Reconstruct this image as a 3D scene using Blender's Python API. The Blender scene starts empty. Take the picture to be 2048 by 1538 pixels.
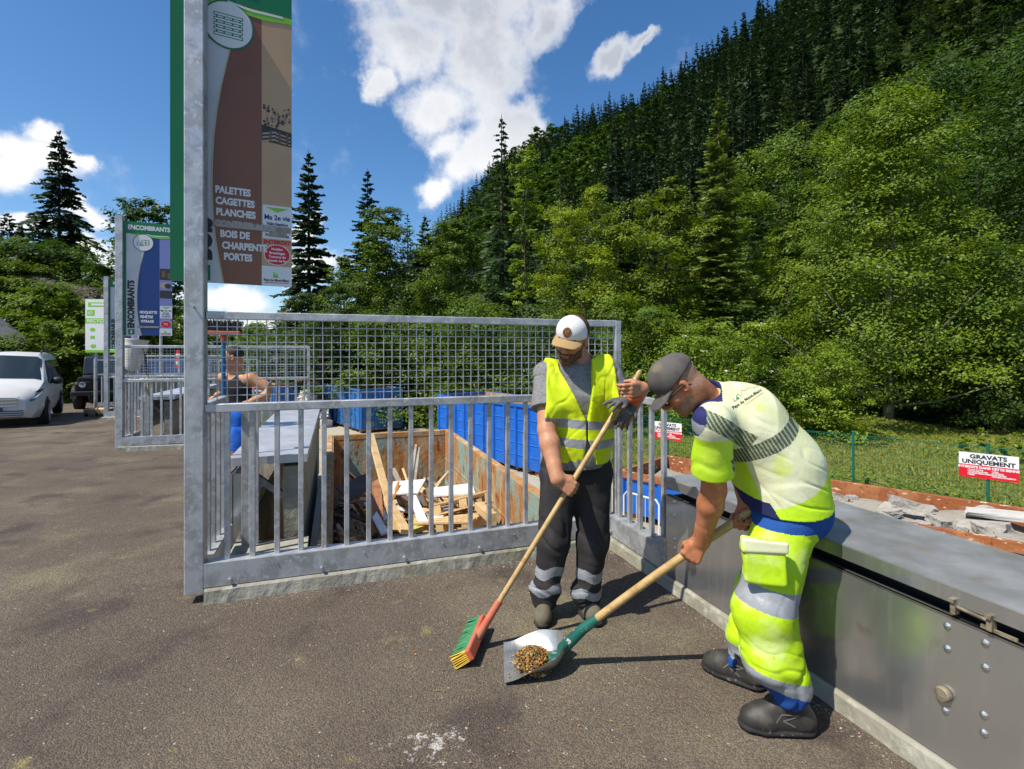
import bpy, bmesh, math, random
import numpy as np
from mathutils import Vector, Matrix, Euler, Quaternion
from mathutils.bvhtree import BVHTree

S = bpy.context.scene
C = S.collection
R = math.radians

# ------------------------------------------------------------------ camera
CAM_H = 1.55
cam_d = bpy.data.cameras.new('camera')
cam_d.sensor_width = 36.0
cam_d.lens = 18.0
cam_d.shift_y = -64.0 / 2048.0
cam_d.clip_start = 0.05
cam_d.clip_end = 20000.0
cam = bpy.data.objects.new('camera', cam_d)
C.objects.link(cam)
cam.location = (0, 0, CAM_H)
cam.rotation_euler = (R(90), 0, 0)
S.camera = cam

# ------------------------------------------------------------------ light
SUN_FROM = Vector((-0.563, -0.384, 1.0)).normalized()      # direction towards the sun
SUN_EL = math.asin(SUN_FROM.z)
SUN_ROT = math.atan2(SUN_FROM.x, SUN_FROM.y)
sun_d = bpy.data.lights.new('sun', 'SUN')
sun_d.energy = 4.6
sun_d.angle = R(0.5)
sun_d.color = (1.0, 0.945, 0.85)
sun = bpy.data.objects.new('sun', sun_d)
C.objects.link(sun)
sun.location = (-20, -14, 36)
sun.rotation_euler = (-SUN_FROM).to_track_quat('-Z', 'Y').to_euler()

vs = S.view_settings
S.display_settings.display_device = 'sRGB'
vs.view_transform = 'Standard'
vs.look = 'None'
vs.exposure = 0.38
vs.gamma = 1.0
vs.use_curve_mapping = False
S.cycles.use_denoising = True
try:
    S.cycles.denoiser = 'OPENIMAGEDENOISE'
except Exception:
    pass
S.cycles.max_bounces = 7
S.cycles.diffuse_bounces = 3
S.cycles.glossy_bounces = 3
S.cycles.transmission_bounces = 5
S.cycles.transparent_max_bounces = 8
S.cycles.caustics_reflective = False
S.cycles.caustics_refractive = False

# ------------------------------------------------------------------ node helpers
class NT:
    def __init__(self, nt):
        self.nt = nt
    def n(self, typ, props=None, **ins):
        nd = self.nt.nodes.new(typ)
        for k, v in (props or {}).items():
            setattr(nd, k, v)
        for k, v in ins.items():
            self.put(nd, k, v)
        return nd
    def put(self, nd, k, v):
        s = nd.inputs[int(k[1:])] if (k[0] == 'i' and k[1:].isdigit()) else nd.inputs[k.replace('_', ' ')]
        if hasattr(v, 'links') or isinstance(v, bpy.types.NodeSocket):
            self.nt.links.new(v, s)
        else:
            if isinstance(v, (tuple, list)) and len(v) == 3 and s.type == 'RGBA':
                v = (*v, 1)
            s.default_value = v
    def math(self, op, a, b=0.0, clamp=False):
        nd = self.n('ShaderNodeMath', {'operation': op, 'use_clamp': clamp}, i0=a, i1=b)
        return nd.outputs[0]
    def mix(self, f, a, b, blend='MIX'):
        nd = self.nt.nodes.new('ShaderNodeMix')
        nd.data_type = 'RGBA'; nd.blend_type = blend
        for s, v in ((nd.inputs[0], f), (nd.inputs[6], a), (nd.inputs[7], b)):
            if isinstance(v, bpy.types.NodeSocket):
                self.nt.links.new(v, s)
            else:
                s.default_value = (*v, 1) if isinstance(v, (tuple, list)) and len(v) == 3 else v
        return nd.outputs[2]
    def noise(self, vec, scale, detail=3.0, rough=0.55, dist=0.0):
        nd = self.n('ShaderNodeTexNoise', None, Vector=vec, Scale=scale, Detail=detail, Roughness=rough, Distortion=dist)
        return nd.outputs[0]
    def ramp(self, f, lo, hi):
        nd = self.n('ShaderNodeMapRange', {'interpolation_type': 'SMOOTHSTEP'}, Value=f, From_Min=lo, From_Max=hi)
        return nd.outputs[0]
    def mapping(self, vec, loc=(0, 0, 0), rot=(0, 0, 0), scale=(1, 1, 1), typ='POINT'):
        nd = self.n('ShaderNodeMapping', {'vector_type': typ}, Vector=vec, Location=loc, Rotation=rot, Scale=scale)
        return nd.outputs[0]

MATS = {}
def mat(name, base, rough=0.7, metal=0.0, spots=(), bump=(), spec=0.5, coord='Object', rvar=None, extra=None, stretch=None):
    """Procedural principled material. spots: (scale, colour, lo, hi[, detail[, stretch]]); bump: (scale, strength, distance[, stretch])."""
    if name in MATS:
        return MATS[name]
    m = bpy.data.materials.new(name)
    m.use_nodes = True
    t = NT(m.node_tree)
    b = m.node_tree.nodes['Principled BSDF']
    tc = t.n('ShaderNodeTexCoord')
    vec = tc.outputs[coord]
    col = t.mix(0.0, base, base)
    for k, s in enumerate(spots):
        sc, c2, lo, hi = s[:4]
        det = s[4] if len(s) > 4 else 4.0
        v = t.mapping(vec, loc=(k * 7.3, k * 3.1, k * 1.7), scale=s[5] if len(s) > 5 else (1, 1, 1))
        f = t.ramp(t.noise(v, sc, det), lo, hi)
        col = t.mix(f, col, c2)
    t.put(b, 'Base_Color', col)
    b.inputs['Roughness'].default_value = rough
    b.inputs['Metallic'].default_value = metal
    b.inputs['Specular IOR Level'].default_value = spec
    if rvar:
        f = t.noise(vec, rvar[0], 3)
        mr = t.n('ShaderNodeMapRange', None, Value=f, From_Min=0.3, From_Max=0.7, To_Min=rvar[1], To_Max=rvar[2])
        t.put(b, 'Roughness', mr.outputs[0])
    nrm = None
    for s in bump:
        v = t.mapping(vec, scale=s[3] if len(s) > 3 else (1, 1, 1))
        f = t.noise(v, s[0], 4.0)
        bp = t.n('ShaderNodeBump', None, Strength=s[1], Distance=s[2], Height=f)
        if nrm is not None:
            t.put(bp, 'Normal', nrm)
        nrm = bp.outputs[0]
    if nrm is not None:
        t.put(b, 'Normal', nrm)
    if extra:
        extra(t, b, vec, col)
    MATS[name] = m
    return m

# ------------------------------------------------------------------ mesh helpers
def rawmesh(name, V, F, mi=None, smooth=False):
    """V (n,3) array, F list of index arrays (k,3)/(k,4) or a python list of tuples."""
    me = bpy.data.meshes.new(name)
    V = np.asarray(V, dtype=np.float32)
    if isinstance(F, np.ndarray):
        F = [F]
    loops, totals = [], []
    for a in F:
        if isinstance(a, np.ndarray) and a.ndim == 2:
            loops.append(a.astype(np.int32).ravel()); totals.append(np.full(len(a), a.shape[1], np.int32))
        else:
            loops.append(np.array(a, np.int32)); totals.append(np.array([len(a)], np.int32))
    L = np.concatenate(loops) if loops else np.zeros(0, np.int32)
    T = np.concatenate(totals) if totals else np.zeros(0, np.int32)
    me.vertices.add(len(V)); me.vertices.foreach_set('co', V.ravel())
    me.loops.add(len(L)); me.loops.foreach_set('vertex_index', L)
    me.polygons.add(len(T))
    st = np.zeros(len(T), np.int32); st[1:] = np.cumsum(T)[:-1]
    me.polygons.foreach_set('loop_start', st)
    try:
        me.polygons.foreach_set('loop_total', T)
    except Exception:
        pass
    if mi is not None:
        me.polygons.foreach_set('material_index', np.asarray(mi, np.int32))
    me.polygons.foreach_set('use_smooth', np.full(len(T), bool(smooth)))
    me.update(calc_edges=True)
    me.validate()
    return me

def world_loc(o):
    v = Vector((0, 0, 0))
    while o is not None:
        v += o.location; o = o.parent
    return v

def link(name, me, parent=None, loc=None):
    o = bpy.data.objects.new(name, me)
    C.objects.link(o)
    if parent is not None:
        o.parent = parent
    if loc is not None:
        o.location = loc
    return o

def tag(o, label=None, cat=None, group=None, kind=None):
    if label: o['label'] = label
    if cat: o['category'] = cat
    if group: o['group'] = group
    if kind: o['kind'] = kind
    return o

def thing(name, label, cat, loc=(0, 0, 0), group=None, rotz=0.0):
    o = bpy.data.objects.new(name, None)
    o.empty_display_size = 0.1
    C.objects.link(o)
    o.location = loc
    o.rotation_euler = (0, 0, rotz)
    return tag(o, label, cat, group)

def kids(o):
    return [c for c in list(S.objects) if c.parent == o] if False else list(o.children)

def copy_tree(o, parent=None):
    c = o.copy(); C.objects.link(c); c.parent = parent
    for ch in list(o.children):
        copy_tree(ch, c)
    return c

class MB:
    """Collects shapes in world (or local) coordinates, builds one mesh object."""
    def __init__(self):
        self.v = []; self.f = []; self.m = []; self.cur = 0
    def mat(self, i):
        self.cur = i; return self
    def add(self, V, F):
        o = len(self.v)
        self.v.extend([tuple(p) for p in V])
        for f in F:
            self.f.append(tuple(i + o for i in f)); self.m.append(self.cur)
        return self
    def frame_box(self, c, ex, ey, ez):
        """box of centre c and half-axes ex, ey, ez"""
        c, ex, ey, ez = Vector(c), Vector(ex), Vector(ey), Vector(ez)
        V = [c + sx * ex + sy * ey + sz * ez for sz in (-1, 1) for sy in (-1, 1) for sx in (-1, 1)]
        return self.add(V, [(0, 2, 3, 1), (4, 5, 7, 6), (0, 1, 5, 4), (2, 6, 7, 3), (0, 4, 6, 2), (1, 3, 7, 5)])
    def box(self, lo, hi):
        lo, hi = Vector(lo), Vector(hi)
        h = (hi - lo) / 2
        return self.frame_box((lo + hi) / 2, (h.x, 0, 0), (0, h.y, 0), (0, 0, h.z))
    def bar(self, p, q, w, h, up=(0, 0, 1), ch=0.0):
        """rectangular bar from p to q, w across, h along 'up'"""
        p, q = Vector(p), Vector(q)
        d = (q - p).normalized()
        up = Vector(up)
        s = d.cross(up)
        if s.length < 1e-5:
            s = d.cross(Vector((1, 0, 0)))
        s.normalize(); u = s.cross(d).normalized()
        if ch <= 0:
            return self.frame_box((p + q) / 2, (q - p) / 2, s * w / 2, u * h / 2)
        a, b = w / 2, h / 2
        prof = [(-a + ch, -b), (a - ch, -b), (a, -b + ch), (a, b - ch), (a - ch, b), (-a + ch, b), (-a, b - ch), (-a, -b + ch)]
        V = [p + s * x + u * y for x, y in prof] + [q + s * x + u * y for x, y in prof]
        n = 8
        F = [(i, (i + 1) % n, n + (i + 1) % n, n + i) for i in range(n)] + [tuple(range(n - 1, -1, -1)), tuple(range(n, 2 * n))]
        return self.add(V, F)
    def tube(self, pts, rad, seg=8, caps=True, up=(0, 0, 1)):
        pts = [Vector(p) for p in pts]
        n = len(pts)
        if not hasattr(rad, '__len__'):
            rad = [rad] * n
        V = []; prev = None
        for i, p in enumerate(pts):
            d = (pts[min(i + 1, n - 1)] - pts[max(i - 1, 0)])
            if d.length < 1e-9: d = Vector((0, 0, 1))
            d.normalize()
            if prev is None:
                a = d.cross(Vector(up))
                if a.length < 1e-3: a = d.cross(Vector((1, 0, 0)))
            else:
                a = prev - d * prev.dot(d)
                if a.length < 1e-6: a = d.orthogonal()
            a.normalize(); prev = a
            b = d.cross(a)
            r = rad[i]
            rx, ry = (r if hasattr(r, '__len__') else (r, r))
            for k in range(seg):
                t = 2 * math.pi * k / seg
                V.append(p + a * math.cos(t) * rx + b * math.sin(t) * ry)
        F = []
        for i in range(n - 1):
            for k in range(seg):
                k2 = (k + 1) % seg
                F.append((i * seg + k, i * seg + k2, (i + 1) * seg + k2, (i + 1) * seg + k))
        if caps:
            F.append(tuple(range(seg - 1, -1, -1))); F.append(tuple((n - 1) * seg + k for k in range(seg)))
        return self.add(V, F)
    def prism(self, poly, c, ex, ey, n, t):
        """polygon (2D list) in frame c, ex, ey; thickness t along n starting on the plane"""
        c, ex, ey, n = Vector(c), Vector(ex), Vector(ey), Vector(n)
        a = [c + ex * x + ey * y for x, y in poly]
        b = [p + n * t for p in a]
        k = len(poly)
        F = [tuple(range(k - 1, -1, -1)), tuple(range(k, 2 * k))] + [(i, (i + 1) % k, k + (i + 1) % k, k + i) for i in range(k)]
        return self.add(a + b, F)
    def ball(self, c, r, seg=12, ring=8, rot=None):
        c = Vector(c)
        r = r if hasattr(r, '__len__') else (r, r, r)
        V = []; F = []
        for i in range(ring + 1):
            th = math.pi * i / ring
            for k in range(seg):
                ph = 2 * math.pi * k / seg
                p = Vector((r[0] * math.sin(th) * math.cos(ph), r[1] * math.sin(th) * math.sin(ph), r[2] * math.cos(th)))
                if rot is not None: p = rot @ p
                V.append(c + p)
        for i in range(ring):
            for k in range(seg):
                k2 = (k + 1) % seg
                F.append((i * seg + k, (i + 1) * seg + k, (i + 1) * seg + k2, i * seg + k2))
        return self.add(V, F)
    def lathe(self, prof, c, axis=(0, 0, 1), seg=20, caps=True):
        axis = Vector(axis).normalized(); a = axis.orthogonal().normalized(); b = axis.cross(a); c = Vector(c)
        V = []; n = len(prof)
        for r, z in prof:
            for k in range(seg):
                t = 2 * math.pi * k / seg
                V.append(c + axis * z + a * math.cos(t) * r + b * math.sin(t) * r)
        F = [(i * seg + k, i * seg + (k + 1) % seg, (i + 1) * seg + (k + 1) % seg, (i + 1) * seg + k) for i in range(n - 1) for k in range(seg)]
        if caps:
            F.append(tuple(range(seg - 1, -1, -1))); F.append(tuple((n - 1) * seg + k for k in range(seg)))
        return self.add(V, F)
    def build(self, name, mats, parent=None, smooth=False, local=False, bevel=0.0, auto=None):
        mats = mats if isinstance(mats, (list, tuple)) else [mats]
        off = Vector((0, 0, 0)) if (local or parent is None) else world_loc(parent)
        me = bpy.data.meshes.new(name)
        base = None
        V = self.v
        if parent is None and not local:
            # top-level mesh: origin at its base centre
            A = np.array(V)
            off = Vector(((A[:, 0].min() + A[:, 0].max()) / 2, (A[:, 1].min() + A[:, 1].max()) / 2, A[:, 2].min()))
        V = [(x - off.x, y - off.y, z - off.z) for x, y, z in V]
        me.from_pydata(V, [], self.f)
        for m in mats: me.materials.append(m)
        me.polygons.foreach_set('material_index', self.m)
        bm = bmesh.new(); bm.from_mesh(me)
        bmesh.ops.recalc_face_normals(bm, faces=bm.faces)
        bm.to_mesh(me); bm.free()
        if smooth:
            me.polygons.foreach_set('use_smooth', [True] * len(me.polygons))
            if auto:
                try: me.set_sharp_from_angle(angle=R(auto))
                except Exception: pass
        me.update()
        o = link(name, me, parent)
        if parent is None and not local: o.location = off
        if bevel > 0:
            md = o.modifiers.new('bevel', 'BEVEL'); md.width = bevel; md.segments = 2; md.limit_method = 'ANGLE'; md.angle_limit = R(40)
        return o

# ------------------------------------------------------------------ picture <-> place
F_PX = 1024.0; HOR = 705.0
def at(px, py, d):
    return Vector(((px - 1024.0) / F_PX * d, d, CAM_H + (HOR - py) / F_PX * d))
def onz(px, py, z=0.0):
    d = F_PX * (CAM_H - z) / (py - HOR)
    return at(px, py, d)
ALPHA = R(19.0)
UX = Vector((math.cos(ALPHA), math.sin(ALPHA), 0)); VX = Vector((-math.sin(ALPHA), math.cos(ALPHA), 0)); ZX = Vector((0, 0, 1))
P0 = Vector((-1.979, 3.206, 0))
def uv(u, v, z=0.0):
    return P0 + UX * u + VX * v + ZX * z
def ground_z(y):
    t = y - 5.0
    s = t if t > 8 else math.log1p(math.exp(max(-20, t * 1.5))) / 1.5
    return -0.036 * s

# text as flat outlines
def text_mesh(txt, size, bold=0.0, align='LEFT', space=1.0, xs=1.0, line=1.0):
    cu = bpy.data.curves.new('txt', 'FONT')
    cu.body = txt; cu.size = size; cu.offset = bold; cu.align_x = align; cu.space_character = space; cu.space_line = line
    cu.resolution_u = 3
    o = bpy.data.objects.new('txt', cu); C.objects.link(o)
    dg = bpy.context.evaluated_depsgraph_get(); dg.update()
    ev = o.evaluated_get(dg); me = ev.to_mesh()
    V = [(v.co.x * xs, v.co.y) for v in me.vertices]; F = [tuple(p.vertices) for p in me.polygons]
    ev.to_mesh_clear()
    bpy.data.objects.remove(o); bpy.data.curves.remove(cu)
    return V, F
def put_text(mb, txt, size, c, ex, ey, n, lift=0.002, **kw):
    V, F = text_mesh(txt, size, **kw)
    c, ex, ey, n = Vector(c), Vector(ex), Vector(ey), Vector(n)
    mb.add([c + ex * x + ey * y + n * lift for x, y in V], F)
# ------------------------------------------------------------------ sky with clouds (by direction, at infinity)
world = bpy.data.worlds.new('World')
S.world = world
world.use_nodes = True
_t = NT(world.node_tree)
_bg = world.node_tree.nodes['Background']
_sky = _t.n('ShaderNodeTexSky', {'sky_type': 'NISHITA', 'sun_disc': False, 'sun_elevation': SUN_EL, 'sun_rotation': SUN_ROT,
                                 'altitude': 900.0, 'air_density': 1.0, 'dust_density': 1.2, 'ozone_density': 2.0})
_dir = _t.n('ShaderNodeTexCoord').outputs['Generated']
# cloud banks: centre given by azimuth/elevation tangents, radii, roll
BANKS = [  # (x/y, z/y, rx, rz, roll deg)
    (-0.15, 0.70, 0.30, 0.11, 0), (-0.02, 0.72, 0.20, 0.15, 0), (-0.20, 0.60, 0.16, 0.13, -20), (-0.06, 0.56, 0.15, 0.16, 0),
    (-0.16, 0.48, 0.11, 0.11, -40), (-0.13, 0.41, 0.07, 0.07, 0), (0.08, 0.66, 0.10, 0.10, 30), (-0.27, 0.52, 0.05, 0.05, 0),
    (-0.095, 0.375, 0.11, 0.075, 40), (-0.03, 0.41, 0.15, 0.085, 25), (0.03, 0.44, 0.10, 0.06, 25), (-0.14, 0.315, 0.06, 0.05, 30), (0.02, 0.43, 0.07, 0.05, 0),
    (0.21, 0.565, 0.075, 0.05, 30), (0.27, 0.60, 0.06, 0.025, 20),
    (-0.94, 0.385, 0.12, 0.075, -8), (-0.90, 0.425, 0.055, 0.05, 0), (-1.02, 0.36, 0.12, 0.07, 0), (-0.85, 0.365, 0.05, 0.035, -10),
    (-0.83, 0.265, 0.05, 0.03, 0), (-0.83, 0.19, 0.08, 0.05, -20), (-0.95, 0.24, 0.12, 0.03, 10),
    (-0.57, 0.115, 0.13, 0.04, 0), (-0.50, 0.055, 0.18, 0.035, 0), (-0.62, 0.05, 0.12, 0.03, 0), (-0.38, 0.17, 0.12, 0.06, 10), (-0.40, 0.235, 0.07, 0.035, 30),
    (-1.5, 0.5, 0.25, 0.12, 0), (1.5, 1.6, 0.4, 0.3, 0), (-2.2, 0.8, 0.4, 0.2, 0), (0.9, 1.5, 0.5, 0.25, 0)]
_sep = _t.n('ShaderNodeSeparateXYZ', None, Vector=_dir)
_warp = _t.n('ShaderNodeTexNoise', None, Vector=_dir, Scale=5.0, Detail=4.0, Roughness=0.6)
_wv = _t.n('ShaderNodeVectorMath', {'operation': 'SUBTRACT'}, i0=_warp.outputs['Color'], i1=(0.5, 0.5, 0.5)).outputs[0]
_wv = _t.n('ShaderNodeVectorMath', {'operation': 'SCALE'}, i0=_wv, Scale=0.10).outputs[0]
_wd = _t.n('ShaderNodeVectorMath', {'operation': 'ADD'}, i0=_dir, i1=_wv).outputs[0]
_wp2 = _t.n('ShaderNodeTexNoise', None, Vector=_dir, Scale=17.0, Detail=5.0, Roughness=0.65)
_wv2 = _t.n('ShaderNodeVectorMath', {'operation': 'SUBTRACT'}, i0=_wp2.outputs['Color'], i1=(0.5, 0.5, 0.5)).outputs[0]
_wv2 = _t.n('ShaderNodeVectorMath', {'operation': 'SCALE'}, i0=_wv2, Scale=0.055).outputs[0]
_wd = _t.n('ShaderNodeVectorMath', {'operation': 'ADD'}, i0=_wd, i1=_wv2).outputs[0]
_acc = None
for (bx, bz, rx, rz, roll) in BANKS:
    d = Vector((bx, 1.0, bz)); L = d.length; d.normalize()
    ex = d.cross(Vector((0, 0, 1))).normalized(); ez = ex.cross(d)
    c, s_ = math.cos(R(roll)), math.sin(R(roll))
    ex, ez = ex * c + ez * s_, ez * c - ex * s_
    q = Matrix((ex, d, ez)).transposed().to_euler()
    sc = (rx / L, 0.6, rz / L)
    mp = _t.mapping(_wd, loc=tuple(d), rot=tuple(q), scale=sc, typ='TEXTURE')
    g = _t.n('ShaderNodeTexGradient', {'gradient_type': 'SPHERICAL'}, Vector=mp).outputs[1]
    if _acc is None: _acc = g
    else:
        sm = _t.n('ShaderNodeMath', {'operation': 'SMOOTH_MAX'}, i0=_acc, i1=g, i2=0.22); _acc = sm.outputs[0]
_n1 = _t.noise(_dir, 7.0, 9.0, 0.60)
_amp = _t.math('ADD', 0.25, _t.math('MULTIPLY', _t.ramp(_acc, -0.05, 0.3), 1.35))
_dens = _t.math('ADD', _acc, _t.math('MULTIPLY', _t.math('SUBTRACT', _n1, 0.54), _amp))
_mask = _t.ramp(_dens, 0.14, 0.62)
_core = _t.ramp(_dens, 0.22, 0.75)
_n2 = _t.ramp(_t.noise(_dir, 5.0, 6.0, 0.6), 0.35, 0.65)
_bot = _t.ramp(_sep.outputs[2], 0.28, 0.50)
_shade = _t.math('MULTIPLY', _core, _t.math('MULTIPLY', _bot, _t.math('ADD', 0.35, _t.math('MULTIPLY', _n2, 0.65))), True)
_cc = _t.mix(_shade, (6.3, 6.3, 6.35), (3.1, 3.35, 3.8))
_skyc = _t.n('ShaderNodeHueSaturation', None, Hue=0.5, Saturation=1.27, Value=0.97, Color=_sky.outputs[0]).outputs[0]
_fin = _t.mix(_t.math('MULTIPLY', _mask, 0.96), _skyc, _cc)
_t.put(_bg, 'Color', _fin)
_bg.inputs['Strength'].default_value = 0.13
# ------------------------------------------------------------------ materials of the setting
def _asph_extra(t, b, vec, col):
    # coarse stone grain, mossy film, white specks
    v = vec
    g = t.noise(v, 190.0, 2.0, 0.7)
    vor = t.n('ShaderNodeTexVoronoi', {'feature': 'F1'}, Vector=v, Scale=140.0)
    cell = t.n('ShaderNodeSeparateColor', None, Color=vor.outputs['Color']).outputs[0]
    c = t.mix(t.ramp(cell, 0.15, 0.95), col, t.mix(1.0, col, (1.65, 1.6, 1.5), 'MULTIPLY'))
    c = t.mix(t.ramp(g, 0.35, 0.62), t.mix(1.0, c, (0.48, 0.465, 0.46), 'MULTIPLY'), c)
    # scattered pale grit
    sp = t.ramp(cell, 0.9965, 0.999)
    c = t.mix(t.math('MULTIPLY', sp, 0.6), c, (0.5, 0.48, 0.43))
    # dried mortar splashes near the shovel: a real stain, by place
    st = t.mapping(v, loc=(-0.32, 2.03, 0.0), scale=(0.50, 0.30, 1.0), typ='TEXTURE')
    gr = t.n('ShaderNodeTexGradient', {'gradient_type': 'SPHERICAL'}, Vector=st).outputs[1]
    m = t.ramp(t.math('ADD', gr, t.math('MULTIPLY', t.math('SUBTRACT', t.noise(v, 22.0, 5.0, 0.75), 0.5), 3.0)), 0.90, 1.12)
    c = t.mix(t.math('MULTIPLY', m, 0.6), c, (0.62, 0.60, 0.55))
    t.put(b, 'Base_Color', c)
    h = t.math('ADD', t.math('MULTIPLY', vor.outputs['Distance'], -1.2), t.math('MULTIPLY', g, 0.5))
    bp = t.n('ShaderNodeBump', None, Strength=0.7, Distance=0.006, Height=h)
    big = t.n('ShaderNodeBump', None, Strength=0.25, Distance=0.05, Height=t.noise(v, 3.0, 4.0), Normal=bp.outputs[0])
    t.put(b, 'Normal', big.outputs[0])
M_ASPH = mat('asphalt', (0.112, 0.090, 0.070), 0.9, spots=[
    (0.55, (0.158, 0.132, 0.096), 0.42, 0.65, 5), (1.9, (0.074, 0.059, 0.050), 0.50, 0.68, 5),
    (1.3, (0.175, 0.155, 0.10), 0.55, 0.75, 8), (4.5, (0.21, 0.18, 0.085), 0.63, 0.76, 6)], spec=0.25, extra=_asph_extra)
M_CONC = mat('concrete', (0.34, 0.32, 0.26), 0.92, spots=[(3.0, (0.24, 0.225, 0.17), 0.4, 0.65, 6), (14, (0.42, 0.40, 0.32), 0.5, 0.7, 5), (6, (0.20, 0.19, 0.11), 0.58, 0.75, 6)],
             bump=[(28, 0.6, 0.012), (90, 0.4, 0.004)], spec=0.2)
M_YARD = mat('yard_concrete', (0.40, 0.36, 0.28), 0.92, spots=[(0.5, (0.33, 0.30, 0.24), 0.4, 0.65, 6), (2.5, (0.27, 0.24, 0.19), 0.55, 0.75, 6)], bump=[(30, 0.3, 0.01)], spec=0.2)
def _grass_extra(t, b, vec, col):
    c = t.mix(t.ramp(t.noise(vec, 9.0, 5.0, 0.7), 0.35, 0.65), t.mix(1.0, col, (0.62, 0.66, 0.5), 'MULTIPLY'), col)
    t.put(b, 'Base_Color', c)
M_GRASS = mat('meadow', (0.20, 0.24, 0.035), 0.9, spots=[(0.35, (0.28, 0.25, 0.07), 0.45, 0.7, 5), (1.2, (0.32, 0.25, 0.12), 0.58, 0.72, 6), (5.0, (0.08, 0.12, 0.02), 0.5, 0.7, 5)],
              bump=[(25, 0.9, 0.08), (6, 0.6, 0.2)], spec=0.1, extra=_grass_extra)
M_HILL = mat('forest_floor', (0.022, 0.035, 0.012), 0.95, spots=[(0.05, (0.03, 0.05, 0.014), 0.4, 0.65, 5)], bump=[(0.6, 0.8, 1.0)], spec=0.1)
M_ROCK = mat('bank_rock', (0.10, 0.09, 0.065), 0.95, spots=[(0.8, (0.05, 0.06, 0.025), 0.42, 0.58, 6), (3, (0.18, 0.16, 0.125), 0.55, 0.7, 5)], bump=[(2.5, 1.0, 0.4)], spec=0.15)

def _galv_extra(t, b, vec, col):
    v2 = t.mapping(vec, rot=(0.3, 0.7, 0.5), scale=(2.0, 14.0, 2.0))
    f = t.ramp(t.noise(v2, 5.0, 4.0, 0.6, 1.0), 0.56, 0.70)
    c = t.mix(t.math('MULTIPLY', f, 0.35), col, (0.78, 0.79, 0.80))
    t.put(b, 'Base_Color', c)
M_GALV = mat('galvanised_steel', (0.50, 0.51, 0.515), 0.48, 0.5, spots=[(8, (0.35, 0.355, 0.36), 0.4, 0.62, 4), (30, (0.54, 0.55, 0.56), 0.52, 0.68, 3), (3, (0.40, 0.385, 0.34), 0.6, 0.75, 5)],
             rvar=(12, 0.38, 0.6), bump=[(120, 0.08, 0.001)], extra=_galv_extra)
M_SHEET = mat('steel_sheet', (0.60, 0.605, 0.59), 0.25, 0.86, spots=[(2.2, (0.57, 0.575, 0.565), 0.4, 0.65, 5), (18, (0.72, 0.725, 0.72), 0.52, 0.75, 4, (1, 1, 0.15)), (7, (0.36, 0.32, 0.24), 0.64, 0.8, 6)],
              rvar=(5, 0.17, 0.27), bump=[(80, 0.06, 0.001, (1, 1, 0.06)), (0.9, 0.05, 0.03)])
M_LID = mat('steel_lid', (0.46, 0.465, 0.46), 0.42, 0.6, spots=[(2.0, (0.33, 0.33, 0.325), 0.4, 0.65, 6), (5, (0.36, 0.32, 0.25), 0.53, 0.75, 7), (40, (0.30, 0.26, 0.2), 0.66, 0.76, 3)],
            rvar=(6, 0.34, 0.6), bump=[(40, 0.06, 0.002)])
M_LIDCLEAN = mat('steel_lid_clean', (0.56, 0.57, 0.585), 0.5, 0.6, spots=[(2.0, (0.48, 0.485, 0.49), 0.4, 0.65, 6), (12, (0.60, 0.61, 0.63), 0.5, 0.75, 4, (3, 0.4, 1))], rvar=(6, 0.4, 0.6))
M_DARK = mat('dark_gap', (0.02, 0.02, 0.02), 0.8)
M_RUST = mat('rusty_steel', (0.42, 0.19, 0.06), 0.85, 0.1, spots=[(2.2, (0.26, 0.36, 0.30), 0.47, 0.60, 7, (1, 1, 0.6)), (4.0, (0.50, 0.36, 0.19), 0.48, 0.66, 6, (1.5, 1.5, 0.45)), (9.0, (0.20, 0.065, 0.018), 0.53, 0.70, 7, (1, 1, 0.4)), (22, (0.60, 0.29, 0.09), 0.58, 0.72, 5)],
             bump=[(14, 0.5, 0.02), (50, 0.4, 0.006)], spec=0.2)
M_RUSTW = mat('rusty_warm_steel', (0.42, 0.225, 0.09), 0.85, 0.05, spots=[(2.6, (0.50, 0.40, 0.24), 0.44, 0.64, 7, (1, 1, 0.4)), (6.0, (0.38, 0.14, 0.035), 0.50, 0.68, 7, (1.5, 1.5, 0.35)), (3.5, (0.30, 0.38, 0.30), 0.60, 0.72, 6)],
              bump=[(20, 0.4, 0.015), (60, 0.3, 0.005)], spec=0.2)
M_RUSTRED = mat('rusty_red_rim', (0.30, 0.105, 0.04), 0.85, 0.05, spots=[(3, (0.40, 0.17, 0.07), 0.45, 0.65, 5), (7, (0.62, 0.48, 0.30), 0.585, 0.66, 7, (1, 1, 2.2)), (14, (0.20, 0.06, 0.025), 0.55, 0.7, 5)], bump=[(30, 0.3, 0.01)], spec=0.2)
M_BLUE = mat('blue_paint', (0.006, 0.115, 0.50), 0.42, spots=[(1.5, (0.008, 0.10, 0.40), 0.45, 0.7, 5), (9, (0.16, 0.17, 0.22), 0.69, 0.76, 6), (4, (0.015, 0.15, 0.56), 0.5, 0.7, 4)], bump=[(6, 0.1, 0.02)], rvar=(5, 0.35, 0.6))
M_BLUEOLD = mat('faded_blue_paint', (0.016, 0.13, 0.40), 0.55, spots=[(1.5, (0.03, 0.12, 0.30), 0.45, 0.7, 5), (8, (0.20, 0.13, 0.10), 0.64, 0.74, 7), (5, (0.05, 0.20, 0.46), 0.5, 0.7, 4)], bump=[(6, 0.15, 0.02)])

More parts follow.
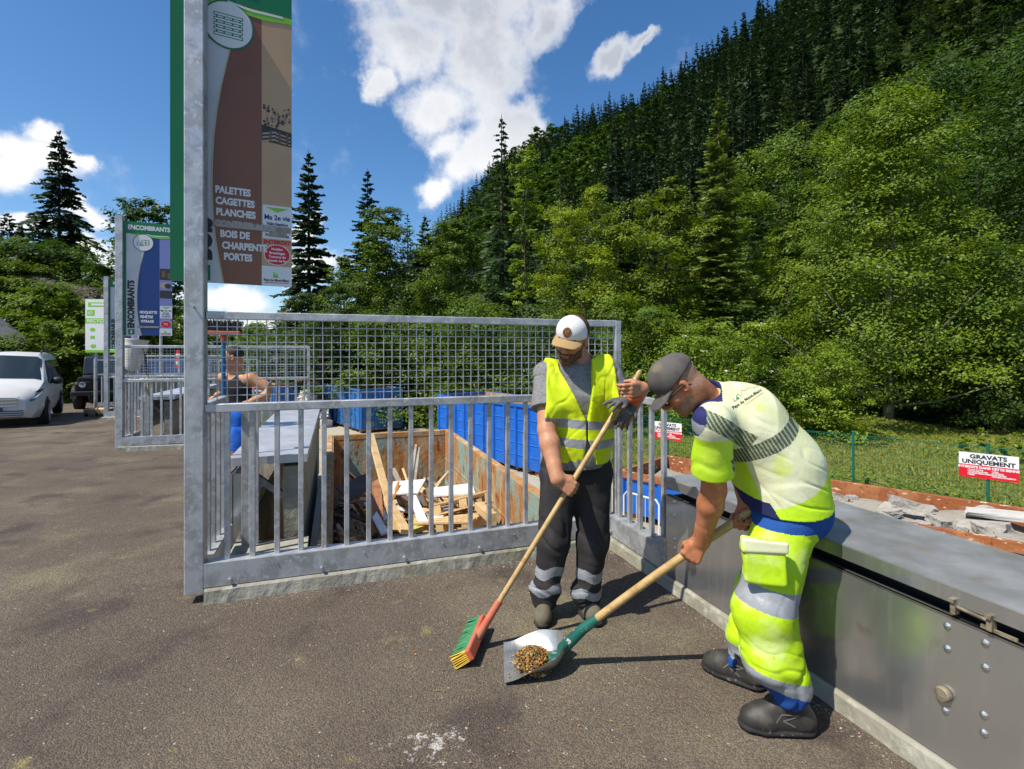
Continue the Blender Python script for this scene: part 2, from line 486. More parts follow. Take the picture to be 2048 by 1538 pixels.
# ------------------------------------------------------------------ the raised quay of asphalt
def sheet(rects, z_of, step, name, m, kind='structure'):
    V = []; F = []
    for (u0, u1, v0, v1) in rects:
        nu = max(1, int((u1 - u0) / step)); nv = max(1, int((v1 - v0) / step)); o = len(V)
        for i in range(nu + 1):
            for j in range(nv + 1):
                p = uv(u0 + (u1 - u0) * i / nu, v0 + (v1 - v0) * j / nv)
                V.append((p.x, p.y, z_of(p.x, p.y)))
        for i in range(nu):
            for j in range(nv):
                a = o + i * (nv + 1) + j
                F.append((a, a + nv + 1, a + nv + 2, a + 1))
    me = rawmesh(name, V, np.array(F)); me.materials.append(m)
    return tag(link(name, me), kind=kind)
def gz(x, y): return ground_z(y)
sheet([(-30, 2.98, -9, 0.10), (-30, 0.02, 0.10, 6.85), (-30, -2.70, 6.85, 13.6), (-30, -5.4, 13.6, 30)], gz, 0.75, 'asphalt', M_ASPH)
mb = MB()
def wall_strip(pts):
    for a, b in zip(pts[:-1], pts[1:]):
        mb.add([(a.x, a.y, -2.4), (b.x, b.y, -2.4), (b.x, b.y, ground_z(b.y) - 0.004), (a.x, a.y, ground_z(a.y) - 0.004)], [(0, 1, 2, 3)])
wall_strip([uv(3.02, -9), uv(3.02, 0.12), uv(0.06, 0.12), uv(0.06, 3.5), uv(0.06, 6.87), uv(-2.66, 6.87), uv(-2.66, 10), uv(-2.66, 13.62), uv(-5.36, 13.62), uv(-5.36, 30)])
tag(mb.build('quay_wall', M_CONC), 'grey concrete retaining wall below the edge of the asphalt quay', 'wall', kind='structure')

# lower yard
yv = [(-60, 3.0), (60, 3.0), (60, 60), (-60, 60)]
me = rawmesh('yard', [(x, y, -2.35) for x, y in yv], np.array([[0, 1, 2, 3]])); me.materials.append(M_YARD)
tag(link('yard', me), kind='structure')

# ------------------------------------------------------------------ terrain: meadow, banks, mountain side
def interp(x, xs, ys): return np.interp(x, xs, ys)
def smooth(a): a = np.clip(a, 0, 1); return a * a * (3 - 2 * a)
def terrain_z(X, Y):
    T = X / np.maximum(Y, 1)
    s = 0.683 * (X - 7.33) + 0.73 * (Y - 11.0)                       # distance behind the green fence
    s0 = 2.6 * smooth((3.0 - X) / 2.5) + 0.12
    up = smooth((s - s0) / np.where(X > 2.5, 0.5, 2.5))
    z = -2.6 + up * (1.22 + 0.012 * np.clip(s, 0, 30))
    z = z + 0.12 * up * (np.sin(X * 1.7 + Y) * 0.5 + np.sin(Y * 1.1 - X * 0.6))
    # mountain side
    e = interp(T, [-0.55, -0.35, -0.15, 0.0, 0.12, 0.27, 0.46, 1.0, 2.0, 3.0], [0.02, 0.05, 0.235, 0.37, 0.43, 0.52, 0.66, 1.02, 1.6, 2.2])
    Rg = interp(T, [-0.6, -0.15, 0.0, 0.12, 0.27, 0.46, 1.0, 2.0, 3.0], [400, 340, 300, 260, 220, 185, 125, 70, 45])
    T0 = interp(T, [-0.6, -0.15, 0.1, 0.5, 1.0, 2.0, 3], [120, 75, 55, 42, 30, 19, 14])
    k = (Y - T0) / (Rg - T0)
    hill = np.where(k > 0, e * Rg * np.clip(k, 0, 1) ** 1.12, 0.0)
    hill = np.where(k > 1, e * Rg - (Y - Rg) * 0.25, hill)
    hill = hill + np.where(k > 0, 1, 0) * np.clip(k, 0, 1) * (4 * np.sin(X * 0.05 + 1) + 4 * np.sin(Y * 0.045 + X * 0.03))
    z = z + np.where(k > 0, np.maximum(hill, 0), 0)
    # bank on the left, beyond the access road
    bl = smooth((Y - 21) / 9.0) * smooth((-0.62 - T) / 0.18)
    z = z + bl * (8.0 + 2.5 * smooth((-0.85 - T) / 0.3) + 0.8 * np.sin(X * 0.9) * np.sin(Y * 0.7 + 1))
    return z
ys = np.concatenate([np.linspace(6.5, 40, 90), np.geomspace(41, 460, 90)])
ts = np.concatenate([np.linspace(-1.9, 0.3, 110), np.linspace(0.32, 3.2, 150)])
TT, YY = np.meshgrid(ts, ys)
XX = TT * YY
ZZ = terrain_z(XX, YY)
ny, nx = ZZ.shape
idx = np.arange(ny * nx).reshape(ny, nx)
Fq = np.stack([idx[:-1, :-1], idx[:-1, 1:], idx[1:, 1:], idx[1:, :-1]], -1).reshape(-1, 4)
cy = YY[:-1, :-1].ravel(); ct = TT[:-1, :-1].ravel(); cx = XX[:-1, :-1].ravel()
sF = 0.683 * (cx - 7.33) + 0.73 * (cy - 11.0)
mi = np.where((cy > 34) | (sF > 13), 1, 0)
mi = np.where((ct < -0.66) & (cy > 20), 2, mi)
me = rawmesh('terrain', np.stack([XX, YY, ZZ], -1).reshape(-1, 3), Fq, mi, True)
for m in (M_GRASS, M_HILL, M_ROCK): me.materials.append(m)
tag(link('terrain', me), kind='structure')
def tz(x, y): return float(terrain_z(np.array([float(x)]), np.array([float(y)]))[0])

# far mountain seen down the valley on the left
mb = MB()
prof = [(-1500, 0), (-1300, 90), (-1120, 150), (-980, 260), (-880, 230), (-760, 330), (-640, 270), (-520, 190), (-380, 110), (-200, 40), (0, 0)]
mb.add([(x, 1900 + (i % 3) * 40, z * 0.42 - 10) for i, (x, z) in enumerate(prof)] + [(x * 0.92, 1500, -20) for x, z in prof] , [(i, i + 1, len(prof) + i + 1, len(prof) + i) for i in range(len(prof) - 1)])
M_FARM = mat('far_mountain', (0.06, 0.10, 0.09), 0.95, spots=[(0.01, (0.09, 0.13, 0.10), 0.45, 0.6, 6)])
tag(mb.build('mountain', M_FARM, smooth=True), kind='structure')

# ------------------------------------------------------------------ concrete plinths under gates and hoppers
def plinth(name, label, p, q, w, z0, z1, ragged=0.0, seed=1):
    """a cast strip along p-q with an uneven skirt"""
    rnd = random.Random(seed)
    p, q = Vector(p), Vector(q); d = (q - p); L = d.length; d.normalize(); s = Vector((d.y, -d.x, 0))
    n = max(2, int(L / 0.05)); V = []; F = []
    for i in range(n + 1):
        c = p + d * (L * i / n); j = rnd.uniform(-ragged, ragged); j2 = rnd.uniform(-ragged, ragged) * 0.5
        gzv = ground_z(c.y)
        V += [c + s * (w / 2 + 0.015 + j) + ZX * (z0 + gzv - 0.05), c + s * (w / 2 + j2) + ZX * (z1 - 0.012 + gzv), c + s * (w / 2 - 0.012) + ZX * (z1 + gzv), c - s * w / 2 + ZX * (z1 + gzv), c - s * w / 2 + ZX * (z0 + gzv - 0.05)]
    for i in range(n):
        for k in range(4):
            F.append((i * 5 + k, (i + 1) * 5 + k, (i + 1) * 5 + k + 1, i * 5 + k + 1))
    F += [(4, 3, 2, 1, 0), tuple(n * 5 + k for k in range(5))]
    b = MB(); b.add(V, F)
    return tag(b.build(name, M_CONC), label, 'kerb', kind='structure')
plinth('concrete_kerb', 'rough concrete strip under the nearest galvanised gate', uv(0.06, 0.03), uv(3.0, 0.03), 0.22, 0, 0.088, 0.006, 3)
plinth('concrete_kerb', 'concrete strip under the sheet steel hopper and short railing', uv(2.965, 0.13), uv(2.965, -5.2), 0.16, 0, 0.078, 0.006, 5)
plinth('concrete_kerb', 'concrete strip under the second galvanised gate', uv(-2.66, 6.80), uv(0.3, 6.80), 0.22, 0, 0.088, 0.006, 8)
plinth('concrete_kerb', 'concrete strip under the third galvanised gate', uv(-5.3, 13.55), uv(-2.7, 13.55), 0.22, 0, 0.088, 0.006, 9)
b = MB(); b.box((0, 0, 0), (0, 0, 0)) if False else None
mb = MB()
c0 = [uv(0.08, 0.15, -0.3), uv(0.62, 0.15, -0.3), uv(0.62, 0.80, -0.3), uv(0.08, 0.80, -0.3)]
mb.add(c0 + [p + ZX * 0.36 for p in c0], [(0, 1, 2, 3), (4, 5, 6, 7), (0, 1, 5, 4), (1, 2, 6, 5), (2, 3, 7, 6), (3, 0, 4, 7)])
tag(mb.build('concrete_slab', M_CONC), 'small concrete slab in the corner between gate and left hopper', 'slab', kind='structure')
# ------------------------------------------------------------------ galvanised gates
def gate(origin, label, height_post, n_bal=20, group='galvanised gates along the quay', width=3.0, mesh=True):
    """gate along UX from the post; origin = foot of the post"""
    o = Vector(origin)
    root = thing('mesh_gate', label, 'gate', o, group)
    def P(u, v, z): return o + UX * u + VX * v + ZX * z
    b = MB()
    b.bar(P(0, 0, -0.0 + 0.06), P(0, 0, height_post), 0.108, 0.108, UX, 0.006)
    po = b.build('post', M_GALV, root, bevel=0.0)
    b = MB(); b.tube([P(0.0, -0.055, 1.83), P(0.0, -0.085, 1.83)], 0.008, 6); b.build('hook', M_GALV, po)
    b = MB(); b.bar(P(0.06, 0, 1.785), P(width, 0, 1.785), 0.045, 0.05, ZX, 0.004); b.build('top_rail', M_GALV, root)
    b = MB(); b.bar(P(0.055, -0.005, 1.20), P(width, -0.005, 1.20), 0.06, 0.055, ZX, 0.005); b.build('middle_rail', M_GALV, root)
    b = MB()
    b.frame_box(P((width + 0.054) / 2, -0.055, 0.165), UX * (width - 0.054) / 2, VX * 0.0045, ZX * 0.073)
    b.frame_box(P((width + 0.054) / 2, -0.005, 0.234), UX * (width - 0.054) / 2, VX * 0.045, ZX * 0.0045)
    br = b.build('bottom_rail', M_GALV, root)
    b = MB()
    for k in range(11):
        u = 0.20 + k * 0.27
        if u < width - 0.05:
            big = k % 2 == 0
            c = P(u, -0.060, 0.125 if big else 0.19)
            b = MB(); b.tube([c, c - VX * (0.022 if big else 0.006)], 0.011 if big else 0.006, 7); b.build('bolt', M_GALV, br)
    for k in range(n_bal):
        u = 0.175 + (width - 0.25) * k / (n_bal - 1)
        b = MB(); b.bar(P(u, 0.0, 0.238), P(u, 0.0, 1.173), 0.032, 0.032, UX, 0.003)
        b.build('baluster', M_GALV, root)
    b = MB()
    b.bar(P(width, 0, 0.24), P(width, 0, 1.81), 0.05, 0.05, UX, 0.004); b.build('end_post', M_GALV, root)
    if mesh:
        b = MB()
        n = int(width / 0.058); m = 11
        for k in range(1, n):
            u = 0.06 + (width - 0.09) * k / n
            b.bar(P(u, 0, 1.225), P(u, 0, 1.762), 0.0055, 0.0055, UX)
        for k in range(1, m):
            z = 1.228 + 0.535 * k / m
            b.bar(P(0.055, 0.006, z), P(width - 0.02, 0.006, z), 0.0055, 0.0055, ZX)
        b.build('wire_mesh', M_GALV, root)
    return root
G1 = P0.copy(); G2 = Vector((-6.70, 8.75, ground_z(8.75))); G3 = Vector((-11.4, 14.4, ground_z(14.4))); G4 = Vector((-16.2, 20.1, ground_z(20.1)))
gate(G1, 'nearest galvanised mesh gate, behind the man with the broom', 4.1)
gate(G2, 'second galvanised mesh gate, under the blue waste sign', 4.02)
gate(G3, 'third galvanised mesh gate, mostly hidden behind the second gate post', 4.02)

def railing(label, p, q, z0, n, name='side_railing', end=True, top=1.2):
    p, q = Vector(p), Vector(q); d = (q - p).normalized(); s = Vector((d.y, -d.x, 0))
    root = thing(name, label, 'railing', p, None)
    b = MB(); b.bar(p + ZX * top, q + ZX * top, 0.055, 0.05, ZX, 0.005); b.build('top_rail', M_GALV, root)
    b = MB(); c = (p + q) / 2; h = (q - p) / 2
    b.frame_box(c + s * 0.05 + ZX * (z0 + 0.075), h, s * 0.0045, ZX * 0.075)
    b.frame_box(c + ZX * (z0 + 0.152), h, s * 0.05, ZX * 0.0045)
    b.build('bottom_rail', M_GALV, root)
    for k in range(n):
        t = (k + 0.5) / n
        x = p.lerp(q, t)
        b = MB(); b.bar(x + ZX * (z0 + 0.157), x + ZX * (top - 0.025), 0.032, 0.032, d, 0.003); b.build('baluster', M_GALV, root)
    if end:
        b = MB()
        b.frame_box(q + s * 0.0 + ZX * (z0 + 0.11), d * 0.045, s * 0.06, ZX * 0.11); b.build('foot_box', M_GALV, root)
    return root
railing('short galvanised side railing between the nearest gate and the sheet steel hopper', uv(2.965, -0.03), uv(2.965, -0.755), 0.085, 5)
railing('short galvanised side railing in shade beside the dark upright plate', uv(0.03, 0.10), uv(0.03, 0.72), 0.085, 4, end=False)

# ------------------------------------------------------------------ sheet steel hoppers
def hopper(label, u_face, v0, v1, side, clean=False, sheet_front=True):
    """box hopper along VX between v0 and v1; its front panel lies at u_face, it extends towards +side in u"""
    root = thing('steel_hopper', label, 'hopper', uv(u_face, (v0 + v1) / 2, 0.0), None)
    L0, L1 = min(v0, v1), max(v0, v1)
    b = MB()
    a = uv(u_face, L0); c = uv(u_face, L1)
    b.frame_box((a + c) / 2 + UX * 0.006 * side + ZX * 0.345, (c - a) / 2, UX * 0.006, ZX * 0.262)
    b.frame_box((a + c) / 2 + UX * 0.018 * side + ZX * 0.602, (c - a) / 2, UX * 0.018, ZX * 0.005)
    fp = b.build('front_panel', M_SHEET, root)
    # end plates
    for vv in (L0, L1):
        e = uv(u_face, vv); b = MB()
        hw = 0.07 if clean else 0.26
        b.frame_box(e + UX * (0.02 + hw) * side + VX * (0.006 if vv == L0 else -0.006) + ZX * 0.22, UX * hw, VX * 0.005, ZX * 0.38); b.build('end_plate', M_SHEET, root)
    # lid: top plate and its folded front edge
    b = MB()
    la = uv(u_face - 0.012 * side, L0 - 0.01); lc = uv(u_face - 0.012 * side, L1 + 0.01)
    h = (lc - la) / 2
    b.frame_box((la + lc) / 2 + UX * 0.285 * side + ZX * 0.7215, h, UX * 0.285, ZX * 0.0035)
    b.mat(1).frame_box((la + lc) / 2 + UX * 0.0025 * side + ZX * 0.690, h, UX * 0.0025, ZX * 0.028); b.mat(0)
    b.frame_box((la + lc) / 2 + UX * 0.5675 * side + ZX * 0.690, h, UX * 0.0025, ZX * 0.028)
    for sg, e in ((1, la), (-1, lc)):
        b.frame_box(e + UX * 0.285 * side + VX * 0.0025 * sg + ZX * 0.690, UX * 0.2795, VX * 0.0025, ZX * 0.028)
    b.build('lid', [M_LIDCLEAN if clean else M_LID, M_SHEET], root)
    # inner dark throat
    b = MB()
    if clean:
        b.frame_box((a + c) / 2 + UX * 0.44 * side + ZX * 0.02, (c - a) / 2 * 0.97, UX * 0.07, ZX * 0.60); b.build('inner_wall', M_CONC, root)
        b = MB()
        for k in range(4):
            q = a.lerp(c, 0.06 + 0.28 * k); b.bar(q + UX * 0.05 + ZX * 0.60, q + UX * 0.40 + ZX * 0.30, 0.05, 0.05)
        b.build('brackets', M_GALV, root)
    else:
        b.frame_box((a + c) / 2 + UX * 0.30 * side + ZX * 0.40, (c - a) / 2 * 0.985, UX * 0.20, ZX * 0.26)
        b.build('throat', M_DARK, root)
    return root, fp
hp, hfront = hopper('long sheet steel hopper with bolted front panel beside the bent man', 2.905, -0.79, -5.2, 1)
# bolts, round stop, hinge bracket on the near hopper
M_BOLT = mat('bolt_steel', (0.6, 0.6, 0.6), 0.3, 0.95)
M_OLDST = mat('worn_fitting', (0.30, 0.25, 0.17), 0.7, 0.4, spots=[(30, (0.16, 0.12, 0.08), 0.45, 0.65)], bump=[(60, 0.4, 0.003)])
FU = 2.905
def on_panel(px, py):
    """point of the panel plane seen at this pixel"""
    d = Vector(((px - 1024) / F_PX, 1, (HOR - py) / F_PX))
    n = UX; o = Vector((0, 0, CAM_H))
    t = (uv(FU, 0) - o).dot(n) / d.dot(n)
    return o + d * t
b = MB()
for px, py in [(1895, 1252), (1895, 1297), (1971, 1286), (1971, 1335), (1891, 1421), (1968, 1430), (1968, 1466), (1349, 1003), (1349, 1030), (1349, 1078), (1349, 1096), (1352, 1128), (1700, 1318)][:-1]:
    c = on_panel(px, py); b = MB()
    b.lathe([(0.0125, 0), (0.0125, 0.003), (0.009, 0.007), (0.003, 0.009)], c, -UX, 10); b.build('bolt', M_BOLT, hfront)
b = MB(); c = on_panel(1890, 1387)
b.lathe([(0.021, 0.0), (0.026, 0.004), (0.026, 0.018), (0.022, 0.022), (0.0, 0.022)], c, -UX, 18)
b.build('round_stop', M_OLDST, hp)
b = MB()
h0 = on_panel(1912, 1218); h1 = on_panel(1985, 1252)
for c in (h0, h1):
    b.frame_box(c - UX * 0.005 + ZX * 0.012, VX * 0.008, UX * 0.014, ZX * 0.026)
    b.frame_box(c - UX * 0.016 + ZX * 0.034, VX * 0.008, UX * 0.012, ZX * 0.006)
b.tube([h0 - UX * 0.005 + ZX * 0.014, h1 - UX * 0.005 + ZX * 0.014], 0.0085, 8)
b.frame_box(h1 - UX * 0.004 - VX * 0.02 - ZX * 0.012, VX * 0.05, UX * 0.003, ZX * 0.006)
b.build('hinge', M_OLDST, hp)
hl, _f = hopper('long sheet steel hopper with pale clean lid beside the rusty skip', 0.05, 0.82, 4.9, 1, clean=True)
hopper('far sheet steel hopper lid seen through the second gate', -2.62, 7.6, 11.6, 1, clean=True)
hopper('farthest sheet steel hopper lid seen through the second gate', -5.3, 14.4, 18.5, 1, clean=True)
# dark upright plate behind the left side railing
b = MB()
b.bar(uv(0.20, 0.74, 0.06), uv(0.20, 0.74, 1.16), 0.12, 0.02, VX, 0.002)
b.bar(uv(0.20, 0.752, 0.06), uv(0.20, 0.752, 1.16), 0.02, 0.05, VX, 0.002)
tag(b.build('upright_plate', M_GALV), 'dark galvanised upright plate standing in front of the left hopper', 'plate')
M_PLAST = mat('black_plastic', (0.02, 0.02, 0.022), 0.6)
# ------------------------------------------------------------------ roll-off skips
def skip(name, label, cat, L, W, H, loc, rotz, m_out, m_in, rib_gap=0.62, ribs='vertical', rim=0.1, group=None, doors=False, floor=0.18, m_rim=None, panel_rows=0):
    """open container: local x along its length, origin on the ground at its centre"""
    root = thing(name, label, cat, loc, group, rotz)
    t = 0.05
    m_rim = m_rim or m_out
    mo = MB()
    def wall(c, ex, ey, ez): mo.frame_box(c, ex, ey, ez)
    # shell: outer faces / inner faces via two skins
    for sy in (-1, 1):
        mo.mat(0).frame_box((0, sy * (W / 2 - 0.0125), H / 2 + floor / 2), (L / 2, 0, 0), (0, 0.0125, 0), (0, 0, H / 2 - floor / 2))
        mo.mat(1).frame_box((0, sy * (W / 2 - 0.0385), H / 2 + floor / 2), (L / 2 - 0.03, 0, 0), (0, 0.0125, 0), (0, 0, H / 2 - floor / 2 - 0.004))
    for sx in (-1, 1):
        mo.mat(0).frame_box((sx * (L / 2 + 0.0125), 0, H / 2 + floor / 2), (0.0125, 0, 0), (0, W / 2, 0), (0, 0, H / 2 - floor / 2))
        mo.mat(1).frame_box((sx * (L / 2 - 0.0145), 0, H / 2 + floor / 2), (0.0125, 0, 0), (0, W / 2 - 0.052, 0), (0, 0, H / 2 - floor / 2 - 0.004))
    mo.mat(1).frame_box((0, 0, floor), (L / 2, 0, 0), (0, W / 2 - 0.03, 0), (0, 0, 0.02))
    mo.build('shell', [m_out, m_in], root, local=True)
    # top rim tube
    b = MB()
    for sy in (-1, 1):
        b.frame_box((0, sy * (W / 2 + 0.012), H - rim / 2 + 0.012), (L / 2 + 0.055, 0, 0), (0, 0.045, 0), (0, 0, rim / 2))
    for sx in (-1, 1):
        b.frame_box((sx * (L / 2 + 0.012), 0, H - rim / 2 + 0.010), (0.045, 0, 0), (0, W / 2 - 0.035, 0), (0, 0, rim / 2))
    b.build('rim', m_rim, root, local=True, bevel=0.008)
    # ribs
    n = int(L / rib_gap)
    for sy in (-1, 1):
        b = MB()
        for k in range(n + 1):
            x = -L / 2 + 0.05 + (L - 0.1) * k / n
            b.prism([(-0.065, 0), (0.065, 0), (0.035, 0.065), (-0.035, 0.065)], (x, sy * (W / 2), floor), (1, 0, 0), (0, sy, 0), (0, 0, 1), H - floor - rim)
        for r in range(panel_rows):
            z = floor + (H - floor - rim) * (r + 1) / (panel_rows + 1)
            for k in range(n):
                x0 = -L / 2 + 0.05 + (L - 0.1) * k / n + 0.08; x1 = -L / 2 + 0.05 + (L - 0.1) * (k + 1) / n - 0.08
                b.prism([(0, 0.02), (0.022, 0), (0, -0.02)], (x0, sy * (W / 2), z), (0, sy, 0), (0, 0, 1), (1, 0, 0), x1 - x0)
        b.build('side_ribs', m_out, root, local=True)
    # end ribs and doors
    for sx in (-1, 1):
        b = MB()
        for k in range(4):
            y = -W / 2 + 0.05 + (W - 0.1) * k / 3
            b.prism([(-0.05, 0), (0.05, 0), (0.03, 0.06), (-0.03, 0.06)], (sx * (L / 2 + 0.024), y, floor), (0, 1, 0), (sx, 0, 0), (0, 0, 1), H - floor - rim)
        for z in (0.34, 0.62):
            b.frame_box((sx * (L / 2 + 0.04), 0, H * z), (0.018, 0, 0), (0, W / 2 - 0.05, 0), (0, 0, 0.045))
        e = b.build('end_frame', m_out, root, local=True)
        if doors and sx < 0:
            b = MB()
            for y in (-W / 2 + 0.02, W / 2 - 0.02, -0.1, 0.1):
                b.tube([(sx * (L / 2 + 0.10), y, floor), (sx * (L / 2 + 0.10), y, H - 0.05)], 0.022, 8)
            b.frame_box((sx * (L / 2 + 0.09), 0.35, H * 0.8), (0.004, 0, 0), (0, 0.10, 0), (0, 0, 0.09))
            b.build('lock_bars', m_out, e, local=True)
    # skids and rollers
    b = MB()
    for sy in (-1, 1):
        b.frame_box((0, sy * 0.53, 0.09 + 0.02), (L / 2 - 0.02, 0, 0), (0, 0.05, 0), (0, 0, 0.088))
    for k in range(n + 1):
        x = -L / 2 + 0.07 + (L - 0.14) * k / n
        b.frame_box((x, 0, 0.135), (0.04, 0, 0), (0, W / 2 - 0.02, 0), (0, 0, 0.04))
    for sx in (-1, 1):
        for sy in (-1, 1):
            b.tube([(sx * (L / 2 - 0.3), sy * (W / 2 - 0.33), 0.1), (sx * (L / 2 - 0.3), sy * (W / 2 - 0.08), 0.1)], 0.1, 14)
    b.build('skids', M_RUST, root, local=True)
    return root

YZ = -2.35
def ctr(p, d, L, W, side):
    """centre from a corner p, direction d along the length, W to the given side (+1 left of d)"""
    d = Vector((d[0], d[1], 0)).normalized(); s = Vector((-d.y, d.x, 0)) * side
    c = Vector((p[0], p[1], 0)) + d * L / 2 + s * W / 2
    return Vector((c.x, c.y, YZ)), math.atan2(d.y, d.x)
# rusty skip for wood right behind the nearest gate
WS_L, WS_W, WS_H = 6.0, 2.26, 2.30
_c = uv(1.87, 3.74); WS_C = Vector((_c.x, _c.y, YZ))
WS_ROT = ALPHA + R(90)
M_SKIPIN = M_RUST
wood_skip = skip('rusty_skip', 'rusty open skip of scrap wood directly behind the nearest gate', 'skip', WS_L, WS_W, WS_H, WS_C, WS_ROT, M_RUSTW, M_RUST, m_rim=M_RUSTW)
# warm orange side wall is the sunlit one: board lines along it
b = MB()
for z in (1.72, 1.25):
    b.frame_box((0, -(WS_W / 2 - 0.056), z), (WS_L / 2 - 0.06, 0, 0), (0, 0.006, 0), (0, 0, 0.012))
b.build('weld_seams', M_RUST, wood_skip, local=True)
# rubble skip on the right, behind the hopper
c, rz = ctr((7.9, 7.05), (-0.73, 0.69), 7.0, 2.3, -1)
RS_C, RS_R = c, rz
rub_skip = skip('low_rubble_skip', 'low blue skip with rusty red inside and rim, holding concrete rubble', 'skip', 7.6, 2.35, 1.12, c, rz, M_BLUE, M_RUSTRED, rib_gap=0.95, rim=0.16, m_rim=M_RUSTRED)
# bright blue skip B
c, rz = ctr((0.93, 15.8), (-3.85, 4.6), 6.0, 2.35, -1)
skip('blue_skip', 'bright blue ribbed skip, the nearer one beyond the rusty skip', 'skip', 6.0, 2.35, 2.22, c, rz, M_BLUE, M_RUSTW, rib_gap=0.6, panel_rows=4, group='blue skips in the lower yard')
# faded blue skip A
c, rz = ctr((-7.29, 24.6), (-3.0, 3.9), 6.0, 2.15, -1)
skip('blue_skip', 'faded blue skip with end doors, standing farther off beside the grass', 'skip', 6.0, 2.15, 2.12, c, rz, M_BLUEOLD, M_RUSTW, rib_gap=0.6, panel_rows=3, doors=True, group='blue skips in the lower yard')
# farther skips
c, rz = ctr((-11.0, 29.2), (-3.0, 3.9), 6.0, 2.3, 1)
skip('blue_skip', 'rusty rimmed skip far off behind the faded blue one', 'skip', 6.0, 2.3, 2.2, c, rz, M_BLUEOLD, M_RUSTW, rib_gap=0.6, group='blue skips in the lower yard', m_rim=M_RUSTW)
c, rz = ctr((-13.8, 21.5), (-0.35, 0.95), 6.0, 2.3, 1)
skip('blue_skip', 'tall dull blue skip seen through the second gate', 'skip', 6.0, 2.3, 3.6, c, rz, M_BLUEOLD, M_RUST, rib_gap=0.6, group='blue skips in the lower yard')
_c = uv(-0.85, 10.2)
skip('green_skip', 'weathered greenish skip below the second gate, behind the man in shorts', 'skip', 6.0, 2.26, 2.30, (_c.x, _c.y, YZ), WS_ROT, M_RUST, M_RUST, m_rim=M_RUSTW)

# ------------------------------------------------------------------ the scrap wood
M_PINE = mat('raw_pine', (0.62, 0.42, 0.20), 0.75, spots=[(6, (0.50, 0.32, 0.14), 0.45, 0.65, 5, (1, 1, 1)), (30, (0.70, 0.50, 0.27), 0.5, 0.7, 3)], bump=[(50, 0.2, 0.003)])
M_OLDW = mat('weathered_wood', (0.36, 0.25, 0.15), 0.85, spots=[(6, (0.20, 0.13, 0.075), 0.45, 0.65, 5), (30, (0.36, 0.26, 0.16), 0.5, 0.7, 3)], bump=[(50, 0.3, 0.003)])
M_REDW = mat('reddish_wood', (0.30, 0.13, 0.055), 0.8, spots=[(8, (0.20, 0.085, 0.035), 0.45, 0.65, 5)], bump=[(50, 0.2, 0.003)])
M_DARKW = mat('dark_panel', (0.085, 0.06, 0.052), 0.7, spots=[(5, (0.06, 0.042, 0.036), 0.45, 0.65, 5)])
M_WHITEW = mat('white_panel', (0.76, 0.74, 0.72), 0.6, spots=[(3, (0.66, 0.63, 0.60), 0.5, 0.7, 5)])
M_GREYW = mat('grey_wood', (0.36, 0.31, 0.24), 0.85, spots=[(8, (0.26, 0.22, 0.17), 0.45, 0.65, 5)], bump=[(50, 0.3, 0.003)])
M_FOAM = mat('yellow_foam', (0.48, 0.44, 0.10), 0.9, spots=[(12, (0.36, 0.33, 0.07), 0.45, 0.65)], bump=[(30, 0.6, 0.02)])
_r = random.Random(11)
# underlying mass of small scraps
W3 = Matrix.Translation(WS_C) @ Matrix.Rotation(WS_ROT, 4, 'Z')
def heap_h(x, y):
    """height of the pile in the skip (local x along it, +x far end, -y right side)"""
    e = 1.0 + 0.46 * math.exp(-((x - 0.4) ** 2 / 3.2 + (y + 0.45) ** 2 / 0.7)) + 0.25 * math.exp(-((x + 1.6) ** 2 / 1.2 + (y + 0.5) ** 2 / 0.4))
    return e + 0.05 * math.sin(5 * x + 3 * y) + 0.05 * math.sin(7 * y - 2 * x)
b = MB()
for k in range(2200):
    x = _r.uniform(-2.85, 2.85); y = _r.uniform(-1.0, 1.0)
    d = Vector((_r.gauss(0, 1), _r.gauss(0, 1), _r.gauss(0, 0.28))).normalized() * _r.uniform(0.05, 0.24)
    c = Vector((x, y, heap_h(x, y) - _r.uniform(0.0, 0.22)))
    b.mat(_r.choice([0, 0, 0, 1, 1, 2, 3])); b.bar(c - d, c + d, _r.uniform(0.02, 0.09), _r.uniform(0.008, 0.025), Vector((_r.gauss(0, .3), _r.gauss(0, .3), 1)))
nx_, ny_ = 40, 16
o = len(b.v)
b.mat(0)
b.add([(-2.9 + 5.8 * i / nx_, -1.05 + 2.1 * j / ny_, heap_h(-2.9 + 5.8 * i / nx_, -1.05 + 2.1 * j / ny_) - 0.16) for i in range(nx_ + 1) for j in range(ny_ + 1)],
      [(i * (ny_ + 1) + j, (i + 1) * (ny_ + 1) + j, (i + 1) * (ny_ + 1) + j + 1, i * (ny_ + 1) + j + 1) for i in range(nx_) for j in range(ny_)])
ob = b.build('wood_debris', [M_OLDW, M_REDW, M_PINE, M_GREYW], None, local=True)
ob.matrix_world = W3
tag(ob, 'splintered wood scraps filling the bottom of the rusty skip', 'wood scraps', kind='stuff')

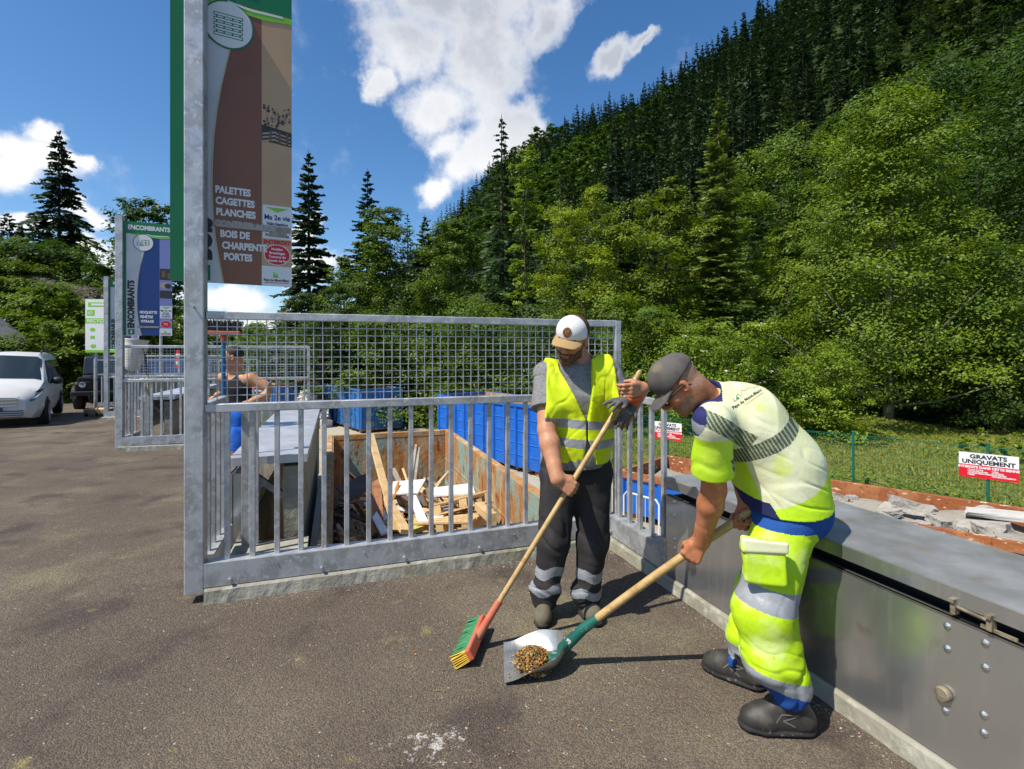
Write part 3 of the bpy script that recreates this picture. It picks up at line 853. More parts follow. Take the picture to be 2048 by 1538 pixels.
def plank(name, label, cat, p, q, w, t, m, up=(0, 0, 1), group=None, twist=0.0):
    p, q = Vector(p), Vector(q)
    b = MB(); d = (q - p).normalized()
    upv = Matrix.Rotation(twist, 3, d) @ Vector(up)
    b.bar(p, q, w, t, upv, min(0.004, t * 0.2))
    return tag(b.build(name, m), label, cat, group)
GP = 'loose planks lying on the heap of scrap wood'
for k in range(200):
    x = _r.uniform(-2.7, 2.7); y = _r.uniform(-0.98, 0.98)
    if _r.random() < 0.4: x = _r.uniform(-2.5, 0.8)
    a = _r.uniform(0, math.pi); L = _r.uniform(0.35, 1.15)
    d = Vector((math.cos(a), math.sin(a) * 0.7, _r.gauss(0.05, 0.16)))
    if _r.random() < 0.15: d.z = _r.uniform(0.5, 1.0)
    d = d.normalized() * L / 2
    c = Vector((x, y, heap_h(x, y) + abs(d.z) * 0.75 + _r.uniform(-0.02, 0.12)))
    for e in (c - d, c + d):
        pass
    A, B = c - d, c + d
    for P_ in (A, B):
        P_.x = max(-2.85, min(2.85, P_.x)); P_.y = max(-1.0, min(1.0, P_.y))
    m = _r.choice([M_PINE, M_PINE, M_PINE, M_OLDW, M_OLDW, M_GREYW, M_REDW, M_PINE, M_DARKW if _r.random() < 0.5 else M_PINE, M_WHITEW if _r.random() < 0.6 else M_OLDW])
    plank('wood_plank', 'loose offcut plank tossed on the scrap wood in the rusty skip', 'plank', W3 @ A, W3 @ B, _r.choice([0.04, 0.06, 0.09, 0.12]), _r.choice([0.018, 0.025, 0.035]), m, group=GP, twist=_r.uniform(-0.4, 0.4))
# recognisable pieces
plank('long_plank', 'tall splintered pine plank leaning up against the far wall of the rusty skip', 'plank', at(741, 868, 8.2), at(793, 1062, 6.1), 0.11, 0.03, M_PINE, up=(0.6, -1, 0.2))
plank('pale_beam', 'pale squared beam lying lower down from the tall leaning plank', 'plank', at(765, 985, 7.0), at(812, 1064, 5.6), 0.12, 0.05, M_PINE, up=(0.4, -0.4, 1))
plank('white_strip', 'narrow white board slanting down left of the pale beam', 'board', at(735, 1005, 6.6), at(770, 1068, 5.7), 0.09, 0.02, M_WHITEW, up=(0.4, -1, 0.6))
def board(name, label, corners, t, m, cat='board'):
    cs = [Vector(c) for c in corners]
    n = (cs[1] - cs[0]).cross(cs[3] - cs[0]).normalized()
    if n.z < 0: n = -n
    b = MB(); b.add(cs + [c - n * t for c in cs], [(0, 1, 2, 3), (7, 6, 5, 4), (0, 1, 5, 4), (1, 2, 6, 5), (2, 3, 7, 6), (3, 0, 4, 7)])
    return tag(b.build(name, m), label, cat)
board('white_board', 'white furniture board propped up in the middle of the wood heap', [at(786, 963, 7.3), at(851, 958, 7.2), at(836, 985, 6.7), at(783, 988, 6.8)], 0.02, M_WHITEW)
board('white_board', 'larger white board lying flat right of the middle of the heap', [at(868, 975, 7.0), at(944, 966, 6.9), at(950, 985, 6.4), at(862, 991, 6.5)], 0.02, M_WHITEW)
board('brown_board', 'brown board standing below the propped white board', [at(801, 992, 6.7), at(846, 990, 6.65), at(852, 1012, 6.5), at(832, 1015, 6.5)], 0.02, M_DARKW)
board('white_board', 'narrow white board slanting below the brown board', [at(818, 990, 6.55), at(832, 990, 6.55), at(858, 1046, 5.7), at(838, 1050, 5.7)], 0.02, M_WHITEW)
board('white_board', 'white board lying against the pallet at right', [at(862, 1035, 5.9), at(888, 1006, 6.3), at(906, 1010, 6.2), at(872, 1048, 5.75)], 0.02, M_WHITEW)
board('dark_board', 'wide dark brown panel lying on the left side of the heap', [at(672, 975, 7.4), at(735, 945, 7.9), at(758, 965, 7.6), at(700, 1000, 7.0)], 0.02, M_DARKW)
board('dark_board', 'dark brown panel standing behind the wide dark panel', [at(700, 962, 7.9), at(722, 950, 8.0), at(742, 952, 7.9), at(740, 976, 7.7)], 0.02, M_DARKW)
board('red_board', 'reddish brown board standing behind the foot of the tall plank', [at(743, 965, 7.0), at(762, 955, 7.1), at(768, 1062, 5.9), at(744, 1066, 5.8)], 0.02, M_REDW)
board('orange_offcut', 'bright orange wedge of wood beside the tall plank', [at(783, 990, 6.9), at(796, 962, 7.1), at(790, 985, 6.8), at(782, 1000, 6.6)], 0.03, mat('orange_wood', (0.62, 0.26, 0.05), 0.7, spots=[(9, (0.5, 0.2, 0.04), .45, .65)]))
board('foam_piece', 'yellowish green foam slab at the front of the heap', [at(826, 1038, 5.9), at(842, 1030, 6.0), at(848, 1052, 5.65), at(824, 1060, 5.55)], 0.05, M_FOAM, 'foam')
def pallet(label, c, ex, ey, n):
    c, ex, ey, n = Vector(c), Vector(ex).normalized(), Vector(ey).normalized(), Vector(n).normalized()
    root = thing('wooden_pallet', label, 'pallet', c)
    for k in range(6):
        b = MB(); b.frame_box(c + ey * (-0.29 + 0.116 * k) + n * 0.06, ex * 0.36, ey * 0.045, n * 0.01); b.build('slat', M_PINE, root)
    for k in range(3):
        b = MB(); b.frame_box(c + ex * (-0.31 + 0.31 * k), ex * 0.045, ey * 0.33, n * 0.048); b.build('runner', M_PINE, root)
    for k in range(3):
        b = MB(); b.frame_box(c + ey * (-0.29 + 0.29 * k) - n * 0.06, ex * 0.36, ey * 0.045, n * 0.01); b.build('slat', M_PINE, root)
    return root
pallet('broken pine pallet lying at the right side of the wood heap', at(925, 1010, 6.3), (0.95, 0.1, 0.22), (-0.1, 0.9, -0.35), (-0.2, 0.35, 1))
pallet('second pine pallet half buried below the broken one', at(905, 1045, 5.9), (0.9, -0.3, 0.12), (0.3, 0.9, -0.1), (-0.15, 0.1, 1))
plank('pine_beam', 'short pine beam with cut end at the right edge of the heap', 'plank', at(958, 1012, 5.9), at(985, 1036, 5.3), 0.10, 0.09, M_PINE)
for i, (a_, b_) in enumerate([((905, 935, 8.1), (872, 972, 7.2)), ((832, 890, 8.6), (822, 962, 7.6)), ((838, 896, 8.6), (830, 962, 7.6)), ((826, 905, 8.5), (818, 962, 7.6)), ((880, 965, 7.2), (862, 990, 6.8))]):
    plank('thin_batten', 'thin batten leaning upright against the far end of the heap', 'batten', at(*a_), at(*b_), 0.04, 0.03, [M_PINE, M_GREYW, M_GREYW, M_GREYW, M_PINE][i], group='battens leaning at the far end of the wood heap')

# ------------------------------------------------------------------ concrete rubble in the low skip
M_RUBBLE = mat('broken_concrete', (0.37, 0.34, 0.29), 0.95, spots=[(6, (0.34, 0.31, 0.27), 0.45, 0.65, 6), (20, (0.45, 0.42, 0.37), 0.5, 0.7, 4)], bump=[(20, 0.7, 0.03), (60, 0.4, 0.008)])
M_SLAB = mat('pale_slab', (0.52, 0.50, 0.46), 0.9, spots=[(6, (0.48, 0.45, 0.40), 0.5, 0.7, 6)], bump=[(30, 0.5, 0.01)])
def chunk(name, label, c, size, seed, m, group=None, rot=None, cat='rubble'):
    rnd = random.Random(seed)
    bm = bmesh.new()
    bmesh.ops.create_cube(bm, size=1.0)
    for v in bm.verts:
        v.co += Vector((rnd.uniform(-.16, .16), rnd.uniform(-.16, .16), rnd.uniform(-.16, .16)))
    bmesh.ops.subdivide_edges(bm, edges=bm.edges[:], cuts=2, use_grid_fill=True, fractal=0.18, seed=seed)
    for v in bm.verts:
        v.co = Vector((v.co.x * size[0], v.co.y * size[1], v.co.z * size[2])) + Vector((rnd.gauss(0, .006), rnd.gauss(0, .006), rnd.gauss(0, .006)))
    me = bpy.data.meshes.new(name); bm.to_mesh(me); bm.free(); me.materials.append(m)
    o = link(name, me, None, Vector(c))
    o.rotation_euler = rot or (rnd.uniform(-.3, .3), rnd.uniform(-.3, .3), rnd.uniform(0, 3.1))
    return tag(o, label, cat, group)
RW = Matrix.Translation(RS_C) @ Matrix.Rotation(RS_R, 4, 'Z')
chunk('concrete_chunk', 'angular grey concrete block sticking up beside the rusty rim', RW @ Vector((-1.45, -0.15, 1.06)), (0.55, 0.34, 0.22), 4, M_RUBBLE, rot=(0.15, -0.2, RS_R + 0.3))
chunk('concrete_slab_piece', 'long pale slab lying along the rusty rim at the right edge', RW @ Vector((-2.85, -0.55, 1.10)), (1.1, 0.40, 0.10), 6, M_SLAB, rot=(0.05, 0.06, RS_R + 0.1))
chunk('concrete_chunk', 'white edged concrete block under the long pale slab', RW @ Vector((-2.5, 0.05, 0.98)), (0.6, 0.4, 0.2), 9, M_RUBBLE, rot=(0.1, 0.1, RS_R - 0.2))
b = MB()
nx_, ny_ = 50, 16
def rh(x, y): return 0.80 + 0.10 * math.exp(-((x + 2.4) ** 2) / 1.5) + 0.06 * math.sin(4 * x + 2 * y) + 0.05 * math.sin(6 * y)
b.add([(-3.7 + 7.4 * i / nx_, -1.1 + 2.2 * j / ny_, rh(-3.7 + 7.4 * i / nx_, -1.1 + 2.2 * j / ny_)) for i in range(nx_ + 1) for j in range(ny_ + 1)],
      [(i * (ny_ + 1) + j, (i + 1) * (ny_ + 1) + j, (i + 1) * (ny_ + 1) + j + 1, i * (ny_ + 1) + j + 1) for i in range(nx_) for j in range(ny_)])
ob = b.build('rubble', mat('rubble_fines', (0.32, 0.29, 0.24), 0.95, spots=[(8, (0.29, 0.26, 0.21), 0.45, 0.65)], bump=[(20, 1.0, 0.05)]), None, local=True)
ob.matrix_world = RW
tag(ob, 'crushed concrete fines filling the low rubble skip', 'rubble', kind='stuff')
for k in range(46):
    x = _r.uniform(-3.5, 2.5); y = _r.uniform(-1.0, 1.0); s = _r.uniform(0.10, 0.34)
    chunk('concrete_chunk', 'smaller grey concrete lump in the low rubble skip', RW @ Vector((x, y, rh(x, y) + s * 0.25)), (s, s * 0.8, s * 0.5), 100 + k, M_RUBBLE, 'lumps of concrete in the rubble skip')

# ------------------------------------------------------------------ green wire fence and its signs
M_GREENP = mat('green_post_paint', (0.005, 0.12, 0.07), 0.45)
FA = Vector((7.33, 11.0, -1.38)); FD = Vector((-1.55, 1.45, 0)); FN = Vector((-0.683, -0.73, 0))
fence = thing('wire_fence', 'low green welded wire fence along the grass behind the rubble skip', 'fence', FA)
t0, t1 = -3, 5
for k in range(t0, t1 + 1):
    p = FA + FD * k
    b = MB(); b.tube([p - ZX * 0.2, p + ZX * 1.22], 0.026, 10); b.ball(p + ZX * 1.23, (0.032, 0.032, 0.022), 10, 6); b.build('post', M_GREENP, fence, smooth=True, auto=50)
for k in range(t0, t1):
    p = FA + FD * k; q = p + FD
    b = MB()
    for i in range(43):
        x = p.lerp(q, i / 43.0); b.bar(x + ZX * 0.03, x + ZX * 1.16, 0.0045, 0.0045, FN)
    for i in range(12):
        z = 0.05 + 1.08 * i / 11
        b.bar(p + ZX * z + FN * 0.004, q + ZX * z + FN * 0.004, 0.005, 0.005, ZX)
    b.bar(p + ZX * 1.16, q + ZX * 1.16, 0.012, 0.012, ZX)
    b.build('wire_panel', M_GREENP, fence)
M_SIGNW = mat('sign_white', (0.74, 0.74, 0.73), 0.45)
M_SIGNR = mat('sign_red', (0.62, 0.008, 0.022), 0.45)
M_SIGNK = mat('sign_black', (0.02, 0.02, 0.022), 0.5)
def gravats(label, p):
    W, H = 0.82, 0.47
    ex = -FD.normalized(); n = FN
    o = p + n * 0.034 + ZX * 0.57 - ex * W / 2
    root = thing('rubble_sign', label, 'sign', p + ZX * 0.57, 'rubble only signs on the green fence')
    b = MB(); b.prism([(0, 0), (W, 0), (W, H), (0, H)], o, ex, ZX, n, 0.004); b.build('panel', M_SIGNW, root)
    b = MB(); b.prism([(0, 0), (W, 0), (W, 0.245), (0, 0.245)], o + n * 0.0045, ex, ZX, n, 0.0015); b.build('red_field', M_SIGNR, root)
    b = MB()
    put_text(b, 'GRAVATS', 0.105, o + ex * W / 2 + ZX * 0.365, ex, ZX, n, 0.007, bold=0.004, align='CENTER', xs=1.12)
    put_text(b, 'UNIQUEMENT', 0.105, o + ex * W / 2 + ZX * 0.268, ex, ZX, n, 0.007, bold=0.004, align='CENTER', xs=1.08)
    b.build('black_lettering', M_SIGNK, root)
    b = MB()
    put_text(b, 'INTERDITS DANS CETTE BENNE', 0.0585, o + ex * W / 2 + ZX * 0.182, ex, ZX, n, 0.008, bold=0.003, align='CENTER', xs=1.0)
    for i, tx in enumerate(['- PLACO PLATRE', '- BETON CELLULAIRE', '- PLAQUES FIBRO-CIMENT', '- VERRE']):
        put_text(b, tx, 0.030, o + ex * 0.12 + ZX * (0.140 - 0.031 * i), ex, ZX, n, 0.008, bold=0.0016)
    for i, tx in enumerate(['- LAINE', '- PLASTIQUE', '- SACS ENTIERS', '- DECHETS DANGEREUX']):
        put_text(b, tx, 0.030, o + ex * 0.45 + ZX * (0.140 - 0.031 * i), ex, ZX, n, 0.008, bold=0.0016)
    b.build('white_lettering', M_SIGNW, root)
gravats('white and red rubble sign in full view at the right end of the fence', FA - FD * 1.0)
gravats('white and red rubble sign half hidden between railing and bent man', FA + FD * 2.0)
# ------------------------------------------------------------------ tall waste signs on the gate posts
M_SG = mat('sign_green', (0.004, 0.17, 0.055), 0.4)
M_SLIME = mat('sign_lime', (0.22, 0.55, 0.03), 0.4)
M_SGREY = mat('sign_light_grey', (0.60, 0.61, 0.62), 0.45, spots=[(2, (0.52, 0.53, 0.54), .45, .65)])
M_SBROWN = mat('sign_brown', (0.24, 0.088, 0.04), 0.35, spots=[(1.5, (0.20, 0.072, 0.034), .4, .65)])
M_STAN = mat('sign_tan', (0.52, 0.33, 0.18), 0.4, spots=[(1.5, (0.46, 0.29, 0.155), .4, .65)])
M_SBLUE = mat('sign_blue', (0.008, 0.045, 0.20), 0.35)
M_SLILAC = mat('sign_lilac', (0.20, 0.23, 0.50), 0.4)
M_SNAVY = mat('sign_navy_letters', (0.01, 0.03, 0.16), 0.5)
M_TAPE = mat('old_tape', (0.33, 0.30, 0.27), 0.6, spots=[(20, (0.25, 0.22, 0.19), .45, .6), (60, (0.42, .38, .34), .55, .7)])
M_SFADE = mat('faded_letters', (0.42, 0.38, 0.34), 0.6)
def tall_sign(label, origin, ex, main, side, kind):
    """origin = lower left corner; ex along the width"""
    W, H = 0.70, (2.06 if kind == 'bois' else 1.96)
    ex = Vector(ex).normalized(); n = Vector((ex.y, -ex.x, 0)); o = Vector(origin)
    root = thing('waste_sign', label, 'sign', o + ex * W / 2, 'tall waste signs on the gate posts')
    def rect(b, x0, y0, x1, y1, lay):
        b.prism([(x0 * W, (1 - y1) * H), (x1 * W, (1 - y1) * H), (x1 * W, (1 - y0) * H), (x0 * W, (1 - y0) * H)], o + n * (0.004 + 0.0012 * lay), ex, ZX, n, 0.0009)
    def poly(b, pts, lay):
        b.prism([(x * W, (1 - y) * H) for x, y in pts], o + n * (0.004 + 0.0012 * lay), ex, ZX, n, 0.0009)
    def txt(b, s, size, x, y, lay=3, e=None, u=None, **kw):
        put_text(b, s, size, o + ex * x * W + ZX * (1 - y) * H, e or ex, u or ZX, n, 0.005 + 0.0012 * lay, **kw)
    def ell(x, y, rx, ry, k=28):
        return [(x + rx * math.cos(2 * math.pi * i / k), y + ry * math.sin(2 * math.pi * i / k)) for i in range(k)]
    b = MB(); b.prism([(0, 0), (W, 0), (W, H), (0, H)], o, ex, ZX, n, 0.004); b.build('panel', M_SGREY, root)
    # curved main field
    dxc = 0.055 if kind == 'bois' else 0.0
    cur = [(0.50, 0.10), (0.475, 0.16), (0.44, 0.22), (0.39, 0.30), (0.345, 0.38), (0.31, 0.46), (0.287, 0.54), (0.275, 0.62), (0.272, 0.70), (0.28, 0.78), (0.30, 0.86), (0.335, 0.94), (0.365, 1.0)]
    cur = [(a + dxc, c) for a, c in cur]
    b = MB()
    poly(b, cur + [(0.735, 1.0), (0.735, 0.10)], 1); b.build('colour_field', main, root)
    b = MB()
    for (xa, ya), (xb, yb) in zip(cur[:-1], cur[1:]):
        poly(b, [(xa - 0.012, ya), (xb - 0.012, yb), (xb, yb), (xa, ya)], 1)
    b.build('pale_edge', mat('sign_cream', (0.55, 0.48, 0.28), .5), root)
    b = MB(); rect(b, 0.735, 0.10, 1.0, 0.74, 1); rect(b, 0.735, 0.845, 1.0, 0.935, 1); b.build('side_strip', side, root)
    b = MB(); rect(b, 0, 0, 1, 0.105, 2); rect(b, 0, 0.105, 0.05 if kind != 'bois' else 0.27, 1.0, 2)
    rect(b, 0.09 if kind != 'bois' else 0.28, 0.945, 0.215 if kind != 'bois' else 0.31, 0.992, 2)
    b.build('green_header', M_SG, root)
    b = MB(); poly(b, [(0.12, 0.108), (0.45, 0.128), (0.75, 0.135), (1.0, 0.125), (1.0, 0.108)], 3); b.build('lime_curve', M_SLIME, root)
    b = MB(); poly(b, [(0.45, 0.103), (0.65, 0.111), (0.92, 0.107), (0.92, 0.113), (0.65, 0.118), (0.45, 0.109)], 4)
    head = {'bois': 'BOIS', 'enc': 'ENCOMBRANTS', 'inc': 'INCINERABLES'}[kind]
    txt(b, head, 0.105 if kind != 'bois' else 0.14, 0.52, 0.068, 4, align='CENTER', bold=0.005, xs=0.80)
    lines = {'bois': [('PALETTES', .715), ('CAGETTES', .750), ('PLANCHES', .785), ('BOIS DE', .853), ('CHARPENTE', .889), ('PORTES', .924)],
             'enc': [('MOQUETTE', .805), ('FENÊTRE', .845), ('VITRAGE', .885)], 'inc': [('SACS', .84), ('POLYSTYRENE', .88)]}[kind]
    for s, y in lines:
        x = float(np.interp(y, [c[1] for c in cur], [c[0] for c in cur])) + (0.02 if y < 0.8 else 0.035)
        txt(b, s, 0.062, x, y, 3, bold=0.003, xs=0.76)
    b.build('white_lettering', M_SIGNW, root)
    # roundel
    b = MB(); poly(b, ell(0.40 + dxc, 0.18, 0.215, 0.0765), 3); b.mat(1); poly(b, ell(0.40 + dxc, 0.18, 0.20, 0.0715), 4); b.mat(0)
    if kind == 'bois':
        for k in range(5):
            y = 0.148 + k * 0.0155
            for (ya, yb) in ((y, y + 0.0022), (y + 0.0085, y + 0.0107)):
                rect(b, 0.335, ya, 0.575, yb, 5)
            rect(b, 0.335, y, 0.342, y + 0.0107, 5); rect(b, 0.568, y, 0.575, y + 0.0107, 5)
            if k < 4:
                for x in (0.355, 0.415, 0.485, 0.545): rect(b, x, y + 0.0107, x + 0.012, y + 0.0155, 5)
    elif kind == 'enc':
        for (x0, y0, x1, y1) in [(0.36, 0.155, 0.52, 0.200)]:
            rect(b, x0, y0, x1, y0 + 0.003, 5); rect(b, x0, y1 - 0.003, x1, y1, 5)
            for x in (x0, (x0 + x1) / 2, x1 - 0.01): rect(b, x, y0, x + 0.01, y1, 5)
            rect(b, x0, (y0 + y1) / 2, x1, (y0 + y1) / 2 + 0.003, 5)
        for (x0, y0, x1, y1) in [(0.27, 0.175, 0.34, 0.205), (0.34, 0.195, 0.40, 0.21)]:
            rect(b, x0, y0, x1, y0 + 0.003, 5); rect(b, x0, y1 - 0.003, x1, y1, 5); rect(b, x0, y0, x0 + 0.01, y1, 5); rect(b, x1 - 0.01, y0, x1, y1, 5)
    else:
        pts = [(0.40, 0.125), (0.50, 0.17), (0.48, 0.215), (0.42, 0.232), (0.34, 0.22), (0.31, 0.185), (0.36, 0.19), (0.38, 0.16)]
        poly(b, pts, 5)
    b.build('roundel', [M_SG, M_SIGNW], root)
    # vertical title
    b = MB()
    if kind == 'bois':
        txt(b, 'BOIS', 0.135, 0.315, 0.93, 3, e=ZX, u=-ex, bold=0.008, xs=0.95)
    else:
        txt(b, head, 0.125, 0.205, 0.935, 3, e=ZX, u=-ex, bold=0.007, xs=0.90 if kind == 'enc' else 0.88)
    b.build('vertical_title', M_SIGNK, root)
    b = MB()
    if kind != 'bois':
        poly(b, [(0.14, 0.95), (0.165, 0.95), (0.165, 0.97), (0.19, 0.97), (0.152, 0.985), (0.115, 0.97), (0.14, 0.97)], 4)
        b.build('arrow', M_SIGNW, root)
    # side strip contents
    b = MB()
    b.mat(0); rect(b, 0.745, 0.735, 1.0, 0.845, 2); rect(b, 0.735, 0.935, 1.0, 1.0, 2)
    b.mat(1); poly(b, [(0.77, 0.742), (0.97, 0.742), (0.87, 0.757)], 3)
    poly(b, [(0.83, 0.972), (0.845, 0.95), (0.86, 0.972)], 3); poly(b, [(0.85, 0.972), (0.868, 0.955), (0.882, 0.972)], 3)
    b.mat(2); txt(b, 'Ma 2e vie', 0.046, 0.87, 0.782, 3, align='CENTER', bold=0.0012, xs=0.9)
    l2 = ['Valorisation', 'énergétique'] if kind == 'bois' else ['Broyage', 'Valorisation', 'énergétique']
    for i, s in enumerate(l2): txt(b, s, 0.029, 0.87, 0.800 + 0.0165 * i, 3, align='CENTER', bold=0.0010, xs=0.95)
    if kind == 'bois': txt(b, 'Production de', 0.028, 0.87, 0.838, 3, align='CENTER', bold=0.001, xs=0.9)
    b.mat(3); txt(b, 'Pays du Mont-Blanc', 0.0225, 0.865, 0.984, 3, align='CENTER', bold=0.0008, xs=0.88)
    b.mat(4); rect(b, 0.76, 0.988, 0.97, 0.990, 3)
    b.build('side_notes', [M_SIGNW, M_SLIME, M_SNAVY, M_SIGNK, M_SIGNR], root)
    b = MB(); b.mat(1); poly(b, ell(0.87, 0.897, 0.118, 0.0345), 2); b.mat(0); poly(b, ell(0.87, 0.897, 0.110, 0.032), 3)
    if kind == 'bois': txt(b, 'INTERDIT', 0.038, 0.87, 0.862, 3, align='CENTER', bold=0.0015, xs=1.0)
    b.mat(1)
    for i, s in enumerate(['Mobilier', 'Branchages', 'Traverse de', 'chemin de fer'] if kind == 'bois' else ['Pneus,', 'métaux']):
        txt(b, s, 0.0215, 0.87, (0.882 if kind == 'bois' else 0.893) + 0.0125 * i, 4, align='CENTER', bold=0.0009)
    b.build('forbidden_badge', [M_SIGNR, M_SIGNW], root)
    # small photographs of waste
    rr = random.Random(5)
    b = MB()
    if kind == 'bois':
        for k in range(60):
            x = rr.uniform(0.745, 0.98); y = rr.uniform(0.405, 0.475); b.mat(rr.choice([0, 1, 2])); w = rr.uniform(0.006, 0.02); h = rr.uniform(0.004, 0.016)
            rect(b, x, y, min(1, x + w), y + h, 2 + k % 3)
        b.mat(0); poly(b, [(0.735, 0.475), (1.0, 0.487), (1.0, 0.535), (0.735, 0.525)], 2)
        b.mat(2)
        for k in range(3):
            y = 0.49 + k * 0.012
            poly(b, [(0.74, y + 0.012), (0.86, y), (0.86, y + 0.006), (0.74, y + 0.018)], 3); poly(b, [(0.86, y + 0.004), (0.99, y + 0.012), (0.99, y + 0.017), (0.86, y + 0.009)], 3)
        b.mat(1)
        for x in (0.80, 0.88, 0.95): rect(b, x, 0.49, x + 0.02, 0.53, 4)
    else:
        b.mat(0); rect(b, 0.74, 0.40, 1.0, 0.50, 2); rect(b, 0.74, 0.595, 1.0, 0.665, 2)
        b.mat(1); rect(b, 0.78, 0.42, 0.86, 0.48, 3); rect(b, 0.90, 0.44, 0.98, 0.49, 3)
        b.mat(2); poly(b, ell(0.86, 0.55, 0.12, 0.03), 2)
        b.mat(0); poly(b, ell(0.91, 0.553, 0.07, 0.022), 3)
    b.build('photo_patches', [mat('print_dark', (0.035, 0.03, 0.028), .5), mat('print_brown', (0.17, 0.085, 0.04), .5), mat('print_pale', (0.38, 0.32, 0.24), .5)], root)
    # strip of old tape
    b = MB()
    ty = {'bois': (0.803, 0.823), 'enc': (0.917, 0.932), 'inc': (0.80, 0.81)}[kind]
    rect(b, 0.33 if kind == 'bois' else 0.28, ty[0], 0.99 if kind == 'bois' else 0.72, ty[1], 5)
    if kind == 'bois':
        rect(b, 0.80, ty[1], 0.95, 0.838, 5)
        b.mat(1); txt(b, 'CONTREPLAQUÉ', 0.058, 0.345, 0.820, 5, bold=0.002, xs=0.80)
    b.build('tape_strip', [M_TAPE, M_SFADE], root)
    return root
SA = R(28)
EXS = Vector((math.cos(SA), math.sin(SA), 0)); NS = Vector((-math.sin(SA), math.cos(SA), 0))
tall_sign('brown and green wood waste sign high on the nearest gate post', P0 + NS * 0.07 + EXS * -0.142 + ZX * 2.0, EXS, M_SBROWN, M_STAN, 'bois')
EX2 = Vector((math.cos(R(24)), math.sin(R(24)), 0))
tall_sign('blue and green bulky waste sign on the second gate post', G2 + UX * 0.055 + ZX * 1.98, EX2, M_SBLUE, M_SLILAC, 'enc')
tall_sign('blue and green sign on the third gate post, half hidden by the second post', G3 + UX * 0.055 + ZX * 1.98, EX2, M_SBLUE, M_SLILAC, 'inc')

# green and white recycling notice on its own post
pr = at(192, 832, 16.2); pr.z = ground_z(16.2)
root = thing('recycling_notice', 'white and lime green recycling notice board on a post beyond the third gate', 'sign', pr)
b = MB(); b.tube([pr, pr + ZX * 3.4], 0.04, 8); b.build('post', M_GALV, root)
ex = Vector((1, 0.12, 0)).normalized(); n = Vector((ex.y, -ex.x, 0)); o = at(171, 705, 16.1)
W, H = 0.95, 1.68
b = MB(); b.prism([(0, 0), (W, 0), (W, H), (0, H)], o, ex, ZX, n, 0.01); b.build('panel', M_SIGNW, root)
b = MB()
for (x0, y0, x1, y1) in [(0, 0, W, 0.08), (0, 0.92, W, 1.08), (0.08, 1.44, 0.65, 1.58), (0.05, 1.16, 0.27, 1.34)]:
    b.prism([(x0, y0), (x1, y0), (x1, y1), (x0, y1)], o + n * 0.011, ex, ZX, n, 0.002)
for i, (x, y) in enumerate([(0.12, 0.72), (0.52, 0.70), (0.12, 0.48), (0.52, 0.47), (0.14, 0.2), (0.55, 0.2)]):
    k = [5, 6, 4, 7, 5, 6][i]
    b.prism([(x + 0.09 + 0.09 * math.cos(6.283 * j / k + .7), y + 0.07 * math.sin(6.283 * j / k + .7)) for j in range(k)], o + n * 0.011, ex, ZX, n, 0.002)
b.build('green_fields', M_SLIME, root)
b = MB(); put_text(b, 'RECYCLERIE', 0.15, o + ex * 0.05 + ZX * 0.95, ex, ZX, n, 0.015, bold=0.004); b.prism([(0.18, 1.48), (0.55, 1.48), (0.55, 1.54), (0.18, 1.54)], o + n * 0.0135, ex, ZX, n, 0.002); put_text(b, 'ICI', 0.11, o + ex * 0.075 + ZX * 1.21, ex, ZX, n, 0.015, bold=0.003)
b.build('white_lettering', M_SIGNW, root)
# ------------------------------------------------------------------ foliage materials
def leafmat(name, a, b_, yel, transl=0.42, rough=0.5):
    m = bpy.data.materials.new(name); m.use_nodes = True
    t = NT(m.node_tree); bs = m.node_tree.nodes['Principled BSDF']; out = m.node_tree.nodes['Material Output']
    at_ = t.n('ShaderNodeAttribute', {'attribute_name': 'tone'})
    sep = t.n('ShaderNodeSeparateColor', None, Color=at_.outputs['Color'])
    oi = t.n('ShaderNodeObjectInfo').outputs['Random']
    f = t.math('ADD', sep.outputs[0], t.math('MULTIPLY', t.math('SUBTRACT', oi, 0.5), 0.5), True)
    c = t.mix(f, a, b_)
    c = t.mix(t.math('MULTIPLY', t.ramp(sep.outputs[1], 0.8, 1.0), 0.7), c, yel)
    t.put(bs, 'Base_Color', c); bs.inputs['Roughness'].default_value = rough; bs.inputs['Specular IOR Level'].default_value = 0.3
    tr = t.n('ShaderNodeBsdfTranslucent', None, Color=t.mix(1.0, c, (1.25, 1.25, 0.7), 'MULTIPLY'))
    mx = t.n('ShaderNodeMixShader', None, i0=transl, i1=bs.outputs[0], i2=tr.outputs[0])
    t.nt.links.new(mx.outputs[0], out.inputs['Surface'])
    return m
L_BRIGHT = leafmat('leaves_bright_green', (0.075, 0.135, 0.010), (0.220, 0.320, 0.022), (0.30, 0.33, 0.03))
L_YELLOW = leafmat('leaves_yellow_green', (0.095, 0.150, 0.008), (0.240, 0.320, 0.016), (0.36, 0.34, 0.03))
L_MID = leafmat('leaves_mid_green', (0.058, 0.108, 0.010), (0.165, 0.255, 0.022), (0.20, 0.24, 0.03))
L_DULL = leafmat('leaves_dull_green', (0.045, 0.088, 0.018), (0.110, 0.175, 0.030), (0.17, 0.19, 0.04))
L_DARK = leafmat('leaves_dark_green', (0.028, 0.066, 0.010), (0.082, 0.145, 0.017), (0.07, 0.12, 0.02))
L_HILL = leafmat('leaves_hillside', (0.028, 0.070, 0.011), (0.085, 0.155, 0.018), (0.09, 0.14, 0.02), 0.25)
N_DARK = leafmat('needles_dark', (0.018, 0.042, 0.020), (0.046, 0.082, 0.030), (0.07, 0.10, 0.03), 0.15)
N_HILL = leafmat('needles_hillside', (0.012, 0.034, 0.016), (0.036, 0.072, 0.026), (0.06, 0.09, 0.02), 0.14)
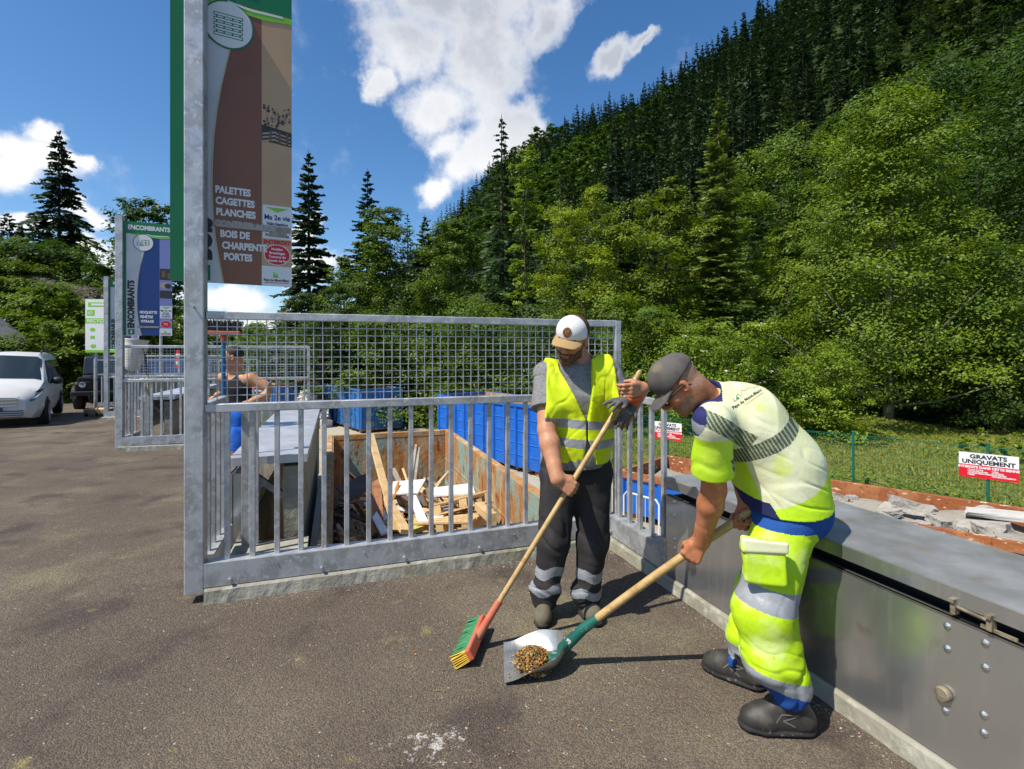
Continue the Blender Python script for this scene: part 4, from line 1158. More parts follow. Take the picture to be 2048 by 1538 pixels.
N_MID = leafmat('needles_mid', (0.030, 0.066, 0.020), (0.075, 0.120, 0.028), (0.11, 0.14, 0.03), 0.2)
N_LIGHT = leafmat('needles_light', (0.085, 0.140, 0.020), (0.190, 0.260, 0.034), (0.27, 0.30, 0.05), 0.3)
M_BARK = mat('bark', (0.10, 0.085, 0.06), 0.95, spots=[(3, (0.05, 0.042, 0.03), 0.4, 0.65, 5, (3, 3, 0.5)), (5, (0.17, 0.16, 0.13), 0.6, 0.75, 5)], bump=[(15, 0.8, 0.03, (2, 2, 0.4))], spec=0.1)
M_BARKGREY = mat('grey_bark', (0.20, 0.185, 0.15), 0.95, spots=[(4, (0.10, 0.09, 0.07), 0.4, 0.65, 5, (1, 1, 0.5)), (3, (0.07, 0.10, 0.03), 0.6, 0.75, 5)], bump=[(15, 0.8, 0.03)], spec=0.1)
M_FLOWER = mat('cream_blossom', (0.62, 0.62, 0.42), 0.8)

def leaf_cloud(rng, P, Nrm, size, tone, aspect=0.55, fold=True):
    """rhombic leaves at P (n,3) with normals Nrm; returns V, F, tone"""
    n = len(P)
    a = rng.normal(size=(n, 3)); a -= Nrm * np.sum(a * Nrm, 1, keepdims=True); a /= np.linalg.norm(a, axis=1, keepdims=True) + 1e-9
    b = np.cross(Nrm, a)
    s = (size * rng.uniform(0.65, 1.35, n))[:, None]
    V = np.stack([P - a * s * 0.5, P + b * s * aspect * 0.5 - Nrm * s * 0.08, P + a * s * 0.5 - Nrm * s * 0.12, P - b * s * aspect * 0.5 - Nrm * s * 0.08], 1).reshape(-1, 3)
    F = np.arange(4 * n).reshape(n, 4)
    return V, F, tone
def set_tone(me, tone_f):
    """tone_f (nfaces,2) -> corner colour attribute"""
    ca = me.color_attributes.new('tone', 'FLOAT_COLOR', 'CORNER')
    lt = np.empty(len(me.polygons), np.int32); me.polygons.foreach_get('loop_total', lt)
    c = np.repeat(tone_f, lt, axis=0)
    A = np.ones((len(c), 4), np.float32); A[:, 0] = c[:, 0]; A[:, 1] = c[:, 1]; A[:, 2] = 0
    ca.data.foreach_set('color', A.ravel())

def broadleaf(seed, H, Rc, base=0.18, n_lobe=16, n_clump=16, n_leaf=85, leaf=0.14, shape='round', trunk_r=0.16, flowers=0, sparse=0.0, limb=True, squash=1.0, mleaf=None, mbark=None, spread=0.55):
    """returns (crown mesh, trunk mesh) standing on z=0"""
    rng = np.random.default_rng(seed)
    zb = H * base
    # lobes of the crown
    lob = []
    for k in range(n_lobe):
        f = (k + 0.5) / n_lobe
        z = zb + (H - zb) * (0.06 + 0.90 * f)
        u = (z - zb) / (H - zb)
        if shape == 'round': prof = math.sqrt(max(0.02, 1 - (2 * (u - 0.42) / 1.18) ** 2))
        elif shape == 'cone': prof = max(0.08, (1 - u) ** 0.75) * (0.8 + 0.2 * min(1, u * 5))
        else: prof = math.sqrt(max(0.02, 1 - u ** 2.2)) * (0.75 + 0.25 * min(1, u * 4))
        ang = k * 2.39996 + rng.uniform(-.4, .4)
        rr = Rc * prof * rng.uniform(0.35, 0.78)
        lr = Rc * rng.uniform(0.26, 0.50) * (0.55 + 0.45 * prof)
        lob.append((rr * math.cos(ang), rr * math.sin(ang), z - lr * 0.25, lr))
    Ps, Ns, Ts = [], [], []
    for (x, y, z, lr) in lob:
        lt = rng.uniform(0, 0.45)
        d = rng.normal(size=(n_clump, 3)); d[:, 2] = d[:, 2] * 0.8 + 0.25
        d /= np.linalg.norm(d, axis=1, keepdims=True)
        rad = lr * rng.uniform(0.55, 1.08, (n_clump, 1))
        cc = np.array([x, y, z]) + d * rad * np.array([1, 1, 0.8 * squash])
        for c, dd in zip(cc, d):
            m = max(6, int(n_leaf * rng.uniform(0.5, 1.4) * (1 - sparse)))
            cs = lr * rng.uniform(0.13, 0.27)
            q = rng.normal(size=(m, 3)) * cs * np.array([1, 1, spread])
            p = c + q
            nn = rng.normal(size=(m, 3)) * 0.30 + np.array([-0.15, -0.1, 0.8]) + dd * 0.55
            nn /= np.linalg.norm(nn, axis=1, keepdims=True)
            Ps.append(p); Ns.append(nn)
            tt = np.clip(lt + rng.uniform(0, 0.45) + rng.normal(size=m) * 0.16, 0, 1)
            Ts.append(np.stack([tt, rng.uniform(0, 1, m)], 1))
    P = np.concatenate(Ps); N = np.concatenate(Ns); T = np.concatenate(Ts)
    keep = P[:, 2] > 0.1
    V, F, T = leaf_cloud(rng, P[keep], N[keep], leaf, T[keep])
    mi = np.zeros(len(F), int)
    if flowers:
        fi = rng.integers(0, len(P), flowers)
        fv = P[fi] + N[fi] * 0.08; fn = np.tile(np.array([[0, -0.3, 1.0]]), (flowers, 1)) + rng.normal(size=(flowers, 3)) * .2
        fn /= np.linalg.norm(fn, axis=1, keepdims=True)
        q = np.repeat(fv, 5, 0) + rng.normal(size=(flowers * 5, 3)) * np.array([.06, .06, .012])
        V2, F2, T2 = leaf_cloud(rng, q, np.repeat(fn, 5, 0), 0.08, np.full((flowers * 5, 2), 0.5), 0.9)
        F = np.concatenate([F, F2 + len(V)]); V = np.concatenate([V, V2]); T = np.concatenate([T, T2]); mi = np.concatenate([mi, np.ones(len(F2), int)])
    me = rawmesh('crown', V, F, mi, False); set_tone(me, T)
    me.materials.append(mleaf or L_MID)
    if flowers: me.materials.append(M_FLOWER)
    # trunk and limbs
    b = MB()
    top = H * 0.82
    pts = [(0.10 * math.sin(i * 1.3 + seed) * i / 4, 0.10 * math.cos(i * 1.7 + seed) * i / 4, top * i / 6 - (0.3 if i == 0 else 0)) for i in range(7)]
    b.tube(pts, [trunk_r * (1.25 if i == 0 else 1 - i / 7.2) for i in range(7)], 8)
    if limb:
        for (x, y, z, lr) in lob[::1]:
            z0 = max(zb * 0.7, z - 0.35 * math.hypot(x, y) - 0.35 * H * 0.3)
            z0 = min(z0, top * 0.95); k = z0 / top
            s = Vector((pts[int(k * 6)][0], pts[int(k * 6)][1], z0))
            e = Vector((x, y, z))
            mid = s.lerp(e, 0.5) + Vector((0, 0, -0.12 * (e - s).length * 0.4))
            r = trunk_r * (1 - k * 0.85) * 0.5
            b.tube([s, mid, e, e + Vector((x, y, lr * 1.2)) * 0.25], [r, r * 0.6, r * 0.35, r * 0.12], 5)
    tm = bpy.data.meshes.new('trunk'); tm.from_pydata([tuple(v) for v in b.v], [], b.f); tm.materials.append(mbark or M_BARK)
    tm.polygons.foreach_set('use_smooth', [True] * len(tm.polygons))
    return me, tm

def spruce(seed, H, Rc, whorls=34, br=9, twigs=9, base=0.06, m=None, ragged=0.25, droop=0.35, gaps=(), w=0.11, trunk_r=None, merge=False):
    rng = np.random.default_rng(seed)
    Vs, Fs, Ts = [], [], []; off = 0
    tr = trunk_r or H * 0.012
    for i in range(whorls):
        f = i / (whorls - 1)
        h = H * (base + (0.985 - base) * f)
        r0 = Rc * (1 - f) ** 0.82 * rng.uniform(1 - ragged, 1 + ragged * 0.4) + 0.12
        if any(a < f < b for a, b in gaps) : r0 *= 0.45
        nb = max(4, int(br * (0.55 + 0.45 * (1 - f)) + rng.uniform(-1, 1)))
        a0 = rng.uniform(0, 6.28)
        for k in range(nb):
            az = a0 + 6.283 * k / nb + rng.uniform(-.3, .3)
            r = r0 * rng.uniform(0.55, 1.12); h = H * min(0.985, base + (0.985 - base) * (f + rng.uniform(-0.55, 0.55) / whorls))
            d = np.array([math.cos(az), math.sin(az), 0]); lat = np.array([-math.sin(az), math.cos(az), 0]); up = np.array([0, 0, 1.0])
            rise = 0.5 * f - 0.08
            nt = max(3, int(twigs * (0.5 + 0.5 * r / Rc)))
            s = np.linspace(0.22, 1.0, nt)
            dz = r * (rise * s - droop * s ** 2 + 0.12 * s ** 4)
            cen = d * (r * s)[:, None] + up * (h + dz)[:, None]
            L = r * (0.42 * (1.08 - s) + 0.10) + 0.05
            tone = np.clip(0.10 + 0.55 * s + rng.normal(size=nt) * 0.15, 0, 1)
            for sd in (-1, 1):
                dirv = d * 0.62 + lat * sd * 0.72 + up * (-0.22)
                dirv = dirv / np.linalg.norm(dirv)
                tip = cen + dirv * L[:, None] + rng.normal(size=(nt, 3)) * 0.03 * r
                ww = np.maximum(w * (0.5 + 0.5 * L / max(L.max(), .01)), 0.03)[:, None]
                side = np.cross(dirv, up); side /= np.linalg.norm(side)
                midp = (cen * 0.55 + tip * 0.45)
                nn2 = np.cross(dirv, side); rl_ = rng.uniform(-1.1, 1.1, (nt, 1))
                sv = side * np.cos(rl_) + nn2 * np.sin(rl_)
                V = np.stack([cen, midp + sv * ww, tip, midp - sv * ww - up * ww * 0.6], 1).reshape(-1, 3)
                F = np.arange(4 * nt).reshape(nt, 4) + off; off += 4 * nt
                Vs.append(V); Fs.append(F); Ts.append(np.stack([tone, rng.uniform(0, 1, nt)], 1))
            # spine of the branch
            a = d * r * 0.1 + up * (h + 0.02 * r); e = cen[-1] + d * 0.06 * r
            mid = cen[nt // 2]
            V = np.stack([a, mid + lat * w * 0.55, e, mid - lat * w * 0.55 - up * 0.03]); Vs.append(V); Fs.append(np.arange(4).reshape(1, 4) + off); off += 4; Ts.append(np.array([[0.4, 0.3]]))
    # leader
    V = np.array([[0, 0, H * 0.93], [0.05, 0, H * 0.96], [0, 0, H * 1.01], [-0.05, 0, H * 0.96]]); Vs.append(V); Fs.append(np.arange(4).reshape(1, 4) + off); off += 4; Ts.append(np.array([[.5, .5]]))
    V = np.concatenate(Vs); F = np.concatenate(Fs); T = np.concatenate(Ts)
    b = MB(); b.tube([(0, 0, -0.4), (0.02 * H * 0.1, 0, H * 0.4), (0, 0, H * 0.97)], [tr * 1.2, tr * 0.7, tr * 0.12], 7)
    if merge:
        tv = np.array([tuple(v) for v in b.v])
        Fl = [F] + [np.array([f]) + len(V) for f in b.f]
        me = rawmesh('spruce', np.concatenate([V, tv]), Fl, np.concatenate([np.zeros(len(F), int), np.ones(len(b.f), int)]))
        set_tone(me, np.concatenate([T, np.zeros((len(b.f), 2))])); me.materials.append(m or N_DARK); me.materials.append(M_BARK)
        return me, None
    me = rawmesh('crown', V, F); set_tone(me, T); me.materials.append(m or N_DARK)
    tm = bpy.data.meshes.new('trunk'); tm.from_pydata([tuple(v) for v in b.v], [], b.f); tm.materials.append(M_BARK)
    tm.polygons.foreach_set('use_smooth', [True] * len(tm.polygons))
    return me, tm

def plant(name, label, cat, meshes, loc, rz=0.0, sc=1.0, group=None):
    root = thing(name, label, cat, loc, group, rz)
    root.scale = (sc, sc, sc) if not hasattr(sc, '__len__') else sc
    link('crown', meshes[0], root); 
    if meshes[1] is not None: link('trunk', meshes[1], root)
    return root

# ------------------------------------------------------------------ the trees one can tell apart, by picture and distance
def spot(px, d, top, z=None):
    x = (px - 1024) / F_PX * d
    zb = tz(x, d) if z is None else z
    H = CAM_H + (HOR - top) / F_PX * d - zb
    return Vector((x, d, zb)), H
GT = 'trees along the far edge of the meadow'
def near_spruce(seed, px, d, top, wpx, label, m, group=GT, **kw):
    p, H = spot(px, d, top); Rc = wpx / 2 / F_PX * d
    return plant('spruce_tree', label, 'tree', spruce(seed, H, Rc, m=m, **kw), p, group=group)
def near_broad(seed, px, d, top, wpx, label, m, group=GT, name='broadleaf_tree', cat='tree', z=None, **kw):
    p, H = spot(px, d, top, z); Rc = wpx / 2 / F_PX * d
    return plant(name, label, cat, broadleaf(seed, H, Rc, mleaf=m, **kw), p, group=group)

near_spruce(3, 617, 36, 300, 190, 'tall dark spruce right of the brown wood waste sign', N_DARK, whorls=42, br=12, twigs=14, base=0.10, w=0.14)
near_spruce(4, 735, 42, 338, 170, 'slender dark spruce between the tall one and the rounded green tree', N_DARK, whorls=38, br=11, twigs=13, w=0.14)
near_spruce(5, 815, 50, 425, 120, 'small spruce tip peeping over the broadleaf trees', N_DARK, whorls=24, br=8, twigs=9)
near_spruce(6, 1003, 36, 228, 215, 'ragged tall spruce with drooping boughs left of the mountain side', N_MID, whorls=36, br=8, twigs=12, ragged=0.55, droop=0.6, w=0.11)
near_spruce(7, 1232, 62, 235, 190, 'dark conical spruce standing behind the yellowish trees', N_HILL, whorls=36, br=10, twigs=11, w=0.18)
near_spruce(8, 1437, 25, 176, 200, 'pale green sunlit spruce rising above the broadleaf trees', N_LIGHT, whorls=46, br=11, twigs=13, droop=0.25, w=0.085)
near_spruce(9, 1120, 75, 320, 110, 'distant pale spruce at the foot of the mountain side', N_MID, whorls=26, br=8, twigs=8, w=0.2)

near_spruce(17, 850, 40, 430, 210, 'full dark green spruce behind the mid green leafy trees', N_MID, whorls=34, br=11, twigs=11, w=0.15)
near_broad(37, 690, 33, 505, 200, 'bushy tree filling the gap between the two dark spruces', L_MID, shape='cone', n_lobe=18, n_clump=16, n_leaf=80, leaf=0.17, base=0.03)
near_broad(21, 770, 31, 402, 260, 'rounded green tree right of the tall dark spruce', L_MID, shape='cone', n_lobe=22, n_clump=17, n_leaf=80, leaf=0.17, base=0.05)
near_broad(22, 640, 29, 560, 230, 'low bushy green tree under the tall dark spruce', L_DULL, shape='round', n_lobe=14, n_clump=16, n_leaf=80, leaf=0.15, base=0.02)
near_broad(23, 905, 29, 425, 260, 'mid green leafy tree left of the ragged spruce', L_MID, shape='cone', n_lobe=22, n_clump=17, n_leaf=80, leaf=0.16, base=0.04)
near_broad(24, 1052, 28, 270, 110, 'thin sparse light green tree beside the ragged spruce', L_BRIGHT, shape='tall', n_lobe=20, n_clump=9, n_leaf=34, leaf=0.19, base=0.2, sparse=0.2, trunk_r=0.09)
near_broad(25, 1170, 26, 372, 260, 'domed yellow green tree in the middle of the tree line', L_YELLOW, shape='round', n_lobe=24, n_clump=17, n_leaf=85, leaf=0.13, base=0.05)
near_broad(26, 1335, 26, 355, 230, 'yellow green maple left of the pale spruce', L_YELLOW, shape='round', n_lobe=24, n_clump=16, n_leaf=80, leaf=0.16, base=0.03)
near_broad(27, 1560, 48, 262, 250, 'dark rounded tree between the pale spruce and the great tree', L_MID, shape='round', n_lobe=20, n_clump=15, n_leaf=80, leaf=0.28, base=0.05)
near_broad(28, 1778, 20.5, 172, 520, 'great spreading light green tree with grey trunk at right', L_BRIGHT, shape='cone', n_lobe=54, n_clump=17, n_leaf=85, leaf=0.125, base=0.05, trunk_r=0.17, mbark=M_BARKGREY)
near_broad(29, 1575, 26, 430, 210, 'leafy green tree in front of the pale spruce', L_BRIGHT, shape='round', n_lobe=22, n_clump=16, n_leaf=80, leaf=0.14, base=0.03)
near_broad(30, 2010, 19, 470, 330, 'dark leafy tree at the right edge of the view', L_MID, shape='round', n_lobe=24, n_clump=17, n_leaf=80, leaf=0.12, base=0.08)
near_broad(31, 1960, 33, 60, 420, 'tall dark tree high at the right behind the great tree', L_DARK, shape='round', n_lobe=28, n_clump=15, n_leaf=80, leaf=0.24, base=0.1)
near_broad(32, 2180, 26, 100, 420, 'dark tree at the far right margin', L_DARK, shape='round', n_lobe=24, n_clump=14, n_leaf=80, leaf=0.2, base=0.1)
GB = 'shrubs below the tree line'
near_broad(41, 1450, 17.5, 640, 310, 'elder bush dotted with cream flower heads above the bent man', L_BRIGHT, GB, 'elder_bush', 'bush', shape='round', n_lobe=20, n_clump=16, n_leaf=70, leaf=0.10, base=0.0, flowers=90, limb=False, trunk_r=0.05)
near_broad(42, 1290, 20, 590, 260, 'dense green bush behind the man in the yellow vest', L_MID, GB, 'bush', 'bush', shape='round', n_lobe=18, n_clump=15, n_leaf=70, leaf=0.12, base=0.0, limb=False, trunk_r=0.05)
near_broad(43, 1110, 22, 600, 260, 'dense dull bush below the domed yellow green tree', L_DULL, GB, 'bush', 'bush', shape='round', n_lobe=18, n_clump=15, n_leaf=70, leaf=0.13, base=0.0, limb=False, trunk_r=0.05)
near_broad(44, 960, 26, 600, 280, 'mid green bush beyond the bright blue skip', L_MID, GB, 'bush', 'bush', shape='round', n_lobe=18, n_clump=15, n_leaf=70, leaf=0.15, base=0.0, limb=False, trunk_r=0.05)
near_broad(45, 800, 28, 620, 280, 'mid green bush beyond the faded blue skip', L_MID, GB, 'bush', 'bush', shape='round', n_lobe=18, n_clump=15, n_leaf=70, leaf=0.16, base=0.0, limb=False, trunk_r=0.05)
near_broad(46, 1640, 17.5, 700, 220, 'leafy bush at the foot of the great tree, left of its trunk', L_BRIGHT, GB, 'bush', 'bush', shape='round', n_lobe=16, n_clump=14, n_leaf=60, leaf=0.10, base=0.0, limb=False, trunk_r=0.04)
near_broad(47, 1900, 22, 640, 330, 'dark shady bush right of the great trunk', L_DARK, GB, 'bush', 'bush', shape='round', n_lobe=18, n_clump=15, n_leaf=70, leaf=0.12, base=0.0, limb=False, trunk_r=0.05)
near_broad(48, 2060, 17.0, 720, 200, 'dark shrub at the right edge above the fence', L_DULL, GB, 'bush', 'bush', shape='round', n_lobe=14, n_clump=14, n_leaf=60, leaf=0.10, base=0.0, limb=False, trunk_r=0.04)
near_broad(49, 1790, 25, 600, 340, 'dark undergrowth bush behind the great trunk', L_DARK, GB, 'bush', 'bush', shape='round', n_lobe=18, n_clump=15, n_leaf=70, leaf=0.14, base=0.0, limb=False, trunk_r=0.05)
near_broad(50, 1400, 26, 560, 340, 'deep green bush behind the elder bush', L_DARK, GB, 'bush', 'bush', shape='round', n_lobe=18, n_clump=15, n_leaf=70, leaf=0.15, base=0.0, limb=False, trunk_r=0.05)
near_broad(51, 1230, 30, 540, 360, 'deep green bush between the two yellow green trees', L_DARK, GB, 'bush', 'bush', shape='round', n_lobe=18, n_clump=15, n_leaf=70, leaf=0.17, base=0.0, limb=False, trunk_r=0.05)
near_broad(52, 700, 34, 600, 260, 'dark bush under the slender spruce', L_DARK, GB, 'bush', 'bush', shape='round', n_lobe=16, n_clump=15, n_leaf=70, leaf=0.18, base=0.0, limb=False, trunk_r=0.05)
near_broad(53, 560, 38, 640, 200, 'dark bush beyond the man in shorts', L_MID, GB, 'bush', 'bush', shape='round', n_lobe=14, n_clump=14, n_leaf=70, leaf=0.2, base=0.0, limb=False, trunk_r=0.05)
for i, (px, d, top) in enumerate([(1965, 12.6, 850), (2010, 12.2, 868), (2040, 13.0, 862), (1930, 13.2, 868)]):
    near_broad(60 + i, px, d, top, 46, 'leafy weed sprouting behind the green fence near the full sign', L_BRIGHT, 'weeds behind the green fence', 'tall_weed', 'weed', shape='cone', n_lobe=7, n_clump=5, n_leaf=10, leaf=0.10, base=0.0, limb=False, trunk_r=0.012)

# left side: bank with spruces and bushes
GL = 'trees on the bank at left'
near_spruce(12, 118, 42, 258, 170, 'tall gappy spruce standing alone on the left bank', N_DARK, GL, whorls=32, br=8, twigs=11, ragged=0.5, droop=0.5, gaps=((0.42, 0.48), (0.70, 0.75)), w=0.19, base=0.2)
near_spruce(13, 14, 40, 425, 110, 'small dark spruce at the left edge', N_DARK, GL, whorls=24, br=8, twigs=9, w=0.12)
near_spruce(14, 66, 44, 432, 90, 'small dark spruce beside the tall gappy one', N_DARK, GL, whorls=24, br=8, twigs=9, w=0.12)
near_spruce(15, 40, 37, 452, 120, 'dark spruce rising from the middle of the left bank', N_DARK, GL, whorls=26, br=9, twigs=9, w=0.16)
near_spruce(16, 172, 40, 492, 110, 'dark spruce behind the recycling notice', N_DARK, GL, whorls=26, br=9, twigs=9, w=0.16)
near_broad(35, 85, 31, 492, 190, 'dark leafy tree on the left bank below the gappy spruce', L_DARK, GL, shape='round', n_lobe=18, n_clump=15, n_leaf=70, leaf=0.17, base=0.03)
near_broad(36, 5, 27, 560, 170, 'mid green tree on the left bank at the edge of the view', L_MID, GL, shape='round', n_lobe=16, n_clump=14, n_leaf=70, leaf=0.15, base=0.03)
near_broad(33, 285, 27, 395, 210, 'leafy tree seen behind the blue waste sign', L_DARK, GL, shape='tall', n_lobe=22, n_clump=10, n_leaf=60, leaf=0.20, base=0.25, sparse=0.1, trunk_r=0.13)
near_broad(34, 345, 38, 590, 170, 'rounded tree low behind the blue waste sign', L_MID, GL, shape='round', n_lobe=14, n_clump=14, n_leaf=70, leaf=0.2, base=0.02)
for i, (px, d, top, w_, m, lb) in enumerate([
        (30, 29, 545, 210, L_MID, 'mid green bush above the brown shed roof'), (110, 27, 590, 190, L_BRIGHT, 'sunlit bush above the white van'),
        (180, 26, 610, 160, L_BRIGHT, 'sunlit bush above the black off-roader'), (60, 33, 500, 200, L_DARK, 'dark bush high on the left bank'),
        (150, 32, 535, 190, L_MID, 'green bush half way up the left bank'), (215, 31, 600, 150, L_MID, 'green bush behind the recycling notice'),
        (-40, 28, 560, 220, L_DARK, 'dark bush at the left edge of the bank'), (20, 36, 470, 160, L_MID, 'bush below the small spruces on the bank'),
        (250, 36, 620, 170, L_DARK, 'dark bush behind the second gate'),
        (40, 22.5, 620, 200, L_MID, 'green bush at the foot of the bank above the shed'), (135, 23, 640, 170, L_BRIGHT, 'light bush at the foot of the bank behind the van'), (210, 24, 640, 170, L_MID, 'bush at the foot of the bank left of the third gate'),
        (300, 30, 640, 160, L_MID, 'bush low behind the second gate rails'), (90, 25, 560, 150, L_MID, 'mid green bush in the middle of the bank'), (-60, 23, 600, 200, L_MID, 'bush left of the shed roof')]):
    near_broad(70 + i, px, d, top, w_, lb, m, 'bushes on the left bank', 'bush', 'bush', shape='round', n_lobe=15, n_clump=14, n_leaf=65, leaf=0.16, base=0.0, limb=False, trunk_r=0.05)
for i, (px, d, top, w_) in enumerate([(400, 70, 655, 120), (450, 90, 650, 120), (505, 80, 660, 130), (340, 60, 640, 120), (540, 60, 640, 140), (290, 55, 640, 120)]):
    near_broad(85 + i, px, d, top, w_, 'small far tree down the valley seen through the mesh', L_MID, 'far trees down the valley', 'broadleaf_tree', 'tree', shape='round', n_lobe=10, n_clump=10, n_leaf=50, leaf=0.4, base=0.02, limb=False)

# ------------------------------------------------------------------ forest on the mountain side
rng = np.random.default_rng(77)
HS = [spruce(200 + i, 15, 2.6 + 0.4 * (i % 2), whorls=20, br=7, twigs=6, m=N_HILL, w=0.26, merge=True, ragged=0.35)[0] for i in range(3)]
HS += [spruce(210, 15, 2.9, whorls=20, br=7, twigs=6, m=N_MID, w=0.26, merge=True, ragged=0.35)[0]]
HB = [broadleaf(220 + i, 12, 4.2, base=0.03, n_lobe=12, n_clump=10, n_leaf=34, leaf=0.55, mleaf=L_HILL, limb=False)[0] for i in range(2)]
cand = []
for k in range(36000):
    t = rng.uniform(-0.30, 2.1)
    y = rng.uniform(38, 330)
    if rng.uniform(0, 1) > y / 330: continue
    x = t * y
    z = tz(x, y)
    R_ = np.interp(t, [-0.6, -0.15, 0.0, 0.12, 0.27, 0.46, 1.0, 2.0, 3.0], [400, 340, 300, 260, 220, 185, 125, 70, 45])
    if y > R_ + 6 or y < np.interp(t, [-.3, .1, .5, 1.0, 2.0], [75, 52, 46, 36, 26]): continue
    if (z - CAM_H) / y > 1.0 or t < -0.16 and y < 120: continue
    cand.append((t, y, x, z, R_))
# thin out to a spacing
cand.sort(key=lambda c: c[1])
grid = {}; keep = []
for c in cand:
    sp = 2.9 + 0.004 * c[1]
    g = (int(c[2] // 4), int(c[1] // 4)); ok = True
    for i in (-1, 0, 1):
        for j in (-1, 0, 1):
            for q in grid.get((g[0] + i, g[1] + j), ()):
                if (q[2] - c[2]) ** 2 + (q[1] - c[1]) ** 2 < sp * sp: ok = False
    if ok:
        grid.setdefault(g, []).append(c); keep.append(c)
def kind_of(t, y, x):
    f = math.sin(x * 0.045 + 1.3) + math.sin(y * 0.05 - x * 0.02) + (0.9 if (t > 0.62) else 0.0)
    return 'b' if f + rng.normal() * 0.6 > 0.85 else 's'
# those that show largest stand alone, the rest is one mass
score = sorted(range(len(keep)), key=lambda i: keep[i][1] - (70 if keep[i][1] > keep[i][4] - 12 else 0))
alone = set([i for i in score if keep[i][0] < 1.08 and (keep[i][3] - CAM_H) / keep[i][1] < 0.72][:250])
proto = {}
MV, MF, MT, MM = [], [], [], []; off = 0
def mesh_arrays(me):
    v = np.empty(len(me.vertices) * 3, np.float32); me.vertices.foreach_get('co', v)
    n = len(me.polygons); lt = np.empty(n, np.int32); me.polygons.foreach_get('loop_total', lt)
    li = np.empty(len(me.loops), np.int32); me.loops.foreach_get('vertex_index', li)
    return v.reshape(-1, 3), li, lt
lowS = [spruce(230 + i, 15, 2.7, whorls=13, br=6, twigs=3, m=N_HILL, w=0.42, ragged=0.35)[0] for i in range(2)]
lowB = [broadleaf(240, 11, 4.4, base=0.02, n_lobe=9, n_clump=7, n_leaf=14, leaf=0.95, mleaf=L_HILL, limb=False)[0]]
lowA = {'s': [mesh_arrays(m)[0] for m in lowS], 'b': [mesh_arrays(m)[0] for m in lowB]}
for i, (t, y, x, z, R_) in enumerate(keep):
    kd = kind_of(t, y, x)
    s = rng.uniform(0.48, 1.18) * (0.9 if kd == 's' else 0.8)
    if y < 70: s *= 0.85
    if i in alone:
        if kd == 's':
            me = HS[3 if rng.uniform() < 0.22 else int(rng.integers(0, 3))]
            o = link('spruce_tree', me); lb, ct = 'dark spruce among the trees covering the mountain side', 'tree'
            g = 'spruces on the mountain side'
        else:
            me = HB[int(rng.integers(0, 2))]; o = link('broadleaf_tree', me); lb, ct, g = 'rounded green broadleaf tree among the spruces of the mountain side', 'tree', 'broadleaf trees on the mountain side'
        o.location = (x, y, z - 0.5); o.rotation_euler = (0, 0, rng.uniform(0, 6.28)); o.scale = (s * rng.uniform(1.15, 1.5), s * rng.uniform(1.15, 1.5), s)
        tag(o, lb, ct, g)
    else:
        A = lowA[kd]; v = A[int(rng.integers(0, len(A)))]
        a = rng.uniform(0, 6.28); c_, s_ = math.cos(a), math.sin(a)
        w = np.stack([(v[:, 0] * c_ - v[:, 1] * s_) * s * 1.35 + x, (v[:, 0] * s_ + v[:, 1] * c_) * s * 1.35 + y, v[:, 2] * s + z - 0.5], 1)
        nf = len(w) // 4
        MV.append(w[:nf * 4]); MT.append(np.stack([np.clip(rng.normal(size=nf) * 0.18 + rng.uniform(0.0, 0.85), 0, 1), rng.uniform(0, 1, nf)], 1)); MM.append(np.full(nf, 0 if kd == 's' else 1))
V = np.concatenate(MV); n = len(V) // 4
me = rawmesh('forest', V, np.arange(4 * n).reshape(n, 4), np.concatenate(MM)); set_tone(me, np.concatenate(MT)); me.materials.append(N_HILL); me.materials.append(L_HILL)
tag(link('forest', me), 'dense spruce and broadleaf forest covering the mountain side', 'forest', kind='stuff')

# meadow grass tufts
n = 42000
gx = []; 
T_ = rng.uniform(-0.35, 1.35, n * 2); Y_ = rng.uniform(8, 26, n * 2); X_ = T_ * Y_
s_ = 0.683 * (X_ - 7.33) + 0.73 * (Y_ - 11.0); s0_ = 2.6 * smooth((3.0 - X_) / 2.5) + 0.12
okk = (s_ > s0_ + 0.6) & (s_ < 12)
X_, Y_ = X_[okk][:n], Y_[okk][:n]
Z_ = terrain_z(X_, Y_); n = len(X_)
ang = rng.uniform(0, 6.28, n); hgt = rng.uniform(0.03, 0.10, n) * (0.7 + 0.6 * (np.sin(X_ * 2.1) * np.sin(Y_ * 1.7) > 0.2)); ww = rng.uniform(0.012, 0.03, n)
dx, dy = np.cos(ang) * ww, np.sin(ang) * ww; lx, ly = rng.normal(size=n) * 0.05, rng.normal(size=n) * 0.05
V = np.stack([np.stack([X_ - dx, Y_ - dy, Z_ - .01], 1), np.stack([X_ + dx, Y_ + dy, Z_ - .01], 1), np.stack([X_ + lx, Y_ + ly, Z_ + hgt], 1)], 1).reshape(-1, 3)
me = rawmesh('grass', V, np.arange(3 * n).reshape(n, 3)); set_tone(me, np.stack([rng.uniform(0, 1, n), rng.uniform(0, 1, n)], 1))
me.materials.append(leafmat('grass_blades', (0.14, 0.185, 0.02), (0.28, 0.30, 0.05), (0.42, 0.34, 0.11), 0.3))
tag(link('grass', me), 'rough meadow grass behind the green fence', 'grass', kind='stuff')

